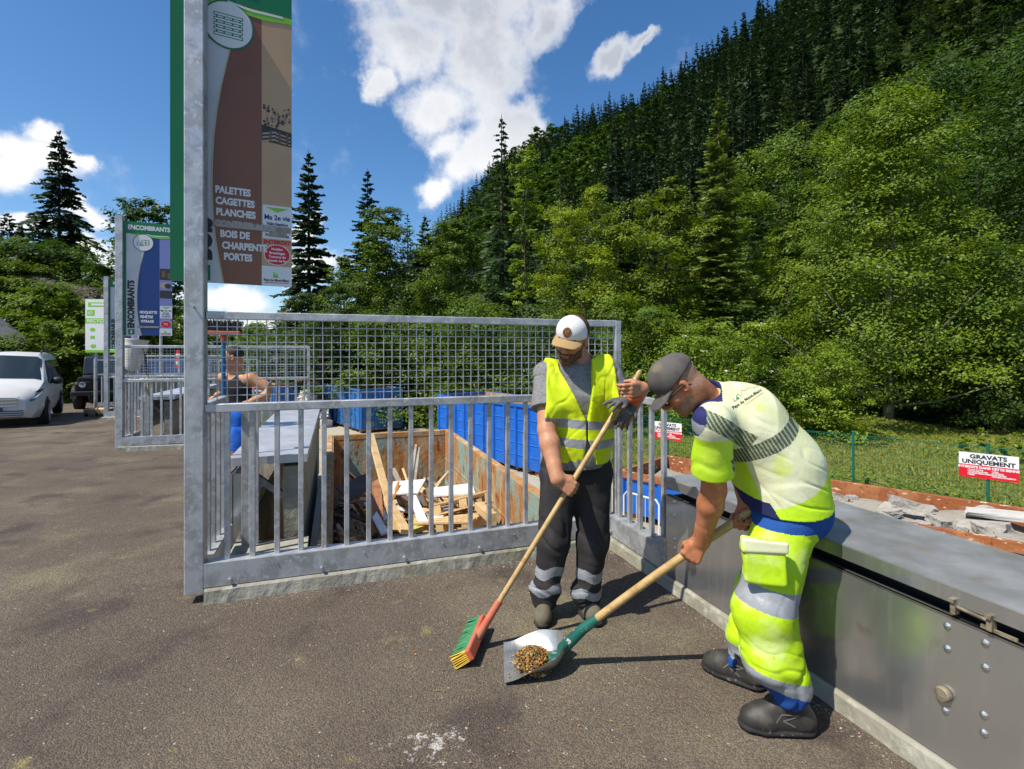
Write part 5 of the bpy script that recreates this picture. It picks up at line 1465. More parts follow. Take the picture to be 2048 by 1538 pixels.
# power cables against the dark slope at right
M_CABLE = mat('cable', (0.30, 0.30, 0.31), 0.5)
for (pa, pb) in (((1945, 436, 30), (2120, 402, 26)), ((1930, 424, 31), (2120, 380, 27)), ((1960, 405, 32), (2120, 362, 28))):
    a, c = at(*pa), at(*pb); b = MB()
    b.tube([a.lerp(c, i / 8) - ZX * 0.15 * (1 - ((i - 4) / 4) ** 2) for i in range(9)], 0.009, 5)
    tag(b.build('power_cable', M_CABLE, smooth=True), 'thin overhead power cable crossing the dark trees at the right edge', 'cable', 'power cables at the right edge')
# ------------------------------------------------------------------ vehicles
M_VWHITE = mat('white_car_paint', (0.62, 0.615, 0.60), 0.28, spots=[(0.8, (0.56, 0.55, 0.53), .45, .7)], spec=0.6)
M_VBLACK = mat('black_car_paint', (0.018, 0.018, 0.021), 0.3, spec=0.6)
M_GLASS = mat('tinted_glass', (0.02, 0.028, 0.026), 0.06, spec=0.9)
M_TYRE = mat('tyre_rubber', (0.02, 0.02, 0.02), 0.85)
M_RIM = mat('alloy_rim', (0.5, 0.5, 0.5), 0.35, 0.8)
M_LAMP = mat('clear_lamp', (0.55, 0.57, 0.58), 0.12, 0.5)
M_REDLAMP = mat('red_lamp', (0.42, 0.006, 0.008), 0.2)
M_CHROME = mat('chrome_trim', (0.62, 0.63, 0.64), 0.2, 0.9)
def mk(b, name, m, parent, **kw): return b.build(name, m, parent, local=True, **kw)
def wheel(parent, x, y, r, w, spokes=5):
    s = 1 if y > 0 else -1
    b = MB(); b.lathe([(r * 0.62, -w / 2), (r * 0.94, -w / 2), (r, -w / 2 + 0.03), (r, w / 2 - 0.03), (r * 0.94, w / 2), (r * 0.62, w / 2)], (x, y - s * w * 0.42, r), (0, s, 0), 28)
    t = mk(b, 'wheel', M_TYRE, parent, smooth=True, auto=40)
    b = MB(); c = Vector((x, y - s * w * 0.42, r)) + Vector((0, s, 0)) * (w / 2 - 0.01)
    b.lathe([(r * 0.66, 0), (r * 0.66, 0.02), (r * 0.60, 0.02), (r * 0.58, -0.02)], c, (0, s, 0), 28, caps=False)
    for k in range(spokes):
        a = 6.283 * k / spokes; d = Vector((math.cos(a), 0, math.sin(a)))
        b.bar(c + d * r * 0.1 + Vector((0, s * 0.008, 0)), c + d * r * 0.62 + Vector((0, s * 0.008, 0)), 0.055, 0.02, (0, s, 0))
    b.lathe([(0.06, 0), (0.06, 0.025), (0.0, 0.03)], c, (0, s, 0), 12)
    mk(b, 'rim', M_RIM, t)
def van(loc, rz, label, group=None):
    root = thing('white_van', label, 'van', loc, group, rz)
    st = [(2.60, [(.52, .34), (.64, .46), (.66, .60), (.62, .72), (.46, .79), (0, .81)]), (2.45, [(.74, .27), (.84, .46), (.85, .68), (.78, .84), (.58, .92), (0, .95)]),
          (2.1, [(.85, .25), (.94, .50), (.94, .82), (.86, .99), (.64, 1.05), (0, 1.08)]), (1.62, [(.88, .25), (.965, .5), (.965, .95), (.88, 1.11), (.70, 1.16), (0, 1.19)]),
          (0.78, [(.88, .25), (.965, .5), (.965, 1.02), (.80, 1.68), (.68, 1.79), (0, 1.83)]), (0.3, [(.88, .25), (.965, .5), (.965, 1.03), (.80, 1.72), (.68, 1.86), (0, 1.90)]),
          (-1.2, [(.88, .25), (.965, .5), (.965, 1.03), (.80, 1.73), (.68, 1.87), (0, 1.91)]), (-2.25, [(.87, .27), (.955, .5), (.955, 1.03), (.79, 1.70), (.66, 1.83), (0, 1.87)]),
          (-2.52, [(.82, .32), (.90, .5), (.90, 1.03), (.75, 1.62), (.60, 1.74), (0, 1.77)]), (-2.60, [(.74, .40), (.82, .55), (.82, 1.0), (.68, 1.5), (.5, 1.6), (0, 1.62)])]
    V = []; F = []
    for x, p in st:
        row = [(x, y, z) for y, z in p] + [(x, -y, z) for y, z in p[-2::-1]]
        V += row
    k = 11; n = len(st)
    for i in range(n - 1):
        for j in range(k - 1): F.append((i * k + j, i * k + j + 1, (i + 1) * k + j + 1, (i + 1) * k + j))
        F.append((i * k + k - 1, i * k, (i + 1) * k, (i + 1) * k + k - 1))
    F += [tuple(range(k)), tuple((n - 1) * k + j for j in range(k))]
    b = MB(); b.add(V, F); body = mk(b, 'body', M_VWHITE, root, smooth=True, auto=32)
    def pt(i0, i1, s, ya, yb, t, side, lift=0.006):
        """point on the body between stations (s in 0..1) and profile points ya..yb at t"""
        a = [Vector((st[i][0], st[i][1][y][0] * side, st[i][1][y][1])) for i in (i0, i1) for y in (ya, yb)]
        p = a[0].lerp(a[1], t).lerp(a[2].lerp(a[3], t), s)
        return p
    # windscreen
    b = MB(); i0, i1 = 3, 4
    q = []
    for s_, rowt in ((0.06, 0), (0.95, 1)):
        for yy in (1, -1):
            p = pt(i0, i1, s_, 3, 4, 0.25, yy); q.append(p)
    nrm = Vector((0.62, 0, 0.78)) * 0.012
    cen0 = Vector((st[3][0], 0, 1.19)).lerp(Vector((st[4][0], 0, 1.83)), 0.06); cen1 = Vector((st[3][0], 0, 1.19)).lerp(Vector((st[4][0], 0, 1.83)), 0.95)
    e0 = [pt(3, 4, 0.06, 4, 4, 0, 1), pt(3, 4, 0.06, 4, 4, 0, -1)]; e1 = [pt(3, 4, 0.95, 4, 4, 0, 1), pt(3, 4, 0.95, 4, 4, 0, -1)]
    pts = [q[0], e0[0], cen0, e0[1], q[1], q[3], e1[1], cen1, e1[0], q[2]]
    pts = [p + nrm for p in pts]
    b.add(pts, [(0, 1, 8, 9), (1, 2, 7, 8), (2, 3, 6, 7), (3, 4, 5, 6)]); mk(b, 'windscreen', M_GLASS, root, smooth=True)
    for sd in (1, -1):
        for (x0, x1, x2, x3) in [(1.30, 0.42, 0.70, 0.40), (0.30, -1.0, 0.28, -1.0), (-1.1, -2.15, -1.1, -2.1)]:
            zb, ztop = 1.07, 1.66
            def sp(x, z):
                f = (z - 1.03) / (1.72 - 1.03); y = 0.965 + (0.80 - 0.965) * f
                return Vector((x, sd * (y + 0.008), z))
            b = MB(); b.add([sp(x0, zb), sp(x1, zb), sp(x3, ztop), sp(x2, ztop)], [(0, 1, 2, 3)]); mk(b, 'side_window', M_GLASS, root)
        b = MB(); b.ball((1.02, sd * 1.10, 1.12), (0.10, 0.13, 0.10), 12, 8); b.bar((1.05, sd * 0.96, 1.06), (1.02, sd * 1.08, 1.09), 0.05, 0.04); mk(b, 'mirror', M_PLAST, root, smooth=True)
        b = MB(); b.tube([(0.25, sd * 0.70, 1.87), (0.2, sd * 0.71, 1.93), (-2.0, sd * 0.70, 1.92), (-2.1, sd * 0.69, 1.84)], 0.022, 6); mk(b, 'roof_rail', M_PLAST, root)
        # headlamp
        b = MB(); P = [(2.52, .58, .66), (2.50, .78, .70), (2.18, .935, .92), (2.10, .93, .98), (2.28, .80, .92), (2.47, .62, .78)]
        b.add([(x + 0.03, y * sd + 0.012 * sd, z) for x, y, z in P], [(0, 1, 2, 3, 4, 5)]); hl = mk(b, 'headlight', M_PLAST, root)
        b = MB(); P = [(2.50, .66, .70), (2.42, .82, .77), (2.22, .92, .91), (2.36, .78, .87)]
        b.add([(x + 0.045, y * sd + 0.018 * sd, z) for x, y, z in P], [(0, 1, 2, 3)]); mk(b, 'lens', M_LAMP, hl)
        b = MB(); b.frame_box((-2.55, sd * 0.80, 1.1), (0.04, 0, 0), (0, 0.07, 0), (0, 0, 0.28)); mk(b, 'tail_light', M_REDLAMP, root)
        for x in (1.68, -1.55):
            b = MB(); b.lathe([(0.39, 0), (0.39, 0.012), (0.0, 0.012)], (x, sd * 0.955, 0.36), (0, sd, 0), 24); mk(b, 'wheel_arch', M_PLAST, root)
            wheel(root, x, sd * 0.985, 0.335, 0.22)
        b = MB(); b.bar((1.2, sd * 0.972, 0.70), (-2.1, sd * 0.966, 0.74), 0.02, 0.03); mk(b, 'side_moulding', M_VWHITE, root)
    b = MB()
    for z in (0.60, 0.68, 0.755):
        b.bar((2.60, -0.5, z), (2.60, 0.5, z), 0.05, 0.035)
    g = mk(b, 'grille', M_CHROME, root)
    b = MB(); b.add([(2.60, -.58, .56), (2.60, .58, .56), (2.58, .54, .80), (2.58, -.54, .80)], [(0, 1, 2, 3)]); mk(b, 'grille_mesh', M_PLAST, g)
    b = MB()
    for z in (0.37, 0.42, 0.47): b.bar((2.61, -0.62, z), (2.61, 0.62, z), 0.02, 0.018)
    mk(b, 'bumper_grille', M_PLAST, root)
    b = MB(); b.frame_box((2.645, 0, 0.53), (0.006, 0, 0), (0, 0.26, 0), (0, 0, 0.055)); pl = mk(b, 'number_plate', M_SIGNW, root)
    b = MB(); b.frame_box((2.653, 0.235, 0.53), (0.002, 0, 0), (0, 0.024, 0), (0, 0, 0.055)); b.frame_box((2.653, -0.235, 0.53), (0.002, 0, 0), (0, 0.024, 0), (0, 0, 0.055)); mk(b, 'plate_bands', M_SBLUE, pl)
    b = MB(); b.add([(-2.61, -.6, 1.08), (-2.61, .6, 1.08), (-2.58, .5, 1.55), (-2.58, -.5, 1.55)], [(0, 1, 2, 3)]); mk(b, 'rear_window', M_GLASS, root)
    return root
H_ = Vector((0.60, -0.80, 0)); _fw = Vector((-12.15, 13.3, 0)); _left = Vector((-H_.y, H_.x, 0))
_c = _fw - H_ * 1.68 - _left * 0.9
v1 = van(Vector((_c.x, _c.y, ground_z(_c.y) + 0.0)), math.atan2(H_.y, H_.x), 'white passenger van parked at the left edge of the asphalt')
v2 = copy_tree(v1); v2.location = (-13.4, 31.5, YZ); v2.rotation_euler = (0, 0, R(62)); v2['label'] = 'white vehicle with red tail light far off behind the mesh gates'

# black off-roader behind the van
def offroader(loc, rz, label):
    root = thing('offroad_car', label, 'car', loc, None, rz)
    b = MB()
    b.box((-2.0, -0.78, 0.62), (2.05, 0.78, 1.05)); b.box((0.75, -0.70, 1.05), (2.0, 0.70, 1.20)); b.box((-2.0, -0.80, 1.05), (0.72, 0.80, 1.25))
    body = mk(b, 'body', M_VBLACK, root, bevel=0.04)
    b = MB(); prof = [(-2.0, 1.25), (0.72, 1.25), (0.45, 1.88), (0.3, 1.94), (-1.95, 1.94)]
    b.prism(prof, (0, 0.78, 0), (1, 0, 0), (0, 0, 1), (0, -1, 0), 1.56); mk(b, 'cabin', M_VBLACK, root, bevel=0.03)
    b = MB(); b.add([(0.745, -.70, 1.29), (0.745, .70, 1.29), (0.50, .68, 1.84), (0.50, -.68, 1.84)], [(0, 1, 2, 3)]); mk(b, 'windscreen', M_GLASS, root)
    for sd in (1, -1):
        for x0, x1 in ((0.5, -0.35), (-0.45, -1.2), (-1.3, -1.9)):
            b = MB(); b.add([(x0, sd * .79, 1.32), (x1, sd * .79, 1.32), (x1, sd * .785, 1.80), (min(x0, 0.32), sd * .785, 1.80)], [(0, 1, 2, 3)]); mk(b, 'side_window', M_GLASS, root)
        b = MB(); b.lathe([(0.10, 0), (0.10, 0.03), (0.085, 0.035), (0.0, 0.02)], (2.06, sd * 0.55, 0.93), (1, 0, 0), 18); mk(b, 'headlight', M_LAMP, root)
        b = MB(); b.lathe([(0.045, 0), (0.045, 0.03), (0.0, 0.035)], (2.06, sd * 0.72, 0.98), (1, 0, 0), 12); mk(b, 'side_lamp', M_LAMP, root)
        for x in (1.35, -1.25):
            b = MB()
            for k in range(9):
                a0 = math.pi * k / 9; a1 = math.pi * (k + 1) / 9
                p, q = Vector((x + 0.47 * math.cos(a0), sd * 0.84, 0.42 + 0.45 * math.sin(a0))), Vector((x + 0.47 * math.cos(a1), sd * 0.84, 0.42 + 0.45 * math.sin(a1)))
                b.bar(p, q, 0.17, 0.06, ((p + q) / 2 - Vector((x, sd * .84, .42))))
            mk(b, 'wing_flare', M_PLAST, root)
            wheel(root, x, sd * 0.86, 0.40, 0.26, 6)
    b = MB()
    for k in range(6): b.bar((2.06, -0.36, 0.76 + 0.055 * k), (2.06, 0.36, 0.76 + 0.055 * k), 0.03, 0.02)
    mk(b, 'grille', M_PLAST, root)
    b = MB(); b.box((2.0, -0.86, 0.55), (2.2, 0.86, 0.70)); mk(b, 'bumper', M_PLAST, root, bevel=0.02)
    b = MB(); b.tube([(0.9, -.72, 1.21), (0.9, .72, 1.21)], 0.02, 6); b.tube([(0.8, -.1, 1.26), (0.7, .45, 1.32)], 0.012, 5); mk(b, 'wiper', M_PLAST, root)
    b = MB(); b.frame_box((1.4, 0.0, 1.215), (0.5, 0, 0), (0, 0.35, 0), (0, 0, 0.012)); mk(b, 'bonnet_plate', M_VBLACK, root)
    return root
_c = at(160, 800, 18.6); offroader(Vector((_c.x, _c.y + 1.5, ground_z(19.5))), math.atan2(-0.86, 0.50), 'black off-road car with round headlights parked behind the white van')

# small wooden dolly beside the third gate
M_DOLLY = M_PINE
dp = at(200, 812, 15.6); dp.z = ground_z(15.6)
root = thing('wooden_dolly', 'small wooden dolly with castors beside the third gate post', 'dolly', dp)
b = MB(); b.box(dp + Vector((-0.32, -0.22, 0.20)), dp + Vector((0.32, 0.22, 0.23))); b.build('deck', M_PINE, root)
b = MB(); b.box(dp + Vector((-0.32, -0.225, 0.10)), dp + Vector((0.32, -0.19, 0.20))); b.build('rail', M_OLDW, root)
b = MB(); b.box(dp + Vector((-0.32, 0.19, 0.10)), dp + Vector((0.32, 0.225, 0.20))); b.build('rail', M_OLDW, root)
for x in (-0.26, 0.26):
    for y in (-0.2, 0.2):
        b = MB(); b.tube([dp + Vector((x - 0.02, y, 0.05)), dp + Vector((x + 0.02, y, 0.05))], 0.05, 12); b.build('castor', M_TYRE, root)

# brown shed with broad eaves at the left edge
M_BROWNB = mat('brown_boards', (0.085, 0.042, 0.022), 0.8, spots=[(3, (0.055, 0.026, 0.014), 0.45, 0.65, 5, (6, 6, 0.5))], bump=[(10, 0.4, 0.02, (6, 6, 0.3))])
M_ROOF = mat('grey_roof_sheet', (0.18, 0.18, 0.18), 0.6, 0.2, spots=[(2, (0.13, 0.13, 0.13), 0.4, 0.6)])
sh = Vector((-24.9, 24.0, ground_z(24.0)))
root = thing('brown_shed', 'brown wooden shed with a low pitched roof at the left edge', 'shed', sh)
b = MB()
z0 = ground_z(24) - 0.6
for sx in (-1, 1):
    top = Vector((-25.0, 0, 5.05)); ev = Vector((-25.0 + sx * 4.25, 0, 1.87))
    d = (ev - top).normalized(); nn = Vector((-d.z, 0, d.x)) * (1 if sx < 0 else -1)
    nn = Vector((abs(d.z) * sx, 0, abs(d.x)))
    c = (top + ev) / 2 + Vector((0, 21.85, 0))
    b.frame_box(c + nn * 0.08, (ev - top) / 2, (0, 0.32, 0), nn * 0.03)
b.build('roof', M_ROOF, root)
b = MB()
for sx in (-1, 1):
    top = Vector((-25.0, 0, 5.05)); ev = Vector((-25.0 + sx * 4.25, 0, 1.87)); nn = Vector((0.6 * sx, 0, 0.8))
    b.frame_box((top + ev) / 2 + Vector((0, 21.52, 0)) - nn * 0.06, (ev - top) / 2, (0, 0.02, 0), nn * 0.10)
b.build('barge_board', M_ROOF, root)
b = MB(); b.prism([(-27.9, z0), (-22.1, z0), (-22.1, 2.4), (-25.0, 4.85), (-27.9, 2.4)], (0, 21.75, 0), (1, 0, 0), (0, 0, 1), (0, 1, 0), 0.5); b.build('wall', M_BROWNB, root)

# things around the second gate
M_TUB = mat('white_plastic', (0.66, 0.64, 0.58), 0.4, spots=[(3, (0.52, 0.49, 0.42), 0.5, 0.7, 5)])
c = at(264, 742, 9.6)
b = MB(); rx = Vector((0.10, 0.05, 1)).normalized()
b.lathe([(0.0, -0.01), (0.07, 0.0), (0.10, 0.03), (0.125, 0.12), (0.155, 0.24), (0.18, 0.36), (0.192, 0.50), (0.196, 0.57), (0.205, 0.585), (0.200, 0.60), (0.185, 0.60), (0.176, 0.56), (0.10, 0.50), (0.0, 0.49)], c, rx, 24)
tag(b.build('plastic_tub', M_TUB, smooth=True, auto=50), 'white round plastic tub hung up beside the second gate post', 'tub')
M_YELL = mat('yellow_grip', (0.55, 0.40, 0.04), 0.5)
g2p = G2 + UX * 0.20 + VX * 0.74
root = thing('long_handled_tool', 'black and yellow long handled tool standing behind the second gate', 'tool', g2p)
b = MB(); b.tube([g2p + ZX * 0.9, g2p + ZX * 1.27 - UX * 0.02], 0.018, 8); b.build('yellow_grip', M_YELL, root)
b = MB(); b.tube([g2p + ZX * 1.27 - UX * 0.02, g2p + ZX * 1.62 - UX * 0.06, g2p + ZX * 1.78 - UX * 0.10], [0.02, 0.022, 0.008], 8); b.build('handle', M_PLAST, root)
b = MB(); b.bar(g2p + ZX * 0.06, g2p + ZX * 1.16, 0.12, 0.02, VX, 0.002); b.bar(g2p + VX * 0.012 + ZX * 0.06, g2p + VX * 0.012 + ZX * 1.16, 0.02, 0.05, VX, 0.002)
tag(b.build('upright_plate', M_GALV), 'dark upright plate behind the second gate', 'plate')
railing('short side railing behind the second gate', G2 + UX * 0.03 + VX * 0.10, G2 + UX * 0.03 + VX * 0.7, 0.085, 4, end=False)
# slim grey pole and marker board beyond the second gate
p = at(322, 800, 19.0); p.z = -2.35
b = MB(); b.tube([p, p + ZX * 5.3], 0.05, 8); tag(b.build('steel_pole', M_GALV), 'slim grey steel pole beyond the second gate', 'pole')
p = at(357, 700, 21.0); p.z = -2.35
root = thing('marker_board', 'red and white striped marker board on a thin post beyond the second gate', 'marker', p)
b = MB(); b.tube([p, p + ZX * 3.3], 0.025, 6); b.build('post', M_GALV, root)
b = MB()
for k in range(5):
    b.mat(k % 2); b.box(p + Vector((-0.08, -0.05, 3.25 + 0.15 * k)), p + Vector((0.08, -0.02, 3.4 + 0.15 * k)))
b.build('board', [M_SIGNR, M_SIGNW], root)
p = at(513, 800, 27.0); p.z = YZ
root = thing('warning_board', 'red and white board on a post behind the man in shorts', 'sign', p)
b = MB(); b.tube([p, p + ZX * 2.0], 0.03, 6); b.build('post', M_GALV, root)
b = MB(); b.box(p + Vector((-0.38, -0.05, 1.85)), p + Vector((0.33, -0.03, 2.30))); b.build('panel', M_SIGNW, root)
b = MB(); b.box(p + Vector((-0.36, -0.06, 1.95)), p + Vector((0.31, -0.052, 2.2))); b.build('red_band', M_SIGNR, root)
# white crushed bags in the far skip, low white wall of the far quay
for k in range(60):
    rnd = random.Random(400 + k)
    h_ = rnd.uniform(0, 1) ** 1.3; rr_ = (1 - h_) * 0.95 + 0.15; a_ = rnd.uniform(0, 6.28); q = Vector((-10.75 + rr_ * math.cos(a_) * rnd.uniform(.5, 1), 27.0 + rr_ * math.sin(a_) * rnd.uniform(.5, 1), YZ + 0.12 + h_ * 1.55))
    chunk('white_sack', 'crumpled white sack heaped between the far skips', q, (0.62, 0.55, 0.42), 500 + k, mat('white_sack', (0.62, 0.58, 0.53), 0.8, spots=[(8, (0.35, 0.25, 0.18), .6, .7)]), 'white sacks heaped in the lower yard', cat='sack')
# railings farther along the quay seen through the second gate
for i, (y0, lb) in enumerate([(17.8, 'grey railing beyond the third gate, nearer of two'), (21.5, 'grey railing beyond the third gate, farther of two')]):
    a = Vector((-14.5, y0, ground_z(y0))); c = Vector((-9.6 - (y0 - 17.8) * 0.6, y0 + 1.5, ground_z(y0)))
    root = thing('quay_railing', lb, 'railing', a)
    b = MB(); b.bar(a + ZX * 1.25, c + ZX * 1.25, 0.06, 0.05); b.bar(a + ZX * 1.75, c + ZX * 1.75, 0.05, 0.05); b.bar(a + ZX * 0.2, c + ZX * 0.2, 0.03, 0.15); b.build('rails', M_GALV, root)
    for k in range(26):
        q = a.lerp(c, k / 25); b = MB(); b.bar(q + ZX * 0.2, q + ZX * 1.25, 0.03, 0.03); b.build('baluster', M_GALV, root)
    for k in range(5):
        q = a.lerp(c, k / 4); b = MB(); b.bar(q + ZX * 0.0, q + ZX * 1.78, 0.05, 0.05); b.build('post', M_GALV, root)

# white tubular barrier in the lower yard, seen through the short railing
M_WTUBE = mat('white_tube', (0.62, 0.62, 0.62), 0.5)
ba, bb = at(1248, 990, 10.6), at(1318, 992, 9.9); ba.z = bb.z = YZ
root = thing('tube_barrier', 'white tubular barrier standing in the lower yard before the low rubble skip', 'barrier', ba)
dd = (bb - ba)
b = MB(); b.tube([ba, ba + ZX * 0.95, ba + ZX * 1.03 + dd * 0.08, bb + ZX * 1.03 - dd * 0.08, bb + ZX * 0.95, bb], 0.02, 8); b.build('frame', M_WTUBE, root, smooth=True, auto=60)
b = MB(); b.tube([ba + ZX * 0.2, bb + ZX * 0.2], 0.014, 6); b.build('lower_rail', M_WTUBE, root)
for k in range(1, 8):
    q = ba.lerp(bb, k / 8); b = MB(); b.tube([q + ZX * 0.2, q + ZX * 1.02], 0.008, 6); b.build('bar', M_WTUBE, root)

# ------------------------------------------------------------------ grit gathered along the kerbs and over the asphalt
_g = np.random.default_rng(31)
V = []; F = []; mi = []
def pebble(p, s):
    o = len(V)
    a = _g.uniform(0, 6.28)
    for k in range(4):
        t = a + k * 1.571; V.append((p[0] + math.cos(t) * s * _g.uniform(.7, 1.2), p[1] + math.sin(t) * s * _g.uniform(.7, 1.2), p[2] - 0.001))
    V.append((p[0], p[1], p[2] + s * _g.uniform(.5, .9)))
    for k in range(4): F.append((o + k, o + (k + 1) % 4, o + 4)); mi.append(_mi)
for i in range(2600):
    r = _g.uniform()
    if r < 0.42: p = uv(_g.uniform(0.0, 2.9), -0.09 - abs(_g.normal()) * 0.06)
    elif r < 0.75: p = uv(2.86 - abs(_g.normal()) * 0.05, _g.uniform(-3.2, -0.1))
    else: p = uv(_g.uniform(-3.0, 2.8), _g.uniform(-2.6, -0.2))
    _mi = int(_g.choice([0, 0, 1, 2]))
    pebble((p.x, p.y, ground_z(p.y)), _g.uniform(0.0016, 0.0048) * (1.7 if _g.uniform() < 0.04 else 1))
me = rawmesh('grit', np.array(V), np.array(F), mi)
for m in (mat('grit_grey', (0.20, 0.185, 0.16), 0.9), mat('grit_pale', (0.42, 0.39, 0.33), 0.9), mat('grit_dark', (0.06, 0.055, 0.05), 0.9)): me.materials.append(m)
tag(link('grit', me), 'loose grit gathered along the kerbs and scattered on the asphalt', 'grit', kind='stuff')
# ------------------------------------------------------------------ figures grown from smooth distance fields
def nv(a): return np.array(a, dtype=np.float64)
def unit(a):
    a = nv(a); return a / np.linalg.norm(a)
class SDF:
    def __init__(s, lo, hi, h):
        s.h = h; s.lo = nv(lo); n = np.ceil((nv(hi) - s.lo) / h).astype(int) + 1
        s.n = n; s.D = np.full(n, 0.3, np.float32)
        s.ax = [np.float32(s.lo[i] + h * np.arange(n[i])) for i in range(3)]
    def blk(s, lo, hi, pad):
        i0 = np.maximum(0, np.floor((nv(lo) - pad - s.lo) / s.h).astype(int)); i1 = np.minimum(s.n, np.ceil((nv(hi) + pad - s.lo) / s.h).astype(int) + 1)
        if np.any(i1 <= i0): return None, None
        sl = tuple(slice(a, b) for a, b in zip(i0, i1))
        return sl, (s.ax[0][sl[0]][:, None, None], s.ax[1][sl[1]][None, :, None], s.ax[2][sl[2]][None, None, :])
    def comb(s, sl, d, k, op):
        a = s.D[sl]; d = d.astype(np.float32)
        if op == 's': d = -d; a2 = -a
        if op == 'u':
            if k > 0:
                q = np.maximum(k - np.abs(a - d), 0) / k
                s.D[sl] = np.minimum(a, d) - q * q * k * 0.25
            else: s.D[sl] = np.minimum(a, d)
        elif op == 's':
            if k > 0:
                q = np.maximum(k - np.abs(a - d), 0) / k
                s.D[sl] = np.maximum(a, d) + q * q * k * 0.25
            else: s.D[sl] = np.maximum(a, d)
        elif op == 'i':
            s.D[sl] = np.maximum(a, d)
    def cap(s, a, b, ra, rb, k=0.02, op='u', sq=None):
        """tapered capsule; sq=(axis, factor) flattens it along the axis"""
        a, b = nv(a), nv(b); R_ = max(ra, rb)
        sl, P = s.blk(np.minimum(a, b) - R_, np.maximum(a, b) + R_, k + 3 * s.h)
        if sl is None: return s
        ab = b - a; L2 = max(float(ab @ ab), 1e-9)
        q = [P[i] - a[i] for i in range(3)]
        t = np.clip((q[0] * ab[0] + q[1] * ab[1] + q[2] * ab[2]) / L2, 0, 1)
        o = [q[i] - ab[i] * t for i in range(3)]
        d2 = o[0] ** 2 + o[1] ** 2 + o[2] ** 2
        if sq is not None:
            ax, f = unit(sq[0]), sq[1]
            os_ = o[0] * ax[0] + o[1] * ax[1] + o[2] * ax[2]
            d2 = d2 + os_ ** 2 * (f * f - 1)
        s.comb(sl, np.sqrt(d2) - (ra + (rb - ra) * t), k, op)
        return s
    def chain(s, pts, rad, k=0.03, op='u', sq=None):
        for i in range(len(pts) - 1): s.cap(pts[i], pts[i + 1], rad[i], rad[i + 1], k, op, sq)
        return s
    def ell(s, c, r, M=None, k=0.02, op='u'):
        """ellipsoid, M rows = local axes"""
        c = nv(c); R_ = max(r)
        sl, P = s.blk(c - R_, c + R_, k + 3 * s.h)
        if sl is None: return s
        q = [P[i] - c[i] for i in range(3)]
        if M is not None:
            q = [q[0] * M[j][0] + q[1] * M[j][1] + q[2] * M[j][2] for j in range(3)]
        k0 = np.sqrt((q[0] / r[0]) ** 2 + (q[1] / r[1]) ** 2 + (q[2] / r[2]) ** 2)
        k1 = np.sqrt((q[0] / r[0] ** 2) ** 2 + (q[1] / r[1] ** 2) ** 2 + (q[2] / r[2] ** 2) ** 2) + 1e-6
        s.comb(sl, k0 * (k0 - 1) / k1, k, op)
        return s
    def rbox(s, c, half, M, r=0.01, k=0.02, op='u'):
        c = nv(c); R_ = float(np.linalg.norm(half))
        sl, P = s.blk(c - R_, c + R_, k + 3 * s.h)
        if sl is None: return s
        q = [P[i] - c[i] for i in range(3)]
        q = [np.abs(q[0] * M[j][0] + q[1] * M[j][1] + q[2] * M[j][2]) - (half[j] - r) for j in range(3)]
        d = np.sqrt(sum(np.maximum(v, 0) ** 2 for v in q)) + np.minimum(np.maximum(np.maximum(q[0], q[1]), q[2]), 0) - r
        s.comb(sl, d, k, op)
        return s
    def plane(s, c, n, k=0.0, op='i', within=None):
        """keep the side against n (op i); within=(centre, radius) limits it"""
        n = unit(n); c = nv(c)
        if within is None: sl, P = s.blk(s.lo, s.lo + s.h * s.n, 0)
        else: sl, P = s.blk(nv(within[0]) - within[1], nv(within[0]) + within[1], 0)
        if sl is None: return s
        d = (P[0] - c[0]) * n[0] + (P[1] - c[1]) * n[1] + (P[2] - c[2]) * n[2] + np.zeros(s.D[sl].shape, np.float32)
        if within is not None:
            w = nv(within[0]); r2 = (P[0] - w[0]) ** 2 + (P[1] - w[1]) ** 2 + (P[2] - w[2]) ** 2
            d = np.where(r2 < within[1] ** 2, d, -1.0)
        s.comb(sl, d, 0, 'i')
        return s
    def fn(s, f, op='i', k=0.0):
        sl, P = s.blk(s.lo, s.lo + s.h * s.n, 0)
        d = f(*P) + np.zeros(s.D.shape, np.float32)
        s.comb(sl, d, k, op); return s
    def disp(s, f):
        I = np.nonzero(np.abs(s.D) < 0.05)
        s.D[I] += f(s.ax[0][I[0]], s.ax[1][I[1]], s.ax[2][I[2]]).astype(np.float32); return s
    def nets(s):
        D = s.D
        D[0], D[-1] = np.maximum(D[0], .01), np.maximum(D[-1], .01); D[:, 0] = np.maximum(D[:, 0], .01); D[:, -1] = np.maximum(D[:, -1], .01); D[:, :, 0] = np.maximum(D[:, :, 0], .01); D[:, :, -1] = np.maximum(D[:, :, -1], .01)
        S_ = D < 0
        cs = S_[:-1, :-1, :-1].astype(np.int8)
        for i in (0, 1):
            for j in (0, 1):
                for k in (0, 1):
                    if i + j + k: cs = cs + S_[i:S_.shape[0] - 1 + i, j:S_.shape[1] - 1 + j, k:S_.shape[2] - 1 + k]
        act = (cs > 0) & (cs < 8)
        I = np.argwhere(act)
        idx = np.full(act.shape, -1, np.int32); idx[act] = np.arange(len(I))
        acc = np.zeros((len(I), 3)); cnt = np.zeros(len(I))
        cor = [(i, j, k) for i in (0, 1) for j in (0, 1) for k in (0, 1)]
        val = {c: D[I[:, 0] + c[0], I[:, 1] + c[1], I[:, 2] + c[2]].astype(np.float64) for c in cor}
        for a in cor:
            for ax in range(3):
                if a[ax] == 0:
                    b = list(a); b[ax] = 1; b = tuple(b)
                    va, vb = val[a], val[b]
                    m = (va < 0) != (vb < 0)
                    t = np.where(m, va / np.where(m, va - vb, 1), 0)
                    for q in range(3):
                        acc[:, q] += np.where(m, a[q] + (t if q == ax else 0), 0)
                    cnt += m
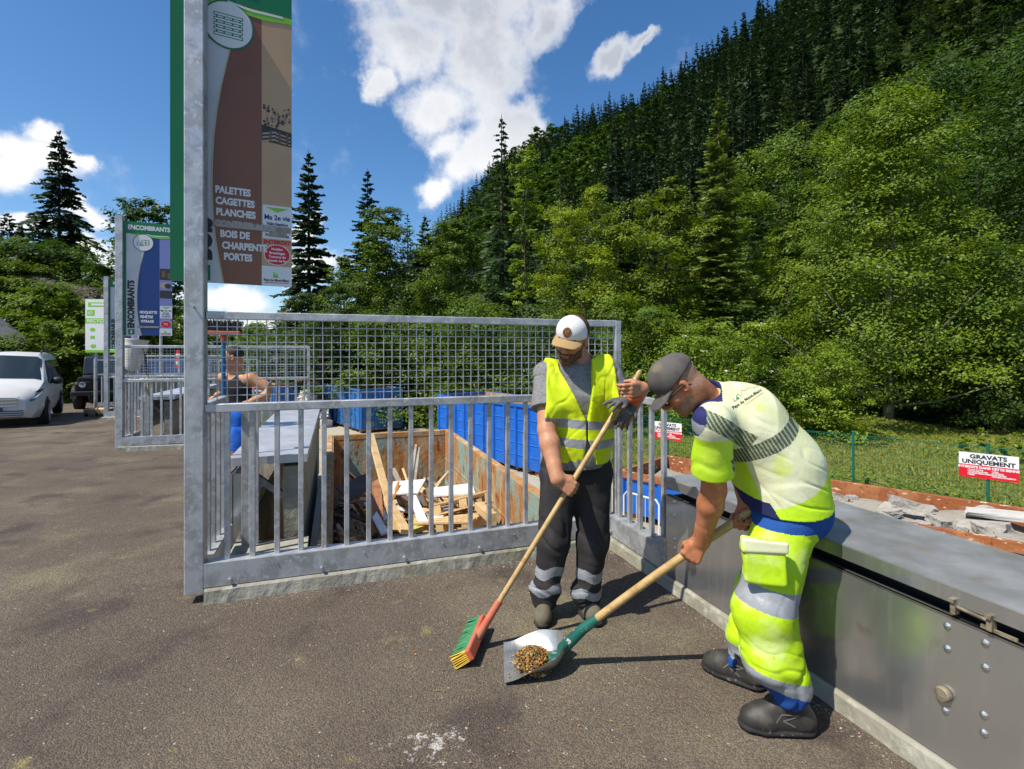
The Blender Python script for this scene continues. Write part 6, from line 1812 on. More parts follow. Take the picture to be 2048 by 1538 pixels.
        V = s.lo + (I + acc / cnt[:, None]) * s.h
        Fs = []
        for ax in range(3):
            o1, o2 = (ax + 1) % 3, (ax + 2) % 3
            A = np.moveaxis(S_, (ax, o1, o2), (0, 1, 2)); ID = np.moveaxis(idx, (ax, o1, o2), (0, 1, 2))
            e = A[:-1, 1:-1, 1:-1] != A[1:, 1:-1, 1:-1]
            W = np.argwhere(e)
            i, j, k = W[:, 0], W[:, 1] + 1, W[:, 2] + 1
            q = np.stack([ID[i, j - 1, k - 1], ID[i, j, k - 1], ID[i, j, k], ID[i, j - 1, k]], 1)
            fl = A[i, j, k]
            q[~fl] = q[~fl][:, ::-1]
            Fs.append(q)
        return V, np.concatenate(Fs)
def sdf_obj(name, f, mats, parent, matfn=None, keep=0, smooth_it=0):
    V, F = f.nets()
    if smooth_it:
        E = np.concatenate([F[:, [0, 1]], F[:, [1, 2]], F[:, [2, 3]], F[:, [3, 0]]])
        for _ in range(smooth_it):
            A = np.zeros_like(V); c = np.zeros(len(V))
            np.add.at(A, E[:, 0], V[E[:, 1]]); np.add.at(c, E[:, 0], 1)
            np.add.at(A, E[:, 1], V[E[:, 0]]); np.add.at(c, E[:, 1], 1)
            V = 0.5 * V + 0.5 * A / np.maximum(c, 1)[:, None]
    mats = mats if isinstance(mats, (list, tuple)) else [mats]
    mi = None
    if matfn is not None:
        cen = V[F].mean(1); mi = matfn(cen).astype(int)
    off = np.array(world_loc(parent)) if parent is not None else np.array([(V[:, 0].min() + V[:, 0].max()) / 2, (V[:, 1].min() + V[:, 1].max()) / 2, V[:, 2].min()])
    me = rawmesh(name, V - off, F, mi, True)
    for m in mats: me.materials.append(m)
    o = link(name, me, parent)
    if parent is None: o.location = off
    return o
def segdist(P, a, b):
    """distance and parameter of points to a segment"""
    a, b = nv(a), nv(b); ab = b - a
    t = np.clip(((P - a) @ ab) / (ab @ ab), 0, 1)
    return np.linalg.norm(P - a - t[:, None] * ab, axis=1), t
def ik(S_, W_, l1, l2, hint):
    """elbow/knee between S and W with segment lengths, bending towards hint"""
    S_, W_ = nv(S_), nv(W_); d = W_ - S_; L = np.linalg.norm(d); u = d / L
    if L > (l1 + l2) * 0.995:
        f = L / ((l1 + l2) * 0.995); l1 *= f; l2 *= f
    x = (l1 ** 2 - l2 ** 2 + L ** 2) / (2 * L); h = math.sqrt(max(l1 ** 2 - x ** 2, 0))
    hv = nv(hint) - u * (nv(hint) @ u); hv = hv / np.linalg.norm(hv)
    return S_ + u * x + hv * h
def hand(f, palm, dY, n, a, curl=(60, 140, 195), sc=1.0, thumb='grip', spread=0.0):
    """palm centre, dY towards the knuckles, n out of the palm, a towards the index finger; returns the wrist"""
    palm, dY, n = nv(palm), unit(dY), nv(n); n = unit(n - dY * (n @ dY)); a = nv(a); a = unit(a - dY * (a @ dY) - n * (a @ n))
    wr = palm - dY * 0.072 * sc
    # palm from metacarpals
    for i in range(4):
        kx = (i - 1.5) * 0.0205 * sc
        K = palm + dY * (0.016 + (0.004 if i in (1, 2) else 0)) * sc + a * kx - n * 0.004
        f.cap(wr + a * kx * 0.45, K, 0.0165 * sc, 0.0125 * sc, 0.012, sq=(n, 1.0))
        L = [(0.036, 0.024, 0.019), (0.044, 0.028, 0.021), (0.041, 0.026, 0.020), (0.039, 0.024, 0.019)][i]
        p = K
        aa = unit(a * 1.0)
        sd = a * (i - 1.5) * spread
        cu = curl[i] if hasattr(curl[0], '__len__') else curl
        for j in range(3):
            th = R(cu[j]); d = unit(dY * math.cos(th) + n * math.sin(th) + sd)
            q = p + d * L[j] * sc
            f.cap(p, q, (0.0105, 0.0095, 0.0085)[j] * sc, (0.0095, 0.0085, 0.0072)[j] * sc, 0.004)
            p = q
    f.cap(palm - dY * 0.05 * sc + a * 0.02 * sc, palm - dY * 0.012 * sc + a * 0.034 * sc, 0.017 * sc, 0.014 * sc, 0.012)
    T0 = palm - dY * 0.045 * sc + a * 0.028 * sc + n * 0.006
    if thumb == 'grip':
        T1 = palm - dY * 0.012 * sc + a * 0.045 * sc + n * 0.022 * sc; T2 = palm + dY * 0.012 * sc + a * 0.043 * sc + n * 0.046 * sc
    else:
        T1 = palm - dY * 0.005 * sc + a * 0.060 * sc + n * 0.012 * sc; T2 = palm + dY * 0.025 * sc + a * 0.066 * sc + n * 0.018 * sc
    f.cap(T0, T1, 0.0155 * sc, 0.012 * sc, 0.01); f.cap(T1, T2, 0.0115 * sc, 0.009 * sc, 0.004)
    return wr
class HeadF:
    """head frame: o between the ears, x to the person's left.. right-handed (x = fwd x up)"""
    def __init__(s, o, fwd, up, sc=1.0):
        s.o = nv(o); s.f = unit(fwd); u = nv(up); s.u = unit(u - s.f * (u @ s.f)); s.x = np.cross(s.f, s.u); s.sc = sc
        s.M = np.array([s.x, s.f, s.u])
    def p(s, x, y, z): return s.o + (s.x * x + s.f * y + s.u * z) * s.sc
    def loc(s, P): return ((P - s.o) @ s.M.T) / s.sc
def head(f, H, neck, neck_r=0.058):
    s = H.sc; M = H.M
    E = lambda c, r, k=0.02, op='u': f.ell(H.p(*c), [q * s for q in r], M, k, op)
    Cp = lambda a, b, ra, rb, k=0.01, op='u': f.cap(H.p(*a), H.p(*b), ra * s, rb * s, k, op)
    E((0, -.012, .040), (.076, .097, .086)); E((0, .022, -.035), (.062, .072, .075), .03)
    E((0, .050, -.080), (.040, .036, .036), .03); Cp((0, .078, -.100), (0, .080, -.095), .016, .016, .02)
    for q in (-1, 1):
        E((q * .045, .060, -.018), (.026, .026, .028), .02)
        E((q * .032, .101, .012), (.017, .012, .012), .012, 's')
        E((q * .032, .083, .012), (.0125, .0125, .0125), .004)
        Cp((q * .012, .094, .032), (q * .046, .082, .034), .010, .008, .012)
        E((q * .079, -.006, .002), (.010, .019, .033), .008)
        E((q * .084, .002, .004), (.006, .009, .016), .005, 's')
        Cp((q * .009, .108, -.030), (q * .013, .102, -.032), .010, .009, .008)
    Cp((0, .095, .025), (0, .117, -.022), .008, .0125, .014)
    Cp((-.020, .094, -.058), (.020, .094, -.058), .0065, .0065, .008); Cp((-.016, .094, -.069), (.016, .094, -.069), .007, .007, .008)
    Cp((-.022, .104, -.0635), (.022, .104, -.0635), .003, .003, .004, 's')
    f.cap(H.p(0, -.035, -.045), neck, neck_r * s, neck_r * 1.08 * s, 0.03)
def face_mats(H):
    def fn(c):
        l = H.loc(c); m = np.zeros(len(c))
        lips = (np.abs(l[:, 0]) < .022) & (l[:, 1] > .088) & (l[:, 2] < -.055) & (l[:, 2] > -.074)
        m[lips] = 1
        for q in (-1, 1):
            d = (l[:, 0] - q * .032) ** 2 + (l[:, 2] - .012) ** 2
            m[(d < .0085 ** 2) & (l[:, 1] > .085)] = 2
            br = (np.abs(l[:, 0] - q * .031) < .019) & (np.abs(l[:, 2] - .036) < .006) & (l[:, 1] > .07)
            m[br] = 3
        return m
    return fn
def waves(seed, k, aniso=(1, 1, 1), n=18, main=None, thin=0.3):
    """smooth random field from plane waves, about unit variance; main = direction across the folds"""
    g = np.random.default_rng(seed)
    K = g.normal(size=(n, 3)) * k * np.array(aniso); ph = g.uniform(0, 6.283, n)
    if main is not None:
        d = unit(main); K = g.normal(size=(n, 3)) * k * thin; K = K - np.outer(K @ d, d) + np.outer(np.abs(g.normal(1.0, 0.3, n)) * k, d)
    def f(x, y, z):
        s = np.zeros(np.shape(x))
        for q, p in zip(K, ph): s = s + np.cos(x * q[0] + y * q[1] + z * q[2] + p)
        return s * math.sqrt(2.0 / n)
    return f
def wrinkles(seed, k, aniso=(1, 1, 1), broad=0.004, crease=0.004, width=0.45, main=None, thin=0.3):
    """soft swells plus narrow creases along the zero lines of a random field"""
    a, b, c = waves(seed, k, aniso, 18, main, thin), waves(seed + 1, k * 0.7, aniso, 18, main, thin), waves(seed + 2, 14, (1, 1, 1))
    def f(x, y, z):
        n = a(x, y, z); m = np.clip(0.5 + 0.6 * c(x, y, z) * 0.7 + 0.3 * b(x, y, z), 0, 1)
        return -broad * b(x, y, z) * 0.7 + crease * np.exp(-(n / width) ** 2) * m - crease * 0.25
    return f
def folds(dirs, amps):
    return wrinkles(3, 60, (1, 1, 1), amps[0], amps[0])
def skin_mat(name, base, dark, blotch):
    def ex(t, b, vec, col):
        b.inputs['Subsurface Weight'].default_value = 0.08
        b.inputs['Subsurface Radius'].default_value = (0.02, 0.008, 0.004)
        b.inputs['Subsurface Scale'].default_value = 0.4
    return mat(name, base, 0.5, spots=[(14, dark, 0.45, 0.7, 4), (40, blotch, 0.52, 0.72, 3)], bump=[(220, 0.15, 0.001)], spec=0.35, extra=ex)
SKIN1 = skin_mat('skin_fair_tanned', (0.47, 0.225, 0.125), (0.41, 0.175, 0.09), (0.52, 0.26, 0.16))
SKIN2 = skin_mat('skin_sunburnt', (0.43, 0.165, 0.075), (0.36, 0.125, 0.055), (0.50, 0.21, 0.11))
SKIN3 = skin_mat('skin_tanned', (0.46, 0.235, 0.12), (0.40, 0.19, 0.09), (0.52, 0.27, 0.15))
M_LIPS = mat('lips', (0.36, 0.12, 0.085), 0.45); M_EYE = mat('eye_dark', (0.03, 0.02, 0.015), 0.2); M_BROW = mat('dark_brown_hair', (0.03, 0.017, 0.01), 0.8, bump=[(160, 0.7, 0.004)])
M_HAIRBLK = mat('black_hair', (0.012, 0.010, 0.009), 0.7, bump=[(160, 0.7, 0.004)])
M_STUB = mat('grey_stubble', (0.31, 0.15, 0.09), 0.8, spots=[(90, (0.33, 0.20, 0.14), 0.45, 0.6, 3), (30, (0.24, 0.11, 0.065), 0.5, 0.7)])
def cloth(name, base, spots=(), rough=0.85, bump=((160, 0.25, 0.002), (14, 0.3, 0.012)), spec=0.2):
    return mat(name, base, rough, spots=spots, bump=list(bump), spec=spec)
M_TEE = cloth('grey_marl', (0.215, 0.21, 0.215), [(60, (0.16, 0.157, 0.16), 0.45, 0.6, 3), (5, (0.25, 0.245, 0.245), 0.5, 0.7)])
M_HIVIS = cloth('hi_vis_yellow', (0.58, 0.72, 0.010), [(4, (0.66, 0.78, 0.03), 0.45, 0.65, 4), (9, (0.48, 0.62, 0.008), 0.5, 0.7)], 0.6)
M_REFL = cloth('reflective_grey', (0.25, 0.26, 0.28), [(20, (0.30, 0.31, 0.33), 0.45, 0.65)], 0.45, spec=0.5)
M_BLACKC = cloth('black_work_cloth', (0.030, 0.028, 0.028), [(6, (0.050, 0.046, 0.043), 0.5, 0.72, 5)])
M_GLARE = cloth('hi_vis_painted_glare', (0.63, 0.645, 0.36), [(5, (0.69, 0.69, 0.47), 0.4, 0.65, 4), (9, (0.60, 0.68, 0.20), 0.58, 0.75)], 0.6)  # cream tint stands in for strong sunlight on yellow hi-vis cloth
M_LIME = cloth('lime_hi_vis', (0.48, 0.74, 0.018), [(5, (0.56, 0.78, 0.06), 0.45, 0.65, 4)], 0.6)
M_LIMEP = cloth('lime_trousers', (0.47, 0.70, 0.016), [(5, (0.64, 0.76, 0.24), 0.48, 0.66, 4), (20, (0.40, 0.60, 0.012), 0.55, 0.72)], 0.6)  # the paler spots imitate sunlit highlights on the lime cloth
M_NAVYC = cloth('navy_cloth', (0.020, 0.024, 0.095), [(8, (0.032, 0.036, 0.12), 0.5, 0.7)])
M_ROYAL = cloth('royal_blue_cloth', (0.018, 0.075, 0.29), [(8, (0.012, 0.055, 0.22), 0.45, 0.7)])
M_BOOT = mat('black_boot', (0.026, 0.023, 0.020), 0.6, spots=[(10, (0.075, 0.066, 0.050), 0.48, 0.70, 6)], bump=[(70, 0.4, 0.002)])
M_SOLE = mat('boot_sole', (0.016, 0.015, 0.014), 0.8, spots=[(40, (0.11, 0.10, 0.085), 0.58, 0.66, 3)], bump=[(40, 0.6, 0.006)])
M_SHOE = mat('olive_suede', (0.135, 0.115, 0.075), 0.85, spots=[(16, (0.09, 0.078, 0.052), 0.45, 0.7, 5)], bump=[(80, 0.4, 0.003)])
M_SHOESOLE = mat('dark_sole', (0.022, 0.02, 0.018), 0.8)
M_WOODH = mat('ash_handle', (0.46, 0.30, 0.115), 0.5, spots=[(5, (0.36, 0.22, 0.075), 0.45, 0.65, 5, (3, 3, 3)), (30, (0.52, 0.36, 0.16), 0.5, 0.7, 3)], bump=[(60, 0.15, 0.002)])
def quick_tube(name, pts, r, m, parent, seg=10, smooth=True):
    b = MB(); b.tube(pts, r, seg); return b.build(name, m, parent, smooth=smooth, auto=60)
def drape(name, V2, F, c, ex, ey, n, target, m, parent, lift=0.0025):
    """lay flat lettering on a curved surface by casting along n"""
    me = target.data
    off = world_loc(target)
    bvh = BVHTree.FromPolygons([v.co + off for v in me.vertices], [tuple(p.vertices) for p in me.polygons])
    c, ex, ey, n = Vector(c), Vector(ex), Vector(ey), Vector(n)
    V = []
    for x, y in V2:
        p = c + ex * x + ey * y - n * 0.4
        h = bvh.ray_cast(p, n, 1.0)
        V.append((h[0] - n * lift) if h[0] is not None else (p + n * 0.4))
    b = MB(); b.add(V, F)
    return b.build(name, m, parent)
# ------------------------------------------------------------------ standing man with the broom
A = lambda px, py, d: nv(at(px, py, d))
f1 = unit((0.10, -0.99, 0)); l1 = np.cross(f1, (0, 0, 1)); l1 = unit((0.99, 0.10, 0))     # l1 = viewer's right
p1 = thing('person', 'bearded man in yellow reflective vest and white and brown cap leaning on a broom', 'person', (A(1145, 1230, 2.95)[0], 2.95, 0))
# broom handle line
BR_B = A(966, 1256, 2.68); BR_T = A(1281, 741, 2.86)
BR_D = unit(BR_T - BR_B)
def on_line(B, T, px):
    """point of the line B-T that projects to column px"""
    lo, hi = 0.0, 1.0
    g = lambda t: 1024 + (B + (T - B) * t)[0] / (B + (T - B) * t)[1] * F_PX - px
    for _ in range(50):
        m = (lo + hi) / 2
        if (g(lo) < 0) == (g(m) < 0): lo = m
        else: hi = m
    return B + (T - B) * lo
pel = A(1152, 945, 3.08); wai = A(1155, 880, 3.07); che = A(1158, 788, 3.06); nek = A(1162, 726, 3.06)
shR = A(1092, 752, 3.05); shL = A(1217, 741, 3.06)
hipR = pel - l1 * 0.095 + nv((0, 0, -0.02)); hipL = pel + l1 * 0.095 + nv((0, 0, -0.02))
kneR = A(1106, 1085, 3.00); kneL = A(1186, 1080, 3.02)
ankR = A(1090, 1205, 3.00); ankL = A(1172, 1203, 3.02)
H1 = HeadF(A(1144, 680, 2.985), (-0.42, -0.80, -0.34), (0.03, -0.45, 0.9), 1.06)
# hands on the handle
GR = on_line(BR_B, BR_T, 1139); GL = on_line(BR_B, BR_T, 1257)
f = SDF((-0.1, 2.60, -0.02), (0.95, 3.35, 1.80), 0.0042)
dYr = unit(np.cross(BR_D, nv((0.15, 1, 0.1)))); 
if dYr[0] < 0: dYr = -dYr
nR = unit(np.cross(dYr, BR_D)); nR = nR if nR[1] > 0 else -nR
wR = hand(f, GR - nR * 0.031 - dYr * 0.006, dYr, nR, BR_D, sc=1.05)
dYl = unit((-0.80, -0.55, -0.08)); nL = unit((-0.45, 0.85, 0.05))
wL = hand(f, GL - nL * 0.031 + nv((0.006, 0, 0.004)), dYl, nL, (0, 0, 1), curl=[(35, 95, 140), (42, 110, 160), (30, 80, 120), (20, 55, 90)], sc=1.05)
elR = ik(shR, wR, 0.315, 0.27, (-0.75, 0.3, -0.35)); elL = ik(shL, wL, 0.30, 0.26, (-0.25, 0.5, -0.7))
def arm(f, sh, el, wr, s=1.0):
    f.cap(sh, el, 0.056 * s, 0.044 * s, 0.03)
    m = el + (wr - el) * 0.28
    f.cap(el, m, 0.044 * s, 0.0475 * s, 0.02); f.cap(m, wr, 0.0475 * s, 0.0285 * s, 0.02)
    f.cap(el + (wr - el) * 0.75, wr, 0.033 * s, 0.028 * s, 0.02)
arm(f, shR, elR, wR, 1.16); arm(f, shL, elL, wL, 1.08)
f.cap(shR, shL, 0.055, 0.055, 0.04)
f.chain([pel, wai, che, (shR + shL) / 2], [0.145, 0.145, 0.15, 0.10], 0.05, sq=(f1, 1.35))
f.chain([hipR, kneR, ankR], [0.085, 0.058, 0.045], 0.03); f.chain([hipL, kneL, ankL], [0.085, 0.058, 0.045], 0.03)
head(f, H1, nek)
body1 = sdf_obj('body', f, [SKIN1, M_LIPS, M_EYE, M_BROW], p1, face_mats(H1))

# beard and hair
f = SDF(H1.o - 0.17, H1.o + 0.17, 0.0035)
head(f, H1, nek)
f.ell(H1.p(0, .060, -.092), (.040, .036, .036), H1.M, 0.03)
f.D -= 0.0042
f.disp(wrinkles(8, 150, (1, 1, 1), 0.0015, 0.002))
def beardcut(x, y, z):
    q = [x - H1.o[0], y - H1.o[1], z - H1.o[2]]
    l = [q[0] * H1.M[j][0] + q[1] * H1.M[j][1] + q[2] * H1.M[j][2] for j in range(3)]
    top = l[2] - (-0.050 + 1.1 * np.clip(np.abs(l[0]) - 0.046, 0, 0.03))
    mouth = 0.0165 - np.sqrt(((l[0]) * 0.5) ** 2 + (l[2] + 0.064) ** 2 + (np.clip(0.075 - l[1], 0, 1) * 5) ** 2)
    back = np.maximum(-(l[1] - 0.012), -(l[2] + 0.118) - 0.35 * (0.09 - l[1]) * -1.0)
    return np.maximum(np.maximum(np.minimum(top, 0.06), mouth), back)
f.fn(beardcut)
f.cap(H1.p(-.026, .100, -.050), H1.p(.026, .100, -.050), .006, .006, .004)
sdf_obj('beard', f, mat('beard_brown', (0.085, 0.046, 0.026), 0.8, spots=[(60, (0.15, 0.085, 0.05), 0.5, 0.65)], bump=[(160, 0.7, 0.004)]), p1)
f = SDF(H1.o - 0.17, H1.o + 0.17, 0.004)
f.ell(H1.p(0, -.014, .040), (.080, .100, .089), H1.M)
f.fn(lambda x, y, z: ((x - H1.o[0]) * H1.M[1][0] + (y - H1.o[1]) * H1.M[1][1] + (z - H1.o[2]) * H1.M[1][2]) - 0.035 - 0 * z)
f.fn(lambda x, y, z: -(((x - H1.o[0]) * H1.M[2][0] + (y - H1.o[1]) * H1.M[2][1] + (z - H1.o[2]) * H1.M[2][2]) + 0.03))
sdf_obj('hair', f, M_BROW, p1)
# cap: crown, brim, patch
def make_cap(H, p, m_front, m_back, m_brim, split=0.0, tilt=0.0):
    f = SDF(H.o - 0.19 * H.sc, H.o + 0.19 * H.sc, 0.004)
    f.ell(H.p(0, -.012, .052), [q * H.sc for q in (.087, .108, .088)], H.M)
    f.ell(H.p(0, .02, .062), [q * H.sc for q in (.078, .075, .078)], H.M, 0.03)
    c = H.p(0, 0, .040); n = -(H.u + H.f * 0.10)
    f.plane(c, n)
    def mf(cn):
        l = H.loc(cn); return np.where(l[:, 1] > split + 0.15 * np.abs(l[:, 0]), 0, 1)
    o = sdf_obj('cap_crown', f, [m_front, m_back], p, mf)
    V = []; F = []; nx, ny = 14, 8
    for s in (0, 1):
        for i in range(nx + 1):
            for j in range(ny + 1):
                a = -1 + 2 * i / nx
                xx = a * 0.079; r = j / ny
                y0 = 0.090 * math.sqrt(max(0, 1 - (xx / 0.089) ** 2)) - 0.006
                y1 = 0.094 + 0.072 * math.sqrt(max(0, 1 - abs(a) ** 2.6))
                yy = y0 + (max(y1, y0) - y0) * r
                zz = 0.042 - 0.010 * r - 2.6 * xx ** 2 - 0.16 * (yy - 0.09) - 0.0045 * s
                V.append(tuple(H.p(xx, yy, zz)))
    m = (nx + 1) * (ny + 1)
    for i in range(nx):
        for j in range(ny):
            k = i * (ny + 1) + j
            F.append((k, k + 1, k + ny + 2, k + ny + 1)); F.append((m + k, m + k + ny + 1, m + k + ny + 2, m + k + 1))
    for i in range(nx):
        k = i * (ny + 1) + ny; F.append((k, k + ny + 1, m + k + ny + 1, m + k))
    b = MB(); b.add(V, F); b.build('cap_brim', m_brim, p, smooth=True, auto=50)
    return o
M_CAPW = cloth('cap_white', (0.68, 0.67, 0.65)); M_CAPB = cloth('cap_brown_mesh', (0.10, 0.042, 0.022), bump=((300, 0.8, 0.004),)); M_CAPT = cloth('cap_tan', (0.36, 0.24, 0.105))
M_PATCH = cloth('cap_patch', (0.13, 0.055, 0.028)); M_PATCHG = cloth('cap_patch_gold', (0.36, 0.21, 0.10))
cap1 = make_cap(H1, p1, M_CAPW, M_CAPB, M_CAPT, 0.005)
pc = H1.p(0.0, .16, .082); n_ = -H1.f + H1.u * -0.30; n_ = unit(n_); ex_ = H1.x; ey_ = unit(np.cross(ex_, n_)); ey_ = ey_ if ey_ @ H1.u > 0 else -ey_
disc = [(0.026 * math.cos(6.283 * i / 24), 0.030 * math.sin(6.283 * i / 24)) for i in range(24)]
pt_ = drape('patch', [(0, 0)] + disc, [(0, 1 + i, 1 + (i + 1) % 24) for i in range(24)], H1.p(0, .105, .080), ex_, ey_, n_, cap1, M_PATCH, cap1, 0.003)
V2, F2 = [], []
for (r0, r1) in ((0.0215, 0.0235),):
    for i in range(24):
        a0, a1 = 6.283 * i / 24, 6.283 * (i + 1) / 24; o_ = len(V2)
        V2 += [(r0 * math.cos(a0), r0 * 1.15 * math.sin(a0)), (r1 * math.cos(a0), r1 * 1.15 * math.sin(a0)), (r1 * math.cos(a1), r1 * 1.15 * math.sin(a1)), (r0 * math.cos(a1), r0 * 1.15 * math.sin(a1))]; F2.append((o_, o_ + 1, o_ + 2, o_ + 3))
for (x0, y0, x1, y1) in [(-.012, .012, .012, .0145), (-.012, -.0145, .012, -.012), (-.014, -.001, .014, .0015), (-.010, .004, -.007, .010), (.007, .004, .010, .010), (-.010, -.010, -.007, -.004), (.007, -.010, .010, -.004), (-.0015, .004, .0015, .010), (-.0015, -.010, .0015, -.004)]:
    o_ = len(V2); V2 += [(x0, y0), (x1, y0), (x1, y1), (x0, y1)]; F2.append((o_, o_ + 1, o_ + 2, o_ + 3))
drape('patch_emblem', V2, F2, H1.p(0, .105, .080), ex_, ey_, n_, cap1, M_PATCHG, cap1, 0.0045)

# grey T-shirt
f = SDF((-0.02, 2.75, 0.80), (0.85, 3.35, 1.55), 0.005)
f.chain([pel + nv((0, 0, -.06)), wai, che, (shR + shL) / 2 - nv((0, 0, .01))], [0.170, 0.163, 0.165, 0.115], 0.05, sq=(f1, 1.30))
f.ell(pel + f1 * 0.04 + nv((0, 0, 0.10)), (0.15, 0.13, 0.16), None, 0.06)
f.cap(shR + l1 * 0.02, shL - l1 * 0.02, 0.066, 0.066, 0.05)
seR = shR + (elR - shR) * 0.62; seL = shL + (elL - shL) * 0.62
f.cap(shR, seR, 0.075, 0.089, 0.06); f.cap(shL, seL, 0.075, 0.087, 0.06)
f.cap(nek - nv((0, 0, .02)), nek + nv((0, 0, .0)), 0.075, 0.07, 0.03)
f.disp(wrinkles(21, 34, broad=0.004, crease=0.006, main=unit((0.5, 0.2, 0.8)), thin=0.4)); pass
f.plane(seR, elR - shR, within=(seR + (elR - shR) * 0.25, 0.14)); f.plane(seL, elL - shL, within=(seL + (elL - shL) * 0.25, 0.13))
f.plane((0, 0, 0.855), (0.05, 0, -1))
f.cap(nek + f1 * 0.03 + nv((0, 0, 0.03)), nek + f1 * 0.03 + nv((0, 0, 0.1)), 0.060, 0.07, 0.005, 's')
tee1 = sdf_obj('t_shirt', f, M_TEE, p1)

# yellow vest, open at the front
f = SDF((-0.02, 2.75, 0.85), (0.85, 3.40, 1.55), 0.0045)
f.chain([pel + nv((0, 0, -.02)), wai, che, (shR + shL) / 2 - nv((0, 0, .005))], [0.200, 0.194, 0.198, 0.142], 0.05, sq=(f1, 1.22))
f.cap(shR + l1 * 0.022, shL - l1 * 0.022, 0.092, 0.092, 0.05); f.cap(shR, seR, 0.086, 0.104, 0.06); f.cap(shL, seL, 0.086, 0.102, 0.06)
f.disp(wrinkles(31, 30, broad=0.006, crease=0.008, main=unit((0.85, 0.2, 0.45)), thin=0.35)); f.disp(wrinkles(35, 44, broad=0.002, crease=0.004, main=unit((0.8, 0.2, -0.6)), thin=0.4))
for sh, sg in ((shR, -1), (shL, 1)):
    f.plane(sh + l1 * sg * 0.012, l1 * sg + nv((0, 0, 0.10)))
f.plane((0, 0, 0.935), (-0.06, 0.0, -1))
vc = A(1180, 850, 2.85)
def vneck(x, y, z):
    s_ = (x - vc[0]) * l1[0] + (y - vc[1]) * l1[1]
    fr = (x - che[0]) * f1[0] + (y - che[1]) * f1[1]
    up = np.clip((z - 1.165) / 0.29, 0, 1)
    cx = -0.055 * up
    w = 0.006 + 0.088 * up ** 0.9
    lowt = np.clip((1.05 - z) / 0.12, 0, 1); w = np.maximum(w * (z > 1.04), 0.004 + 0.035 * lowt); cx = cx + 0.018 * lowt
    v = np.abs(s_ - cx) - w
    return np.where(fr > -0.02, -v, -1.0)
f.fn(vneck)
f.cap(nek + f1 * 0.01 + nv((0, 0, 0.01)), nek + f1 * 0.02 + nv((0, 0, 0.12)), 0.082, 0.10, 0.01, 's')
def vm(c):
    z = c[:, 2] + 0.02 * np.sin((c[:, 0] - 0.3) * 7) + 0.10 * (np.abs(c[:, 0] - 0.42) ** 1.0) * 0.25 - 0.012
    m = np.zeros(len(c)); m[((z > 1.115) & (z < 1.165)) | ((z > 1.005) & (z < 1.055))] = 1
    return m
vest1 = sdf_obj('vest', f, [M_HIVIS, M_REFL], p1, vm)
b = MB(); c = A(1118, 906, 2.865); b.frame_box(c, l1 * 0.016, f1 * 0.004, (0, 0, 0.008)); 

# trousers
f = SDF((-0.02, 2.75, 0.04), (0.80, 3.40, 1.0), 0.005)
f.chain([hipR, kneR + l1 * 0.0, ankR + nv((0, 0, .01))], [0.122, 0.090, 0.068], 0.03); f.chain([hipL, kneL, ankL + nv((0, 0, .01))], [0.122, 0.090, 0.068], 0.03)
f.cap(hipR + nv((0, 0, .09)), hipL + nv((0, 0, .09)), 0.098, 0.098, 0.05); f.ell(pel - nv((0, 0, 0.02)), (0.185, 0.125, 0.13), None, 0.05)
for an in (ankR, ankL): f.cap(an + nv((-.02, 0, .07)), an + nv((.02, 0, .07)), 0.068, 0.066, 0.03)
W_ = wrinkles(41, 28, broad=0.005, crease=0.008, main=unit((0.7, 0.2, 0.6)), thin=0.4); W2_ = wrinkles(45, 56, broad=0.005, crease=0.009, main=unit((0.2, 0.1, 0.95)), thin=0.3)
f.disp(lambda x, y, z: W_(x, y, z) + W2_(x, y, z) * np.clip((0.42 - z) / 0.3, 0, 1))
f.plane((0, 3.0, 0.072), (0, 0.22, -1))
def tm(c):
    z = c[:, 2] + 0.014 * np.sin(c[:, 0] * 40 + 1) - np.where(c[:, 0] < 0.30, 0.03, 0.0)
    m = np.zeros(len(c)); m[((z > 0.225) & (z < 0.285)) | ((z > 0.125) & (z < 0.175))] = 1
    return m
sdf_obj('trousers', f, [M_BLACKC, M_REFL], p1, tm)
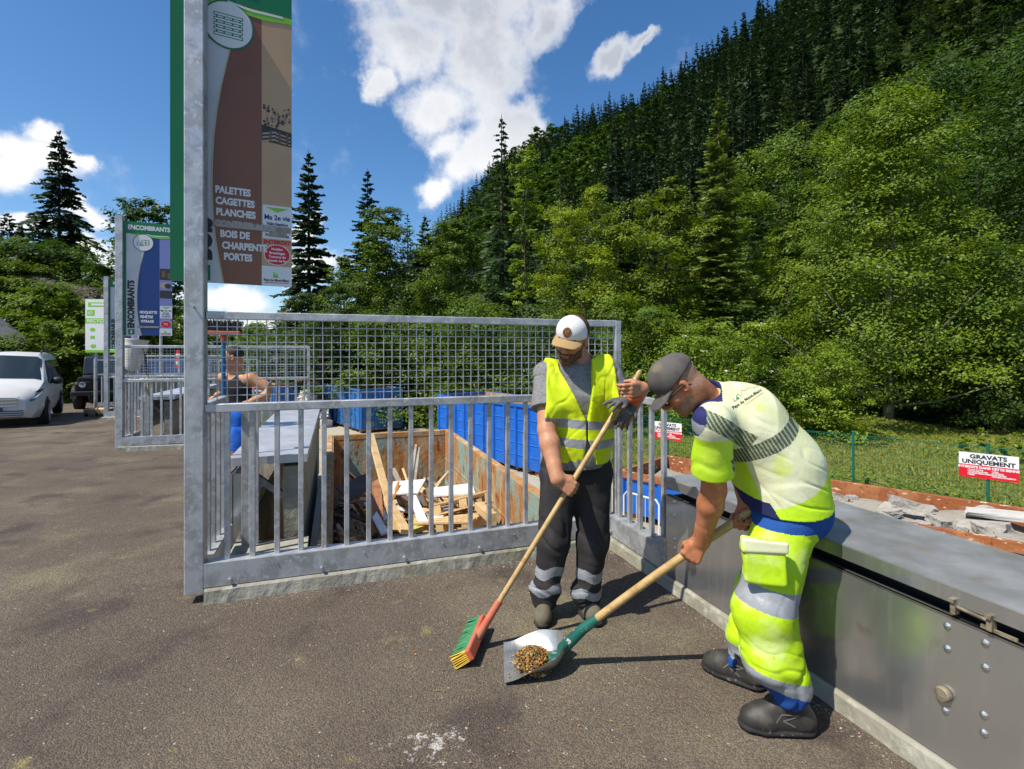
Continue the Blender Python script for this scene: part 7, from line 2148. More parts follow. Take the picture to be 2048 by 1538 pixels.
def shoe(p, ank, toe, m_up, m_sole, name='shoe', sole_h=0.028, high=0.10, w=0.042, tread=False, label=None):
    ank, toe = nv(ank), nv(toe); d = toe - ank; d[2] = 0; d = unit(d); s_ = unit(np.cross(d, (0, 0, 1)))
    g = min(ank[2], toe[2]); g = 0.0
    heel = nv((ank[0], ank[1], 0)) - d * (0.075 if tread else 0.055); tip = nv((toe[0], toe[1], 0))
    f = SDF(np.minimum(heel, tip) - nv((.09, .09, 0.01)), np.maximum(heel, tip) + nv((.09, .09, high + 0.16)), 0.0042)
    L = np.linalg.norm(tip - heel)
    ball = heel + d * L * 0.70
    f.cap(heel + nv((0, 0, .045)) + d * 0.035, ball + nv((0, 0, .045)), w * 0.92, w * 1.12, 0.02); f.cap(ball + nv((0, 0, .045)), tip - d * 0.045 + nv((0, 0, .040)), w * 1.12, w * 0.98, 0.02)
    f.cap(heel + d * 0.045 + nv((0, 0, .06)), nv((ank[0], ank[1], high)) , w * 0.95, w * 1.0, 0.03)
    f.cap(nv((ank[0], ank[1], high * 0.9)) + d * 0.02, ball + nv((0, 0, .062)), w * 0.9, w * 0.62, 0.03)
    f.plane((0, 0, 0.004), (0, 0, -1))
    f.cap(heel + d * 0.04 + nv((0, 0, .016)), ball + nv((0, 0, .016)), w * 1.05, w * 1.22, 0.004, sq=((0, 0, 1), 2.6)); f.cap(ball + nv((0, 0, .016)), tip - d * 0.04 + nv((0, 0, .018)), w * 1.22, w * 1.05, 0.004, sq=((0, 0, 1), 2.6))
    if tread:
        for i in range(9):
            q = heel + d * (0.0 + i * L / 9.0)
            f.cap(q + s_ * 0.07 + nv((0, 0, 0.004)), q - s_ * 0.07 + nv((0, 0, 0.004)), 0.0055, 0.0055, 0.0, 's')
    f.plane((0, 0, 0.001), (0, 0, -1))
    def mf(c): return np.where(c[:, 2] < sole_h + 0.006 * np.sin((c @ d) * 30), 1, 0)
    return sdf_obj(name, f, [m_up, m_sole], p, mf), d, s_, heel, L
for an, toe in ((ankR, A(1082, 1247, 2.86)), (ankL, A(1198, 1247, 2.88))):
    o_, d_, s_, hl_, L_ = shoe(p1, an, toe, M_SHOE, M_SHOESOLE)
    b = MB()
    for i in range(4):
        q = hl_ + d_ * (L_ * (0.50 + 0.05 * i)) + nv((0, 0, 0.108 - 0.008 * i)); b.tube([q - s_ * 0.022 - nv((0, 0, .006)), q, q + s_ * 0.022 - nv((0, 0, .006))], 0.003, 5)
    b.build('laces', M_SHOESOLE, o_)
# wrist watch and ring
b = MB(); wd = unit(wL - elL); b.tube([wL - wd * 0.022, wL - wd * 0.002], 0.0345, 16); b.build('watch', M_PLAST, p1, smooth=True, auto=50)

# broom
brm = thing('push_broom', 'wooden handled broom with orange head and green bristles held by the standing man', 'broom', BR_B)
b = MB(); b.tube([BR_B + BR_D * 0.10, BR_T - BR_D * 0.01, BR_T], [0.0145, 0.0145, 0.009], 12); b.build('handle', M_WOODH, brm, smooth=True, auto=60)
M_ORANGE = mat('orange_plastic', (0.52, 0.10, 0.045), 0.6, spots=[(9, (0.46, 0.17, 0.10), 0.45, 0.65, 5), (40, (0.36, 0.20, 0.13), 0.58, 0.7)])
M_BRISTG = mat('green_bristle', (0.02, 0.18, 0.06), 0.7, spots=[(30, (0.05, 0.24, 0.09), 0.5, 0.7)], bump=[(150, 0.5, 0.004)]); M_BRISTY = mat('yellow_bristle', (0.60, 0.36, 0.02), 0.7)
bq = A(949, 1298, 2.66); bh = unit(A(962, 1243, 2.80) - A(934, 1352, 2.50)); bh = unit((bh[0], bh[1], bh[2] * 0.0 + 0.02))
hc = BR_B - BR_D * 0.045
hc = nv((hc[0], hc[1], max(hc[2], 0.058)))
dn = unit((-0.86, -0.10, -0.50)); dn = unit(dn - bh * (dn @ bh)); sd_ = np.cross(bh, dn)
b = MB(); b.tube([BR_B + BR_D * 0.16, BR_B + BR_D * 0.02, hc], [0.019, 0.021, 0.026], 12); b.build('socket', M_ORANGE, brm, smooth=True, auto=60)
b = MB(); b.frame_box(hc + dn * 0.006, bh * 0.17, sd_ * 0.029, dn * 0.014); b.build('head_block', M_ORANGE, brm, bevel=0.008)
rb = np.random.default_rng(5)
for nm, mm, cond in (('green_bristles', M_BRISTG, 0), ('yellow_bristles', M_BRISTY, 1)):
    b = MB()
    for i in range(50):
        u_ = -0.165 + 0.33 * i / 49
        if (u_ < -0.148) != (cond == 1): continue
        for j in range(7):
            v_ = -0.024 + 0.048 * j / 6
            q = hc + bh * u_ + sd_ * v_ + dn * 0.018
            e = q + dn * (0.066 + rb.normal() * 0.003) + bh * (u_ * 0.10 + rb.normal() * 0.004) + sd_ * (v_ * 0.25 + rb.normal() * 0.004) + nv((-0.012, -0.008, 0)) * 1.0
            e[2] = max(e[2], 0.003)
            b.tube([q, (q + e) / 2 + nv((0.004, 0.003, 0)), e], [0.0032, 0.003, 0.002], 4)
    b.build(nm, mm, brm)

# the pair of work gloves held under the left hand
M_GLOVE = mat('grey_glove', (0.085, 0.082, 0.08), 0.75, spots=[(10, (0.05, 0.048, 0.047), 0.45, 0.65), (14, (0.22, 0.21, 0.19), 0.52, 0.66)], bump=[(80, 0.4, 0.003)]); M_GLOVEO = mat('orange_cuff', (0.62, 0.10, 0.012), 0.7)
for i, (pm, dy, n_, sc, lb) in enumerate([(A(1236, 803, 2.79), (-0.80, -0.55, -0.12), (0.1, 0.3, -1), 0.86, 'grey and orange work glove with fingers sticking out left of the broom handle'),
                                          (A(1252, 826, 2.84), (-0.50, -0.25, -0.80), (0.5, 0.6, -0.4), 0.9, 'grey work glove hanging down behind the broom handle')]):
    f = SDF(pm - 0.17, pm + 0.17, 0.004)
    w_ = hand(f, pm, dy, n_, (0, -0.4, 1), curl=[(8, 14, 18), (0, 6, 10), (14, 20, 26), (25, 35, 40)], sc=sc, thumb='open', spread=0.06)
    f.cap(w_, w_ - unit(dy) * 0.05, 0.036, 0.042, 0.02, sq=(n_, 1.9))
    wv, dv = w_, unit(dy)
    o_ = sdf_obj('work_glove', f, [M_GLOVE, M_GLOVEO], None, lambda c: np.where((c - wv) @ dv < 0.012, 1, 0))
    tag(o_, lb, 'glove', 'pair of work gloves')
# ------------------------------------------------------------------ bent man with the shovel
l2 = unit((0.50, 0.85, 0.05)); f2 = unit((-0.85, 0.50, 0.0))       # l2 points to his right side (away from the viewer), f2 = facing
p2 = thing('person', 'bent over man in yellow hi-vis shirt and grey cap holding a shovel', 'person', (1.15, 2.2, 0))
SB = A(1168, 1256, 2.50); ST = A(1502, 1022, 2.32); SD = unit(ST - SB)
pel2 = A(1574, 1012, 2.33); lum2 = A(1560, 930, 2.34); tho2 = A(1497, 845, 2.33); nek2 = A(1412, 797, 2.30)
sh2L = A(1425, 846, 2.13); sh2R = A(1462, 812, 2.47)
hp2L = pel2 - l2 * 0.10; hp2R = pel2 + l2 * 0.10
kn2L = A(1526, 1222, 2.14); an2L = A(1586, 1385, 2.10); kn2R = A(1522, 1195, 2.42); an2R = A(1492, 1332, 2.40)
H2 = HeadF(A(1359, 770, 2.26), (-0.66, 0.10, -0.74), (-0.70, 0.0, 0.70), 1.0)
G2L = on_line(SB, ST, 1384); G2R = ST - SD * 0.06
f = SDF((0.40, 1.70, -0.02), (1.75, 2.80, 1.62), 0.0046)
dY = unit((-0.50, 0.10, -0.86)); nL_ = unit(np.cross(dY, SD)); nL_ = nL_ if nL_[1] > 0 else -nL_
w2L = hand(f, G2L - nL_ * 0.032 - dY * 0.004, dY, nL_, -SD, sc=1.06)
dY2 = unit((-0.4, -0.2, -0.88)); nR_ = unit(np.cross(dY2, SD)); nR_ = nR_ if nR_[1] < 0 else -nR_
w2R = hand(f, G2R - nR_ * 0.032 - dY2 * 0.004, dY2, nR_, SD, sc=1.06)
el2L = ik(sh2L, w2L, 0.31, 0.27, (0.9, -0.5, 0.1)); el2R = ik(sh2R, w2R, 0.31, 0.27, (0.3, 0.9, 0.0))
arm(f, sh2L, el2L, w2L, 1.14); arm(f, sh2R, el2R, w2R, 1.1)
b2 = unit(np.cross(l2, nek2 - pel2)); b2 = b2 if b2[2] > 0 else -b2       # out of his back
f.chain([pel2, lum2, tho2, (sh2L + sh2R) / 2], [0.155, 0.155, 0.155, 0.10], 0.05, sq=(b2, 1.3))
f.cap(sh2L, sh2R, 0.06, 0.06, 0.04)
f.chain([hp2L, kn2L, an2L], [0.09, 0.06, 0.046], 0.03); f.chain([hp2R, kn2R, an2R], [0.09, 0.06, 0.046], 0.03)
head(f, H2, nek2, 0.062)
fm2 = face_mats(H2)
def fmm(c):
    m = fm2(c); l = H2.loc(c)
    st = (l[:, 1] > 0.0) & (l[:, 2] < -0.045 + 0.02 * np.clip(np.abs(l[:, 0]) - .05, 0, 1) * 20) & (l[:, 2] > -0.14) & (m == 0)
    m[st] = 4
    hr = (l[:, 1] < -0.02) & (l[:, 2] > -0.055) & (l[:, 2] < 0.06) & (np.abs(l[:, 0]) < .079) & (m == 0)
    m[hr] = 4
    return m
sdf_obj('body', f, [SKIN2, M_LIPS, M_EYE, M_STUB, M_STUB], p2, fmm)
M_CAPG = cloth('cap_grey_worn', (0.105, 0.095, 0.085), [(9, (0.080, 0.073, 0.068), 0.45, 0.65, 4), (7, (0.17, 0.145, 0.085), 0.58, 0.74, 4)])
cap2 = make_cap(H2, p2, M_CAPG, M_CAPG, M_CAPG)
b = MB(); b.tube([H2.p(0, -.10, .072), H2.p(.03, -.096, .066), H2.p(-.03, -.096, .066)], 0.006, 6); b.build('cap_strap', M_CAPG, cap2)
# glasses
b = MB()
for q in (-1, 1):
    b.tube([H2.p(q * .060, .098, .012), H2.p(q * .074, .06, .012), H2.p(q * .083, -.005, .010), H2.p(q * .082, -.03, -.012)], 0.0036, 6)
    b.tube([H2.p(q * .034 + .024 * math.cos(a), .108 - 0.006 * abs(math.cos(a)), .008 + .018 * math.sin(a)) for a in np.linspace(0, 2 * math.pi, 15)], 0.0028, 5)
b.tube([H2.p(-.011, .113, .012), H2.p(.011, .113, .012)], 0.0028, 5)
b.build('glasses', M_PLAST, p2, smooth=True)

# shirt
f = SDF((0.60, 1.80, 0.70), (1.65, 2.78, 1.56), 0.0039)
hem2 = pel2 + unit(pel2 - lum2) * 0.0
f.chain([pel2 + unit(pel2 - lum2) * 0.09, lum2, tho2, (sh2L + sh2R) / 2 * 0.7 + nek2 * 0.3], [0.243, 0.222, 0.198, 0.125], 0.05, sq=(b2, 1.3))
f.ell(lum2 - b2 * 0.05 + f2 * 0.02, (0.16, 0.16, 0.16), None, 0.06)
f.cap(sh2L, sh2R, 0.074, 0.074, 0.06)
f.cap(nek2 - unit(nek2 - tho2) * 0.05, nek2 + unit(nek2 - tho2) * 0.005, 0.085, 0.074, 0.04)
se2L = sh2L + (el2L - sh2L) * 0.72; se2R = sh2R + (el2R - sh2R) * 0.66
f.cap(sh2L, se2L, 0.074, 0.086, 0.05); f.cap(sh2R, se2R, 0.072, 0.084, 0.05)
ud = unit(pel2 - tho2)
F1 = wrinkles(51, 30, broad=0.006, crease=0.006, main=unit((0.75, -0.2, 0.65)), thin=0.35); F1b = wrinkles(57, 34, broad=0.005, crease=0.007, main=unit((0.45, 0.1, 0.9)), thin=0.4)
def hang(x, y, z): return np.clip(((x - tho2[0]) * ud[0] + (z - tho2[2]) * ud[2]) / 0.25, 0, 1)
f.disp(lambda x, y, z: F1(x, y, z) * 0.75 * (1 - 0.5 * hang(x, y, z)) + F1b(x, y, z) * 0.75 * (0.2 + 0.8 * hang(x, y, z)))
f.plane(se2L, el2L - sh2L, within=(se2L + (el2L - sh2L) * 0.35, 0.145)); f.plane(se2R, el2R - sh2R, within=(se2R + (el2R - sh2R) * 0.3, 0.13))
hn = unit(nv((0.40, -0.05, -0.92)))
hn = unit(np.cross(unit(A(1676, 992, 2.33) - A(1480, 1044, 2.12)), (0.0, 1, 0.12))); hn = hn if hn[2] < 0 else -hn
f.plane(A(1580, 1026, 2.2), hn)
f.cap(H2.p(0, -.06, -.09) , nek2 + unit(H2.o - nek2) * 0.16, 0.068, 0.085, 0.004, 's')
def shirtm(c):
    m = np.zeros(len(c))                                                    # back, sun glare put into its colour
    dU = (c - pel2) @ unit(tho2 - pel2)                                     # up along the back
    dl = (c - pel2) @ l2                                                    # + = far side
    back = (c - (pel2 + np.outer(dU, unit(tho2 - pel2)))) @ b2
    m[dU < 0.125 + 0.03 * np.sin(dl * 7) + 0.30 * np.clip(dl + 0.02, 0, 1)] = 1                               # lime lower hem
    ds, ts = segdist(c, sh2L, se2L)
    dr, tr_ = segdist(c, sh2R, se2R)
    slv = (ds < 0.100) & (((c - sh2L) @ unit(se2L - sh2L)) > 0.045)
    m[slv] = 1
    m[(dr < 0.10) & (((c - sh2R) @ unit(se2R - sh2R)) > 0.03)] = 1
    # front and side below the arm
    m[(back < -0.055) & (m == 0) & (dU < 0.36)] = 1
    # navy panel at the near flank
    m[(dl < 0.05) & (dU < 0.126 + 0.34 * (-0.036 - back)) & (back < -0.005 - 0.2 * dU) & (back > -0.26)] = 2
    # reflective hatched bands: one along the shoulder, one across the back
    hatch = np.sin((c @ unit((0.9, -0.5, 0.6))) * 2 * math.pi / 0.0145) > -0.30
    a0, a1 = A(1378, 818, 2.05), A(1512, 888, 2.08)
    q0, q1 = A(1478, 935, 2.10), A(1604, 826, 2.30)
    for (s0, s1, hw) in ((a0, a1, 0.034), (q0, q1, 0.034)):
        u_ = unit(s1 - s0); v_ = unit(np.cross(u_, (0, 1, 0)))
        t = (c - s0) @ u_; w = np.abs((c - s0) @ v_)
        on = (t > -0.005) & (t < np.linalg.norm(s1 - s0) + 0.03) & (w < hw) & (c[:, 1] < 2.45)
        m[on & hatch] = 3; m[on & ~hatch] = 4
    # navy shoulder patch in front of the band
    t = (c - sh2L) @ unit(se2L - sh2L)
    front = (c - sh2L) @ unit((-0.98, -0.1, 0.2))
    m[(front > 0.058) & (t < 0.075) & (t > -0.09) & (np.linalg.norm(c - sh2L, axis=1) < 0.17)] = 2
    m[(front > 0.058) & (t < 0.025) & (t > -0.025) & (np.linalg.norm(c - sh2L, axis=1) < 0.17)] = 5
    col = (c - nek2) @ unit(nek2 - tho2)
    m[(col > -0.008) & (np.linalg.norm(c - nek2, axis=1) < 0.125)] = 2
    return m
M_HATCH = cloth('hatched_reflective_dark', (0.085, 0.10, 0.07), rough=0.5); M_HATCHP = cloth('hatched_pale', (0.34, 0.38, 0.22), rough=0.6)
shirt2 = sdf_obj('shirt', f, [M_GLARE, M_LIME, M_NAVYC, M_HATCH, M_HATCHP, M_REFL], p2, shirtm)
# logo on the back, laid over the cloth
lc = A(1530, 798, 2.2); vd = unit(lc - nv((0, 0, CAM_H)))
ex_ = unit(A(1540, 779, 2.2) - A(1476, 822, 2.2)); ex_ = unit(ex_ - vd * (ex_ @ vd)); ey_ = unit(np.cross(ex_, vd)); ey_ = ey_ if ey_[2] > 0 else -ey_
M_LOGO = mat('print_dark_green', (0.03, 0.045, 0.03), 0.7); M_LOGOG = mat('print_green', (0.01, 0.20, 0.07), 0.7); M_LOGOY = mat('print_pale_yellow', (0.42, 0.42, 0.12), 0.7)
o0 = A(1468, 818, 2.2)
V2, F2 = text_mesh('Pays du Mont-Blanc', 0.0172, 0.0005, 'LEFT'); drape('logo_name', V2, F2, o0, ex_, ey_, vd, shirt2, M_LOGO, shirt2)
V2, F2 = text_mesh('Communauté de communes', 0.0078, 0.0002, 'LEFT'); drape('logo_line', [(x + 0.045, y - 0.012) for x, y in V2], F2, o0, ex_, ey_, vd, shirt2, M_LOGOY, shirt2)
def strip(pts, w):
    V, F = [], []
    for (a, b_) in zip(pts[:-1], pts[1:]):
        a, b_ = np.array(a), np.array(b_); d = (b_ - a) / np.linalg.norm(b_ - a); n = np.array([-d[1], d[0]]) * w; o = len(V); V += [tuple(a - n), tuple(b_ - n), tuple(b_ + n), tuple(a + n)]; F.append((o, o + 1, o + 2, o + 3))
    return V, F
V2, F2 = strip([(0.035, 0.052), (0.03, 0.036), (0.045, 0.034), (0.06, 0.056), (0.072, 0.060), (0.078, 0.036)], 0.0012)
V3, F3 = strip([(0.082, 0.04), (0.10, 0.066), (0.118, 0.050), (0.135, 0.058), (0.165, 0.038), (0.21, 0.032)], 0.001)
F2 = F2 + [tuple(i + len(V2) for i in q) for q in F3]; V2 = V2 + V3
V2 = [(x * .72, y * .72) for x, y in V2]
drape('logo_mountains', V2, F2, o0, ex_, ey_, vd, shirt2, M_LOGO, shirt2)
drape('logo_leaf', [(0.037, 0.022), (0.047, 0.024), (0.043, 0.036), (0.036, 0.030)], [(0, 1, 2, 3)], o0, ex_, ey_, vd, shirt2, M_LOGOG, shirt2)

# trousers
f = SDF((0.85, 1.75, 0.05), (1.75, 2.80, 1.10), 0.0044)
f.chain([hp2L - nv((0, 0, .02)), kn2L, kn2L * .45 + an2L * .55 + nv((-.035, 0, 0)), an2L + nv((-.01, 0, .02))], [0.124, 0.114, 0.104, 0.078], 0.05); f.chain([hp2R, kn2R, kn2R * .45 + an2R * .55, an2R + nv((0, 0, .02))], [0.122, 0.108, 0.100, 0.080], 0.05)
f.ell(pel2 + unit((0.3, -0.05, -0.2)) * 0.02, (0.168, 0.172, 0.15), None, 0.05)
f.cap(pel2 + unit(lum2 - pel2) * 0.02 - l2 * .06, pel2 + unit(lum2 - pel2) * 0.02 + l2 * .06, 0.125, 0.125, 0.04)
pk = A(1530, 1122, 2.065)                                                    # cargo pocket
pn = unit((-0.30, -0.95, 0.0)); pt2 = unit(np.cross((0, 0, 1), pn)); PM = np.array([pt2, pn, unit((0, 0, 1))])
f.rbox(pk, (0.078, 0.024, 0.088), PM, 0.012, 0.012); f.rbox(pk + nv((0, 0, 0.066)) + pn * 0.008, (0.086, 0.024, 0.026), PM, 0.008, 0.004)
W_ = wrinkles(61, 26, broad=0.006, crease=0.007, main=unit((0.55, -0.2, 0.8)), thin=0.4); W2_ = wrinkles(66, 52, broad=0.006, crease=0.009, main=unit((0.25, 0.1, 0.95)), thin=0.3); W3_ = wrinkles(69, 30, broad=0.004, crease=0.008, main=unit((0.75, 0.2, -0.6)), thin=0.3)
f.disp(lambda x, y, z: W_(x, y, z) * 0.7 + W3_(x, y, z) * np.clip((0.62 - z) / 0.2, 0, 1) + W2_(x, y, z) * np.clip((0.42 - z) / 0.25, 0, 1))
f.plane((1.2, 2.1, 0.125), (0.15, 0.22, -1), within=((an2L[0], an2L[1], 0.1), 0.3)); f.plane((1.14, 2.4, 0.115), (0.2, 0, -1), within=((an2R[0], an2R[1], 0.05), 0.22))
f.plane((0, 0, 0.93), (0, 0, 1))
def trm(c):
    m = np.zeros(len(c))
    z = c[:, 2]
    near = c[:, 1] < 2.27
    tilt = -0.20 * (c[:, 0] - 1.07)
    fl_ = (np.abs((c - pk) @ pt2) < 0.0875) & (np.abs(z - pk[2] - 0.066) < 0.0265) & (((c - pk) @ pn) > 0.012)
    m[z > 0.802 - 0.06 * (c[:, 0] - 1.07) - 1.0 * np.clip(c[:, 0] - 1.27, 0, 0.16)] = 1
    m[fl_] = 4
    zz = z - (0.545 + tilt)
    m[(np.abs(zz) < 0.043)] = 2
    dn_, t = segdist(c, kn2L, an2L)
    df_, t2 = segdist(c, kn2R, an2R)
    isn = dn_ < df_
    za = np.where(isn, z + 0.25 * (c[:, 0] - 1.16), z + 0.1 * (c[:, 0] - 1.13))
    m[za < np.where(isn, 0.232, 0.190)] = 2
    m[za < np.where(isn, 0.172, 0.118)] = 3
    return m
tr2 = sdf_obj('trousers', f, [M_LIMEP, M_ROYAL, M_REFL, M_ROYAL, M_GLARE], p2, trm)
for an, toe in ((an2L, A(1482, 1452, 2.12)), (an2R, A(1408, 1330, 2.53))):
    o_, d_, s_, hl_, L_ = shoe(p2, an, toe, M_BOOT, M_SOLE, 'boot', 0.036, 0.140, 0.050, True)
    b = MB()
    for i in range(4):
        q = hl_ + d_ * (L_ * (0.42 + 0.06 * i)) + nv((0, 0, 0.150 - 0.014 * i)); b.tube([q - s_ * 0.028 - nv((0, 0, .010)), q, q + s_ * 0.028 - nv((0, 0, .010))], 0.0035, 5)
    b.build('laces', M_SOLE, o_)
    sd2 = s_ if s_[1] < 0 else -s_
    V2, F2 = strip([(-0.045, -0.012), (-0.02, 0.016), (0.045, 0.02), (0.02, 0.004), (-0.015, -0.006), (0.03, -0.026)], 0.0028)
    drape('side_flash', V2, F2, nv(hl_) + d_ * L_ * 0.42 + nv((0, 0, 0.075)), -d_, (0, 0, 1), -sd2, o_, mat('boot_flash', (0.13, 0.125, 0.115), 0.5), o_, 0.002)

# shovel
shv = thing('shovel', 'wide steel shovel with chipped green socket and wooden handle, blade full of leaves', 'shovel', SB)
b = MB(); n_ = 10
b.tube([SB + SD * (0.02 + (np.linalg.norm(ST - SB) - 0.02) * i / n_) + nv((0, 0, 0.012 * math.sin(3.14 * i / n_))) for i in range(n_ + 1)], [0.0195] * n_ + [0.016], 12); b.build('handle', M_WOODH, shv, smooth=True, auto=60)
M_SOCK = mat('green_chipped_paint', (0.006, 0.085, 0.062), 0.45, spots=[(24, (0.42, 0.42, 0.40), 0.60, 0.64, 5), (7, (0.01, 0.11, 0.08), .5, .7)])
M_BLADE = mat('scratched_steel', (0.50, 0.50, 0.47), 0.35, 0.8, spots=[(7, (0.38, 0.38, 0.35), 0.45, 0.65, 5), (30, (0.58, 0.575, 0.55), 0.52, 0.7, 4, (4, 1, 1))], rvar=(8, 0.28, 0.5), bump=[(60, 0.1, 0.001)])
# blade: shallow scoop from the cutting edge (near left) to the socket
e0 = onz(1012, 1283, 0.045); e1 = onz(1003, 1371, 0.004)                       # far and near ends of the cutting edge
bk = A(1128, 1284, 2.53)
ce = (nv(e0) + nv(e1)) / 2; ax_ = nv((bk[0] - ce[0], bk[1] - ce[1], 0)); LB = np.linalg.norm(ax_) ; ax_ = ax_ / LB
wv_ = nv(e0) - nv(e1); wv_[2] = 0; wv_ = wv_ - ax_ * (wv_ @ ax_); WB = np.linalg.norm(wv_); wv_ = wv_ / WB
V = []; F = []; nx, ny = 22, 20
for s in (0, 1):
    for i in range(nx + 1):
        for j in range(ny + 1):
            t = i / nx; v = -1 + 2 * j / ny
            hw = WB / 2 * (1.0 if t < 0.55 else math.sqrt(max(0.0, 1 - ((t - 0.55) / 0.47) ** 2)) * 0.985 + 0.015)
            x = t * LB; y = v * hw
            wall = (0.012 + 0.075 * smooth(np.array(t * 1.25))) * abs(v) ** 3.2
            wall = wall + 0.055 * max(0, (t - 0.72) / 0.28) ** 2 * (1 - abs(v) ** 2 * 0.3)
            z = 0.006 + 0.018 * t + wall + 0.024 * (v + 1) / 2 * (1 - t)
            p_ = nv((ce[0], ce[1], 0)) + ax_ * x + wv_ * y + nv((0, 0, z - 0.0025 * s))
            V.append(tuple(p_))
m_ = (nx + 1) * (ny + 1)
for i in range(nx):
    for j in range(ny):
        k = i * (ny + 1) + j
        F.append((k, k + 1, k + ny + 2, k + ny + 1)); F.append((m_ + k, m_ + k + ny + 1, m_ + k + ny + 2, m_ + k + 1))
for i in range(nx):
    for k in (i * (ny + 1), i * (ny + 1) + ny): F.append((k, k + ny + 1, m_ + k + ny + 1, m_ + k))
for j in range(ny):
    for k in (j, nx * (ny + 1) + j): F.append((k, k + 1, m_ + k + 1, m_ + k))
b = MB(); b.add(V, F); blade = b.build('blade', M_BLADE, shv, smooth=True, auto=50)
bkp = nv((ce[0], ce[1], 0)) + ax_ * (LB * 0.80) + nv((0, 0, 0.040))
b = MB(); b.tube([bkp - ax_ * 0.03 + nv((0, 0, .006)), bkp + ax_ * 0.03 + nv((0, 0, .012)), nv((ce[0], ce[1], 0)) + ax_ * (LB * 0.97) + nv((0, 0, 0.085)), SB + SD * 0.0, SB + SD * 0.085], [(0.050, 0.008), (0.042, 0.016), 0.030, 0.0255, 0.0235], 14)
b.build('socket', M_SOCK, shv, smooth=True, auto=60)
# swept up leaves and crumbs on the blade
rl = np.random.default_rng(9)
LM = [mat('dry_leaf_brown', (0.23, 0.12, 0.04), 0.8), mat('dry_leaf_orange', (0.42, 0.19, 0.04), 0.8), mat('dry_leaf_tan', (0.40, 0.28, 0.12), 0.8), mat('dry_leaf_dark', (0.09, 0.06, 0.03), 0.85), mat('dry_leaf_olive', (0.20, 0.19, 0.06), 0.8)]
N_ = 2600; V = []; F = []; mi = []
for i in range(N_):
    a = rl.uniform(0, 6.283); r = math.sqrt(rl.uniform(0, 1)) * rl.uniform(0.55, 1.08)
    x = LB * 0.50 + math.cos(a) * r * LB * 0.33; y = math.sin(a) * r * WB * 0.40 - WB * 0.03
    h = 0.052 * max(0, 1 - r ** 2) + 0.022
    if i > N_ - 60: x = rl.uniform(0.05, 0.45) * LB; y = rl.uniform(-0.4, 0.4) * WB; h = 0.012
    c = nv((ce[0], ce[1], 0)) + ax_ * x + wv_ * y + nv((0, 0, 0.010 + h * rl.uniform(0.35, 1.0) + 0.018 * (y / WB + .5) * (1 - x / LB)))
    s = rl.uniform(0.003, 0.010) * (1.9 if rl.uniform() < 0.10 else 1)
    d1 = unit(rl.normal(size=3) * (1, 1, .6)); d2_ = unit(np.cross(d1, rl.normal(size=3)))
    o = len(V); V += [tuple(c - d1 * s), tuple(c + d2_ * s * .55 + nv((0, 0, .0015))), tuple(c + d1 * s), tuple(c - d2_ * s * .55)]; F.append((o, o + 1, o + 2, o + 3)); mi.append(int(rl.choice([0, 1, 1, 1, 2, 2, 3, 4])))
me = rawmesh('leaf_litter', np.array(V), np.array(F), mi)
for m in LM: me.materials.append(m)
tag(link('leaf_litter', me), 'heap of dry brown leaf crumbs on the shovel blade', 'leaf litter', kind='stuff')
# scattered crumbs on the asphalt
V = []; F = []; mi = []
for i in range(330):
    px = rl.uniform(780, 1420) if i < 230 else rl.uniform(100, 1500); py = rl.uniform(1280, 1530) if i < 230 else rl.uniform(1180, 1530)
    c = nv(onz(px, py, 0.005)); 
    if c[0] > 1.15: continue
    s = rl.uniform(0.002, 0.0048) * (1.9 if rl.uniform() < 0.06 else 1); a = rl.uniform(0, 6.28); d1 = nv((math.cos(a), math.sin(a), 0.1)); d2_ = nv((-math.sin(a), math.cos(a), 0.3))
    o = len(V); V += [tuple(c - d1 * s), tuple(c + d2_ * s * .6 + nv((0, 0, .003))), tuple(c + d1 * s), tuple(c - d2_ * s * .6 + nv((0, 0, .003)))]; F.append((o, o + 1, o + 2, o + 3)); mi.append(int(rl.choice([0, 1, 1, 2, 2, 4])))
me = rawmesh('fallen_leaves', np.array(V), np.array(F), mi)
for m in LM: me.materials.append(m)
tag(link('fallen_leaves', me), 'tiny dry leaf bits scattered over the asphalt', 'leaf litter', kind='stuff')
# ------------------------------------------------------------------ man in shorts behind the gate, and the stored broom
p3 = thing('person', 'man in black tank top and blue shorts standing beyond the mesh gate', 'person', (A(470, 880, 5.75)[0], 5.75, ground_z(5.75)))
g3 = ground_z(5.75)
f3 = unit((-0.40, -0.92, 0)); l3 = unit((0.92, -0.40, 0))         # l3 = his left side, towards the viewer
hd3 = HeadF(A(466, 716, 5.70), (-0.93, -0.35, -0.08), (0, 0, 1), 1.0)
nk3 = A(470, 742, 5.74); ch3 = A(473, 775, 5.76); pv3 = A(476, 830, 5.78)
ls3 = A(501, 758, 5.70); rs3 = A(447, 756, 5.84)
f = SDF((-3.75, 5.25, g3 - 0.03), (-2.70, 6.25, 1.72), 0.0075)
hL, hR_ = pv3 + l3 * 0.09, pv3 - l3 * 0.09
kL, kR = nv((hL[0] - 0.03, hL[1] - 0.02, g3 + 0.47)), nv((hR_[0] - 0.10, hR_[1] - 0.05, g3 + 0.48)); aL, aR = nv((hL[0] + 0.02, hL[1], g3 + 0.08)), nv((hR_[0] - 0.06, hR_[1], g3 + 0.08))
f.chain([pv3, ch3 * 0.4 + pv3 * 0.6, ch3, (ls3 + rs3) / 2], [0.145, 0.138, 0.155, 0.10], 0.05, sq=(f3, 1.35))
f.cap(ls3, rs3, 0.06, 0.06, 0.05); f.chain([hL, kL, aL], [.085, .058, .042], .03); f.chain([hR_, kR, aR], [.085, .058, .042], .03)
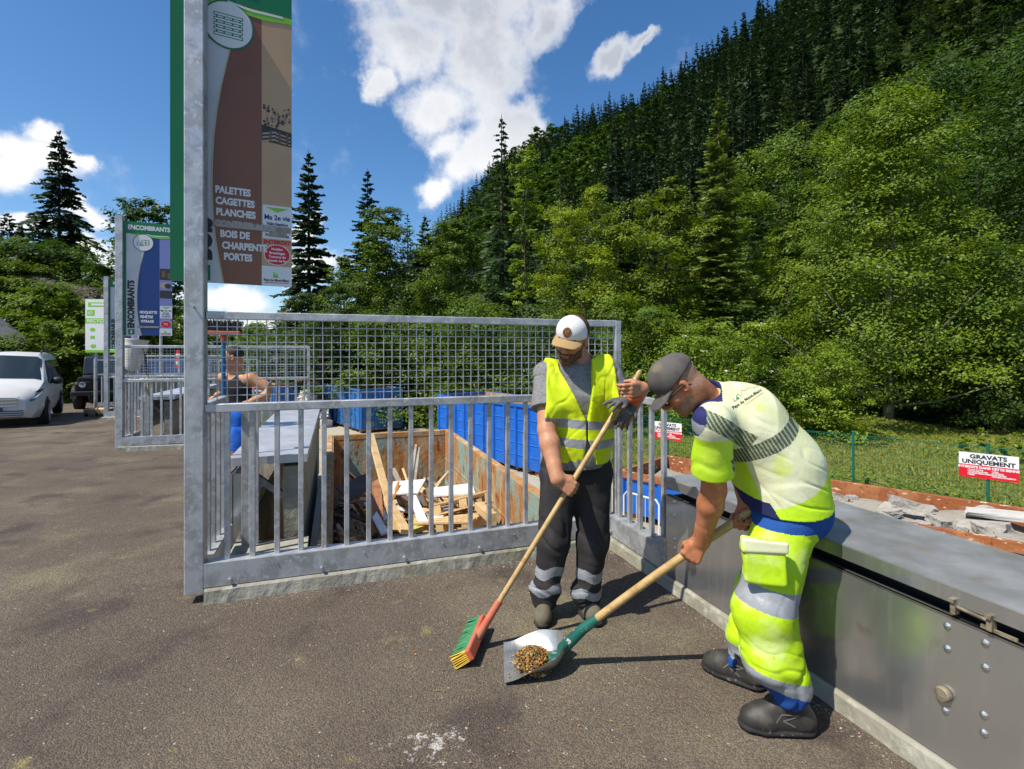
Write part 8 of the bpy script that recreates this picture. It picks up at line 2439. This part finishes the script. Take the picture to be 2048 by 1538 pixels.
for a_ in (aL, aR): f.cap(a_ + nv((0, 0, -.045)), a_ + f3 * 0.15 + nv((0, 0, -.05)), 0.035, 0.03, 0.03)
wl = hand(f, A(496, 812, 5.58), (-0.65, -0.1, -0.7), -l3 + nv((0, .4, 0)), f3, curl=(25, 50, 70), thumb='open'); wr_ = hand(f, A(425, 796, 5.72), (-0.75, -0.1, -0.45), (0, 0, -1), l3, curl=(10, 25, 35), thumb='open')
e1_ = ik(ls3, wl, 0.30, 0.26, (1, 0.5, 0)); e2_ = ik(rs3, wr_, 0.30, 0.27, (0.1, 0.4, -0.6))
arm(f, ls3, e1_, wl, 1.18); arm(f, rs3, e2_, wr_, 1.15)
head(f, hd3, nk3, 0.062)
sdf_obj('body', f, [SKIN3, M_LIPS, M_EYE, M_BROW], p3, face_mats(hd3))
f = SDF(hd3.o - 0.17, hd3.o + 0.17, 0.005); f.ell(hd3.p(0, -.014, .046), (.080, .101, .088), hd3.M)
f.fn(lambda x, y, z: ((x - hd3.o[0]) * hd3.f[0] + (y - hd3.o[1]) * hd3.f[1]) - 0.055 - 0.9 * (z - hd3.o[2] - 0.075))
f.fn(lambda x, y, z: -(z - hd3.o[2] + 0.03)); sdf_obj('hair', f, M_HAIRBLK, p3)
b = MB()
for q in (-1, 1):
    b.tube([hd3.p(q * .055, .098, .014), hd3.p(q * .083, .0, .014)], 0.004, 5); b.ball(hd3.p(q * .033, .098, .010), (0.024, 0.024, 0.018), 10, 6)
b.tube([hd3.p(-.03, .108, .018), hd3.p(.03, .108, .018)], 0.004, 5); b.build('sunglasses', M_PLAST, p3, smooth=True)
M_TANK = cloth('black_tank', (0.022, 0.020, 0.023))
f = SDF((-3.65, 5.35, g3 + 0.7), (-2.75, 6.15, 1.60), 0.007)
f.chain([pv3 + nv((0, 0, -.02)), ch3 * 0.4 + pv3 * 0.6, ch3, (ls3 + rs3) / 2 * 1.0], [0.160, 0.152, 0.168, 0.108], 0.05, sq=(f3, 1.32))
f.disp(wrinkles(71, 24, (1, 1, 1), 0.003, 0.005))
for s_, sg in ((ls3, 1), (rs3, -1)): f.cap(s_ + l3 * sg * 0.02 + nv((0, 0, 0.06)), s_ + l3 * sg * 0.045 + nv((0, 0, -0.11)), 0.062, 0.055, 0.01, 's')
f.cap(nk3 + f3 * 0.07 + nv((0, 0, 0.0)), nk3 + f3 * 0.12 + nv((0, 0, -0.03)), 0.085, 0.085, 0.01, 's'); f.cap(nk3, nk3 + nv((0, 0, .1)), 0.082, 0.09, 0.01, 's')
f.plane((0, 0, pv3[2] - 0.03), (0, 0, -1)); sdf_obj('tank_top', f, M_TANK, p3)
f = SDF((-3.75, 5.3, g3 + 0.35), (-2.75, 6.2, 1.1), 0.007)
f.cap(pv3 - l3 * .06, pv3 + l3 * .06, 0.15, 0.15, 0.04); f.cap(hL - nv((0, 0, .02)), kL + nv((0, 0, .05)), 0.115, 0.112, 0.03); f.cap(hR_ - nv((0, 0, .02)), kR + nv((0, 0, .05)), 0.115, 0.112, 0.03)
f.disp(wrinkles(75, 26, (1, 1, 0.9), 0.005, 0.008)); f.plane((0, 0, pv3[2] + 0.06), (0, 0, 1)); f.plane((0, 0, g3 + 0.50), (0, 0, -1))
sdf_obj('shorts', f, cloth('blue_shorts', (0.018, 0.115, 0.50), [(10, (0.012, 0.08, 0.38), 0.5, 0.7)]), p3)
for a_ in (aL, aR): shoe(p3, nv((a_[0], a_[1], 0.08)), nv((a_[0], a_[1], 0)) + f3 * 0.19, M_BOOT, M_SOLE)
for c_ in p3.children:
    if c_.name.startswith('shoe'): c_.location.z += g3

bp_ = uv(0.215, 0.79, 0.0)
root = thing('stored_broom', 'upturned broom with black bristles and blue handle standing behind the nearest gate', 'broom', bp_)
top_ = Vector(at(447, 676, 4.08)); bot_ = Vector((top_.x, top_.y, 0.75))
b = MB(); b.tube([bot_, top_], 0.0165, 10); b.build('handle', mat('blue_handle', (0.012, 0.13, 0.30), 0.4), root, smooth=True, auto=60)
exb = Vector((1, 0.12, -0.02)).normalized(); eyb = Vector((-0.12, 1, 0)).normalized()
b = MB(); b.tube([top_ - ZX * 0.03, top_ + ZX * 0.03], 0.024, 10); b.frame_box(top_ + ZX * 0.038, exb * 0.135, eyb * 0.03, ZX * 0.017); b.build('head_block', mat('red_brown_block', (0.36, 0.09, 0.04), 0.6, spots=[(20, (0.26, 0.06, 0.03), .5, .7)]), root, bevel=0.005)
b = MB(); r3 = np.random.default_rng(3)
for i in range(44):
    for j in range(6):
        q = top_ + exb * (-0.128 + 0.256 * i / 43) + eyb * (-0.024 + 0.048 * j / 5) + ZX * 0.052
        e = q + ZX * (0.085 + r3.normal() * 0.008) + exb * ((i - 21.5) * 0.0006 + r3.normal() * 0.006) + eyb * (r3.normal() * 0.006)
        b.tube([q, (q + e) / 2, e], [0.003, 0.0028, 0.0016], 4)
b.build('bristles', mat('black_bristle', (0.035, 0.028, 0.026), 0.8), root)
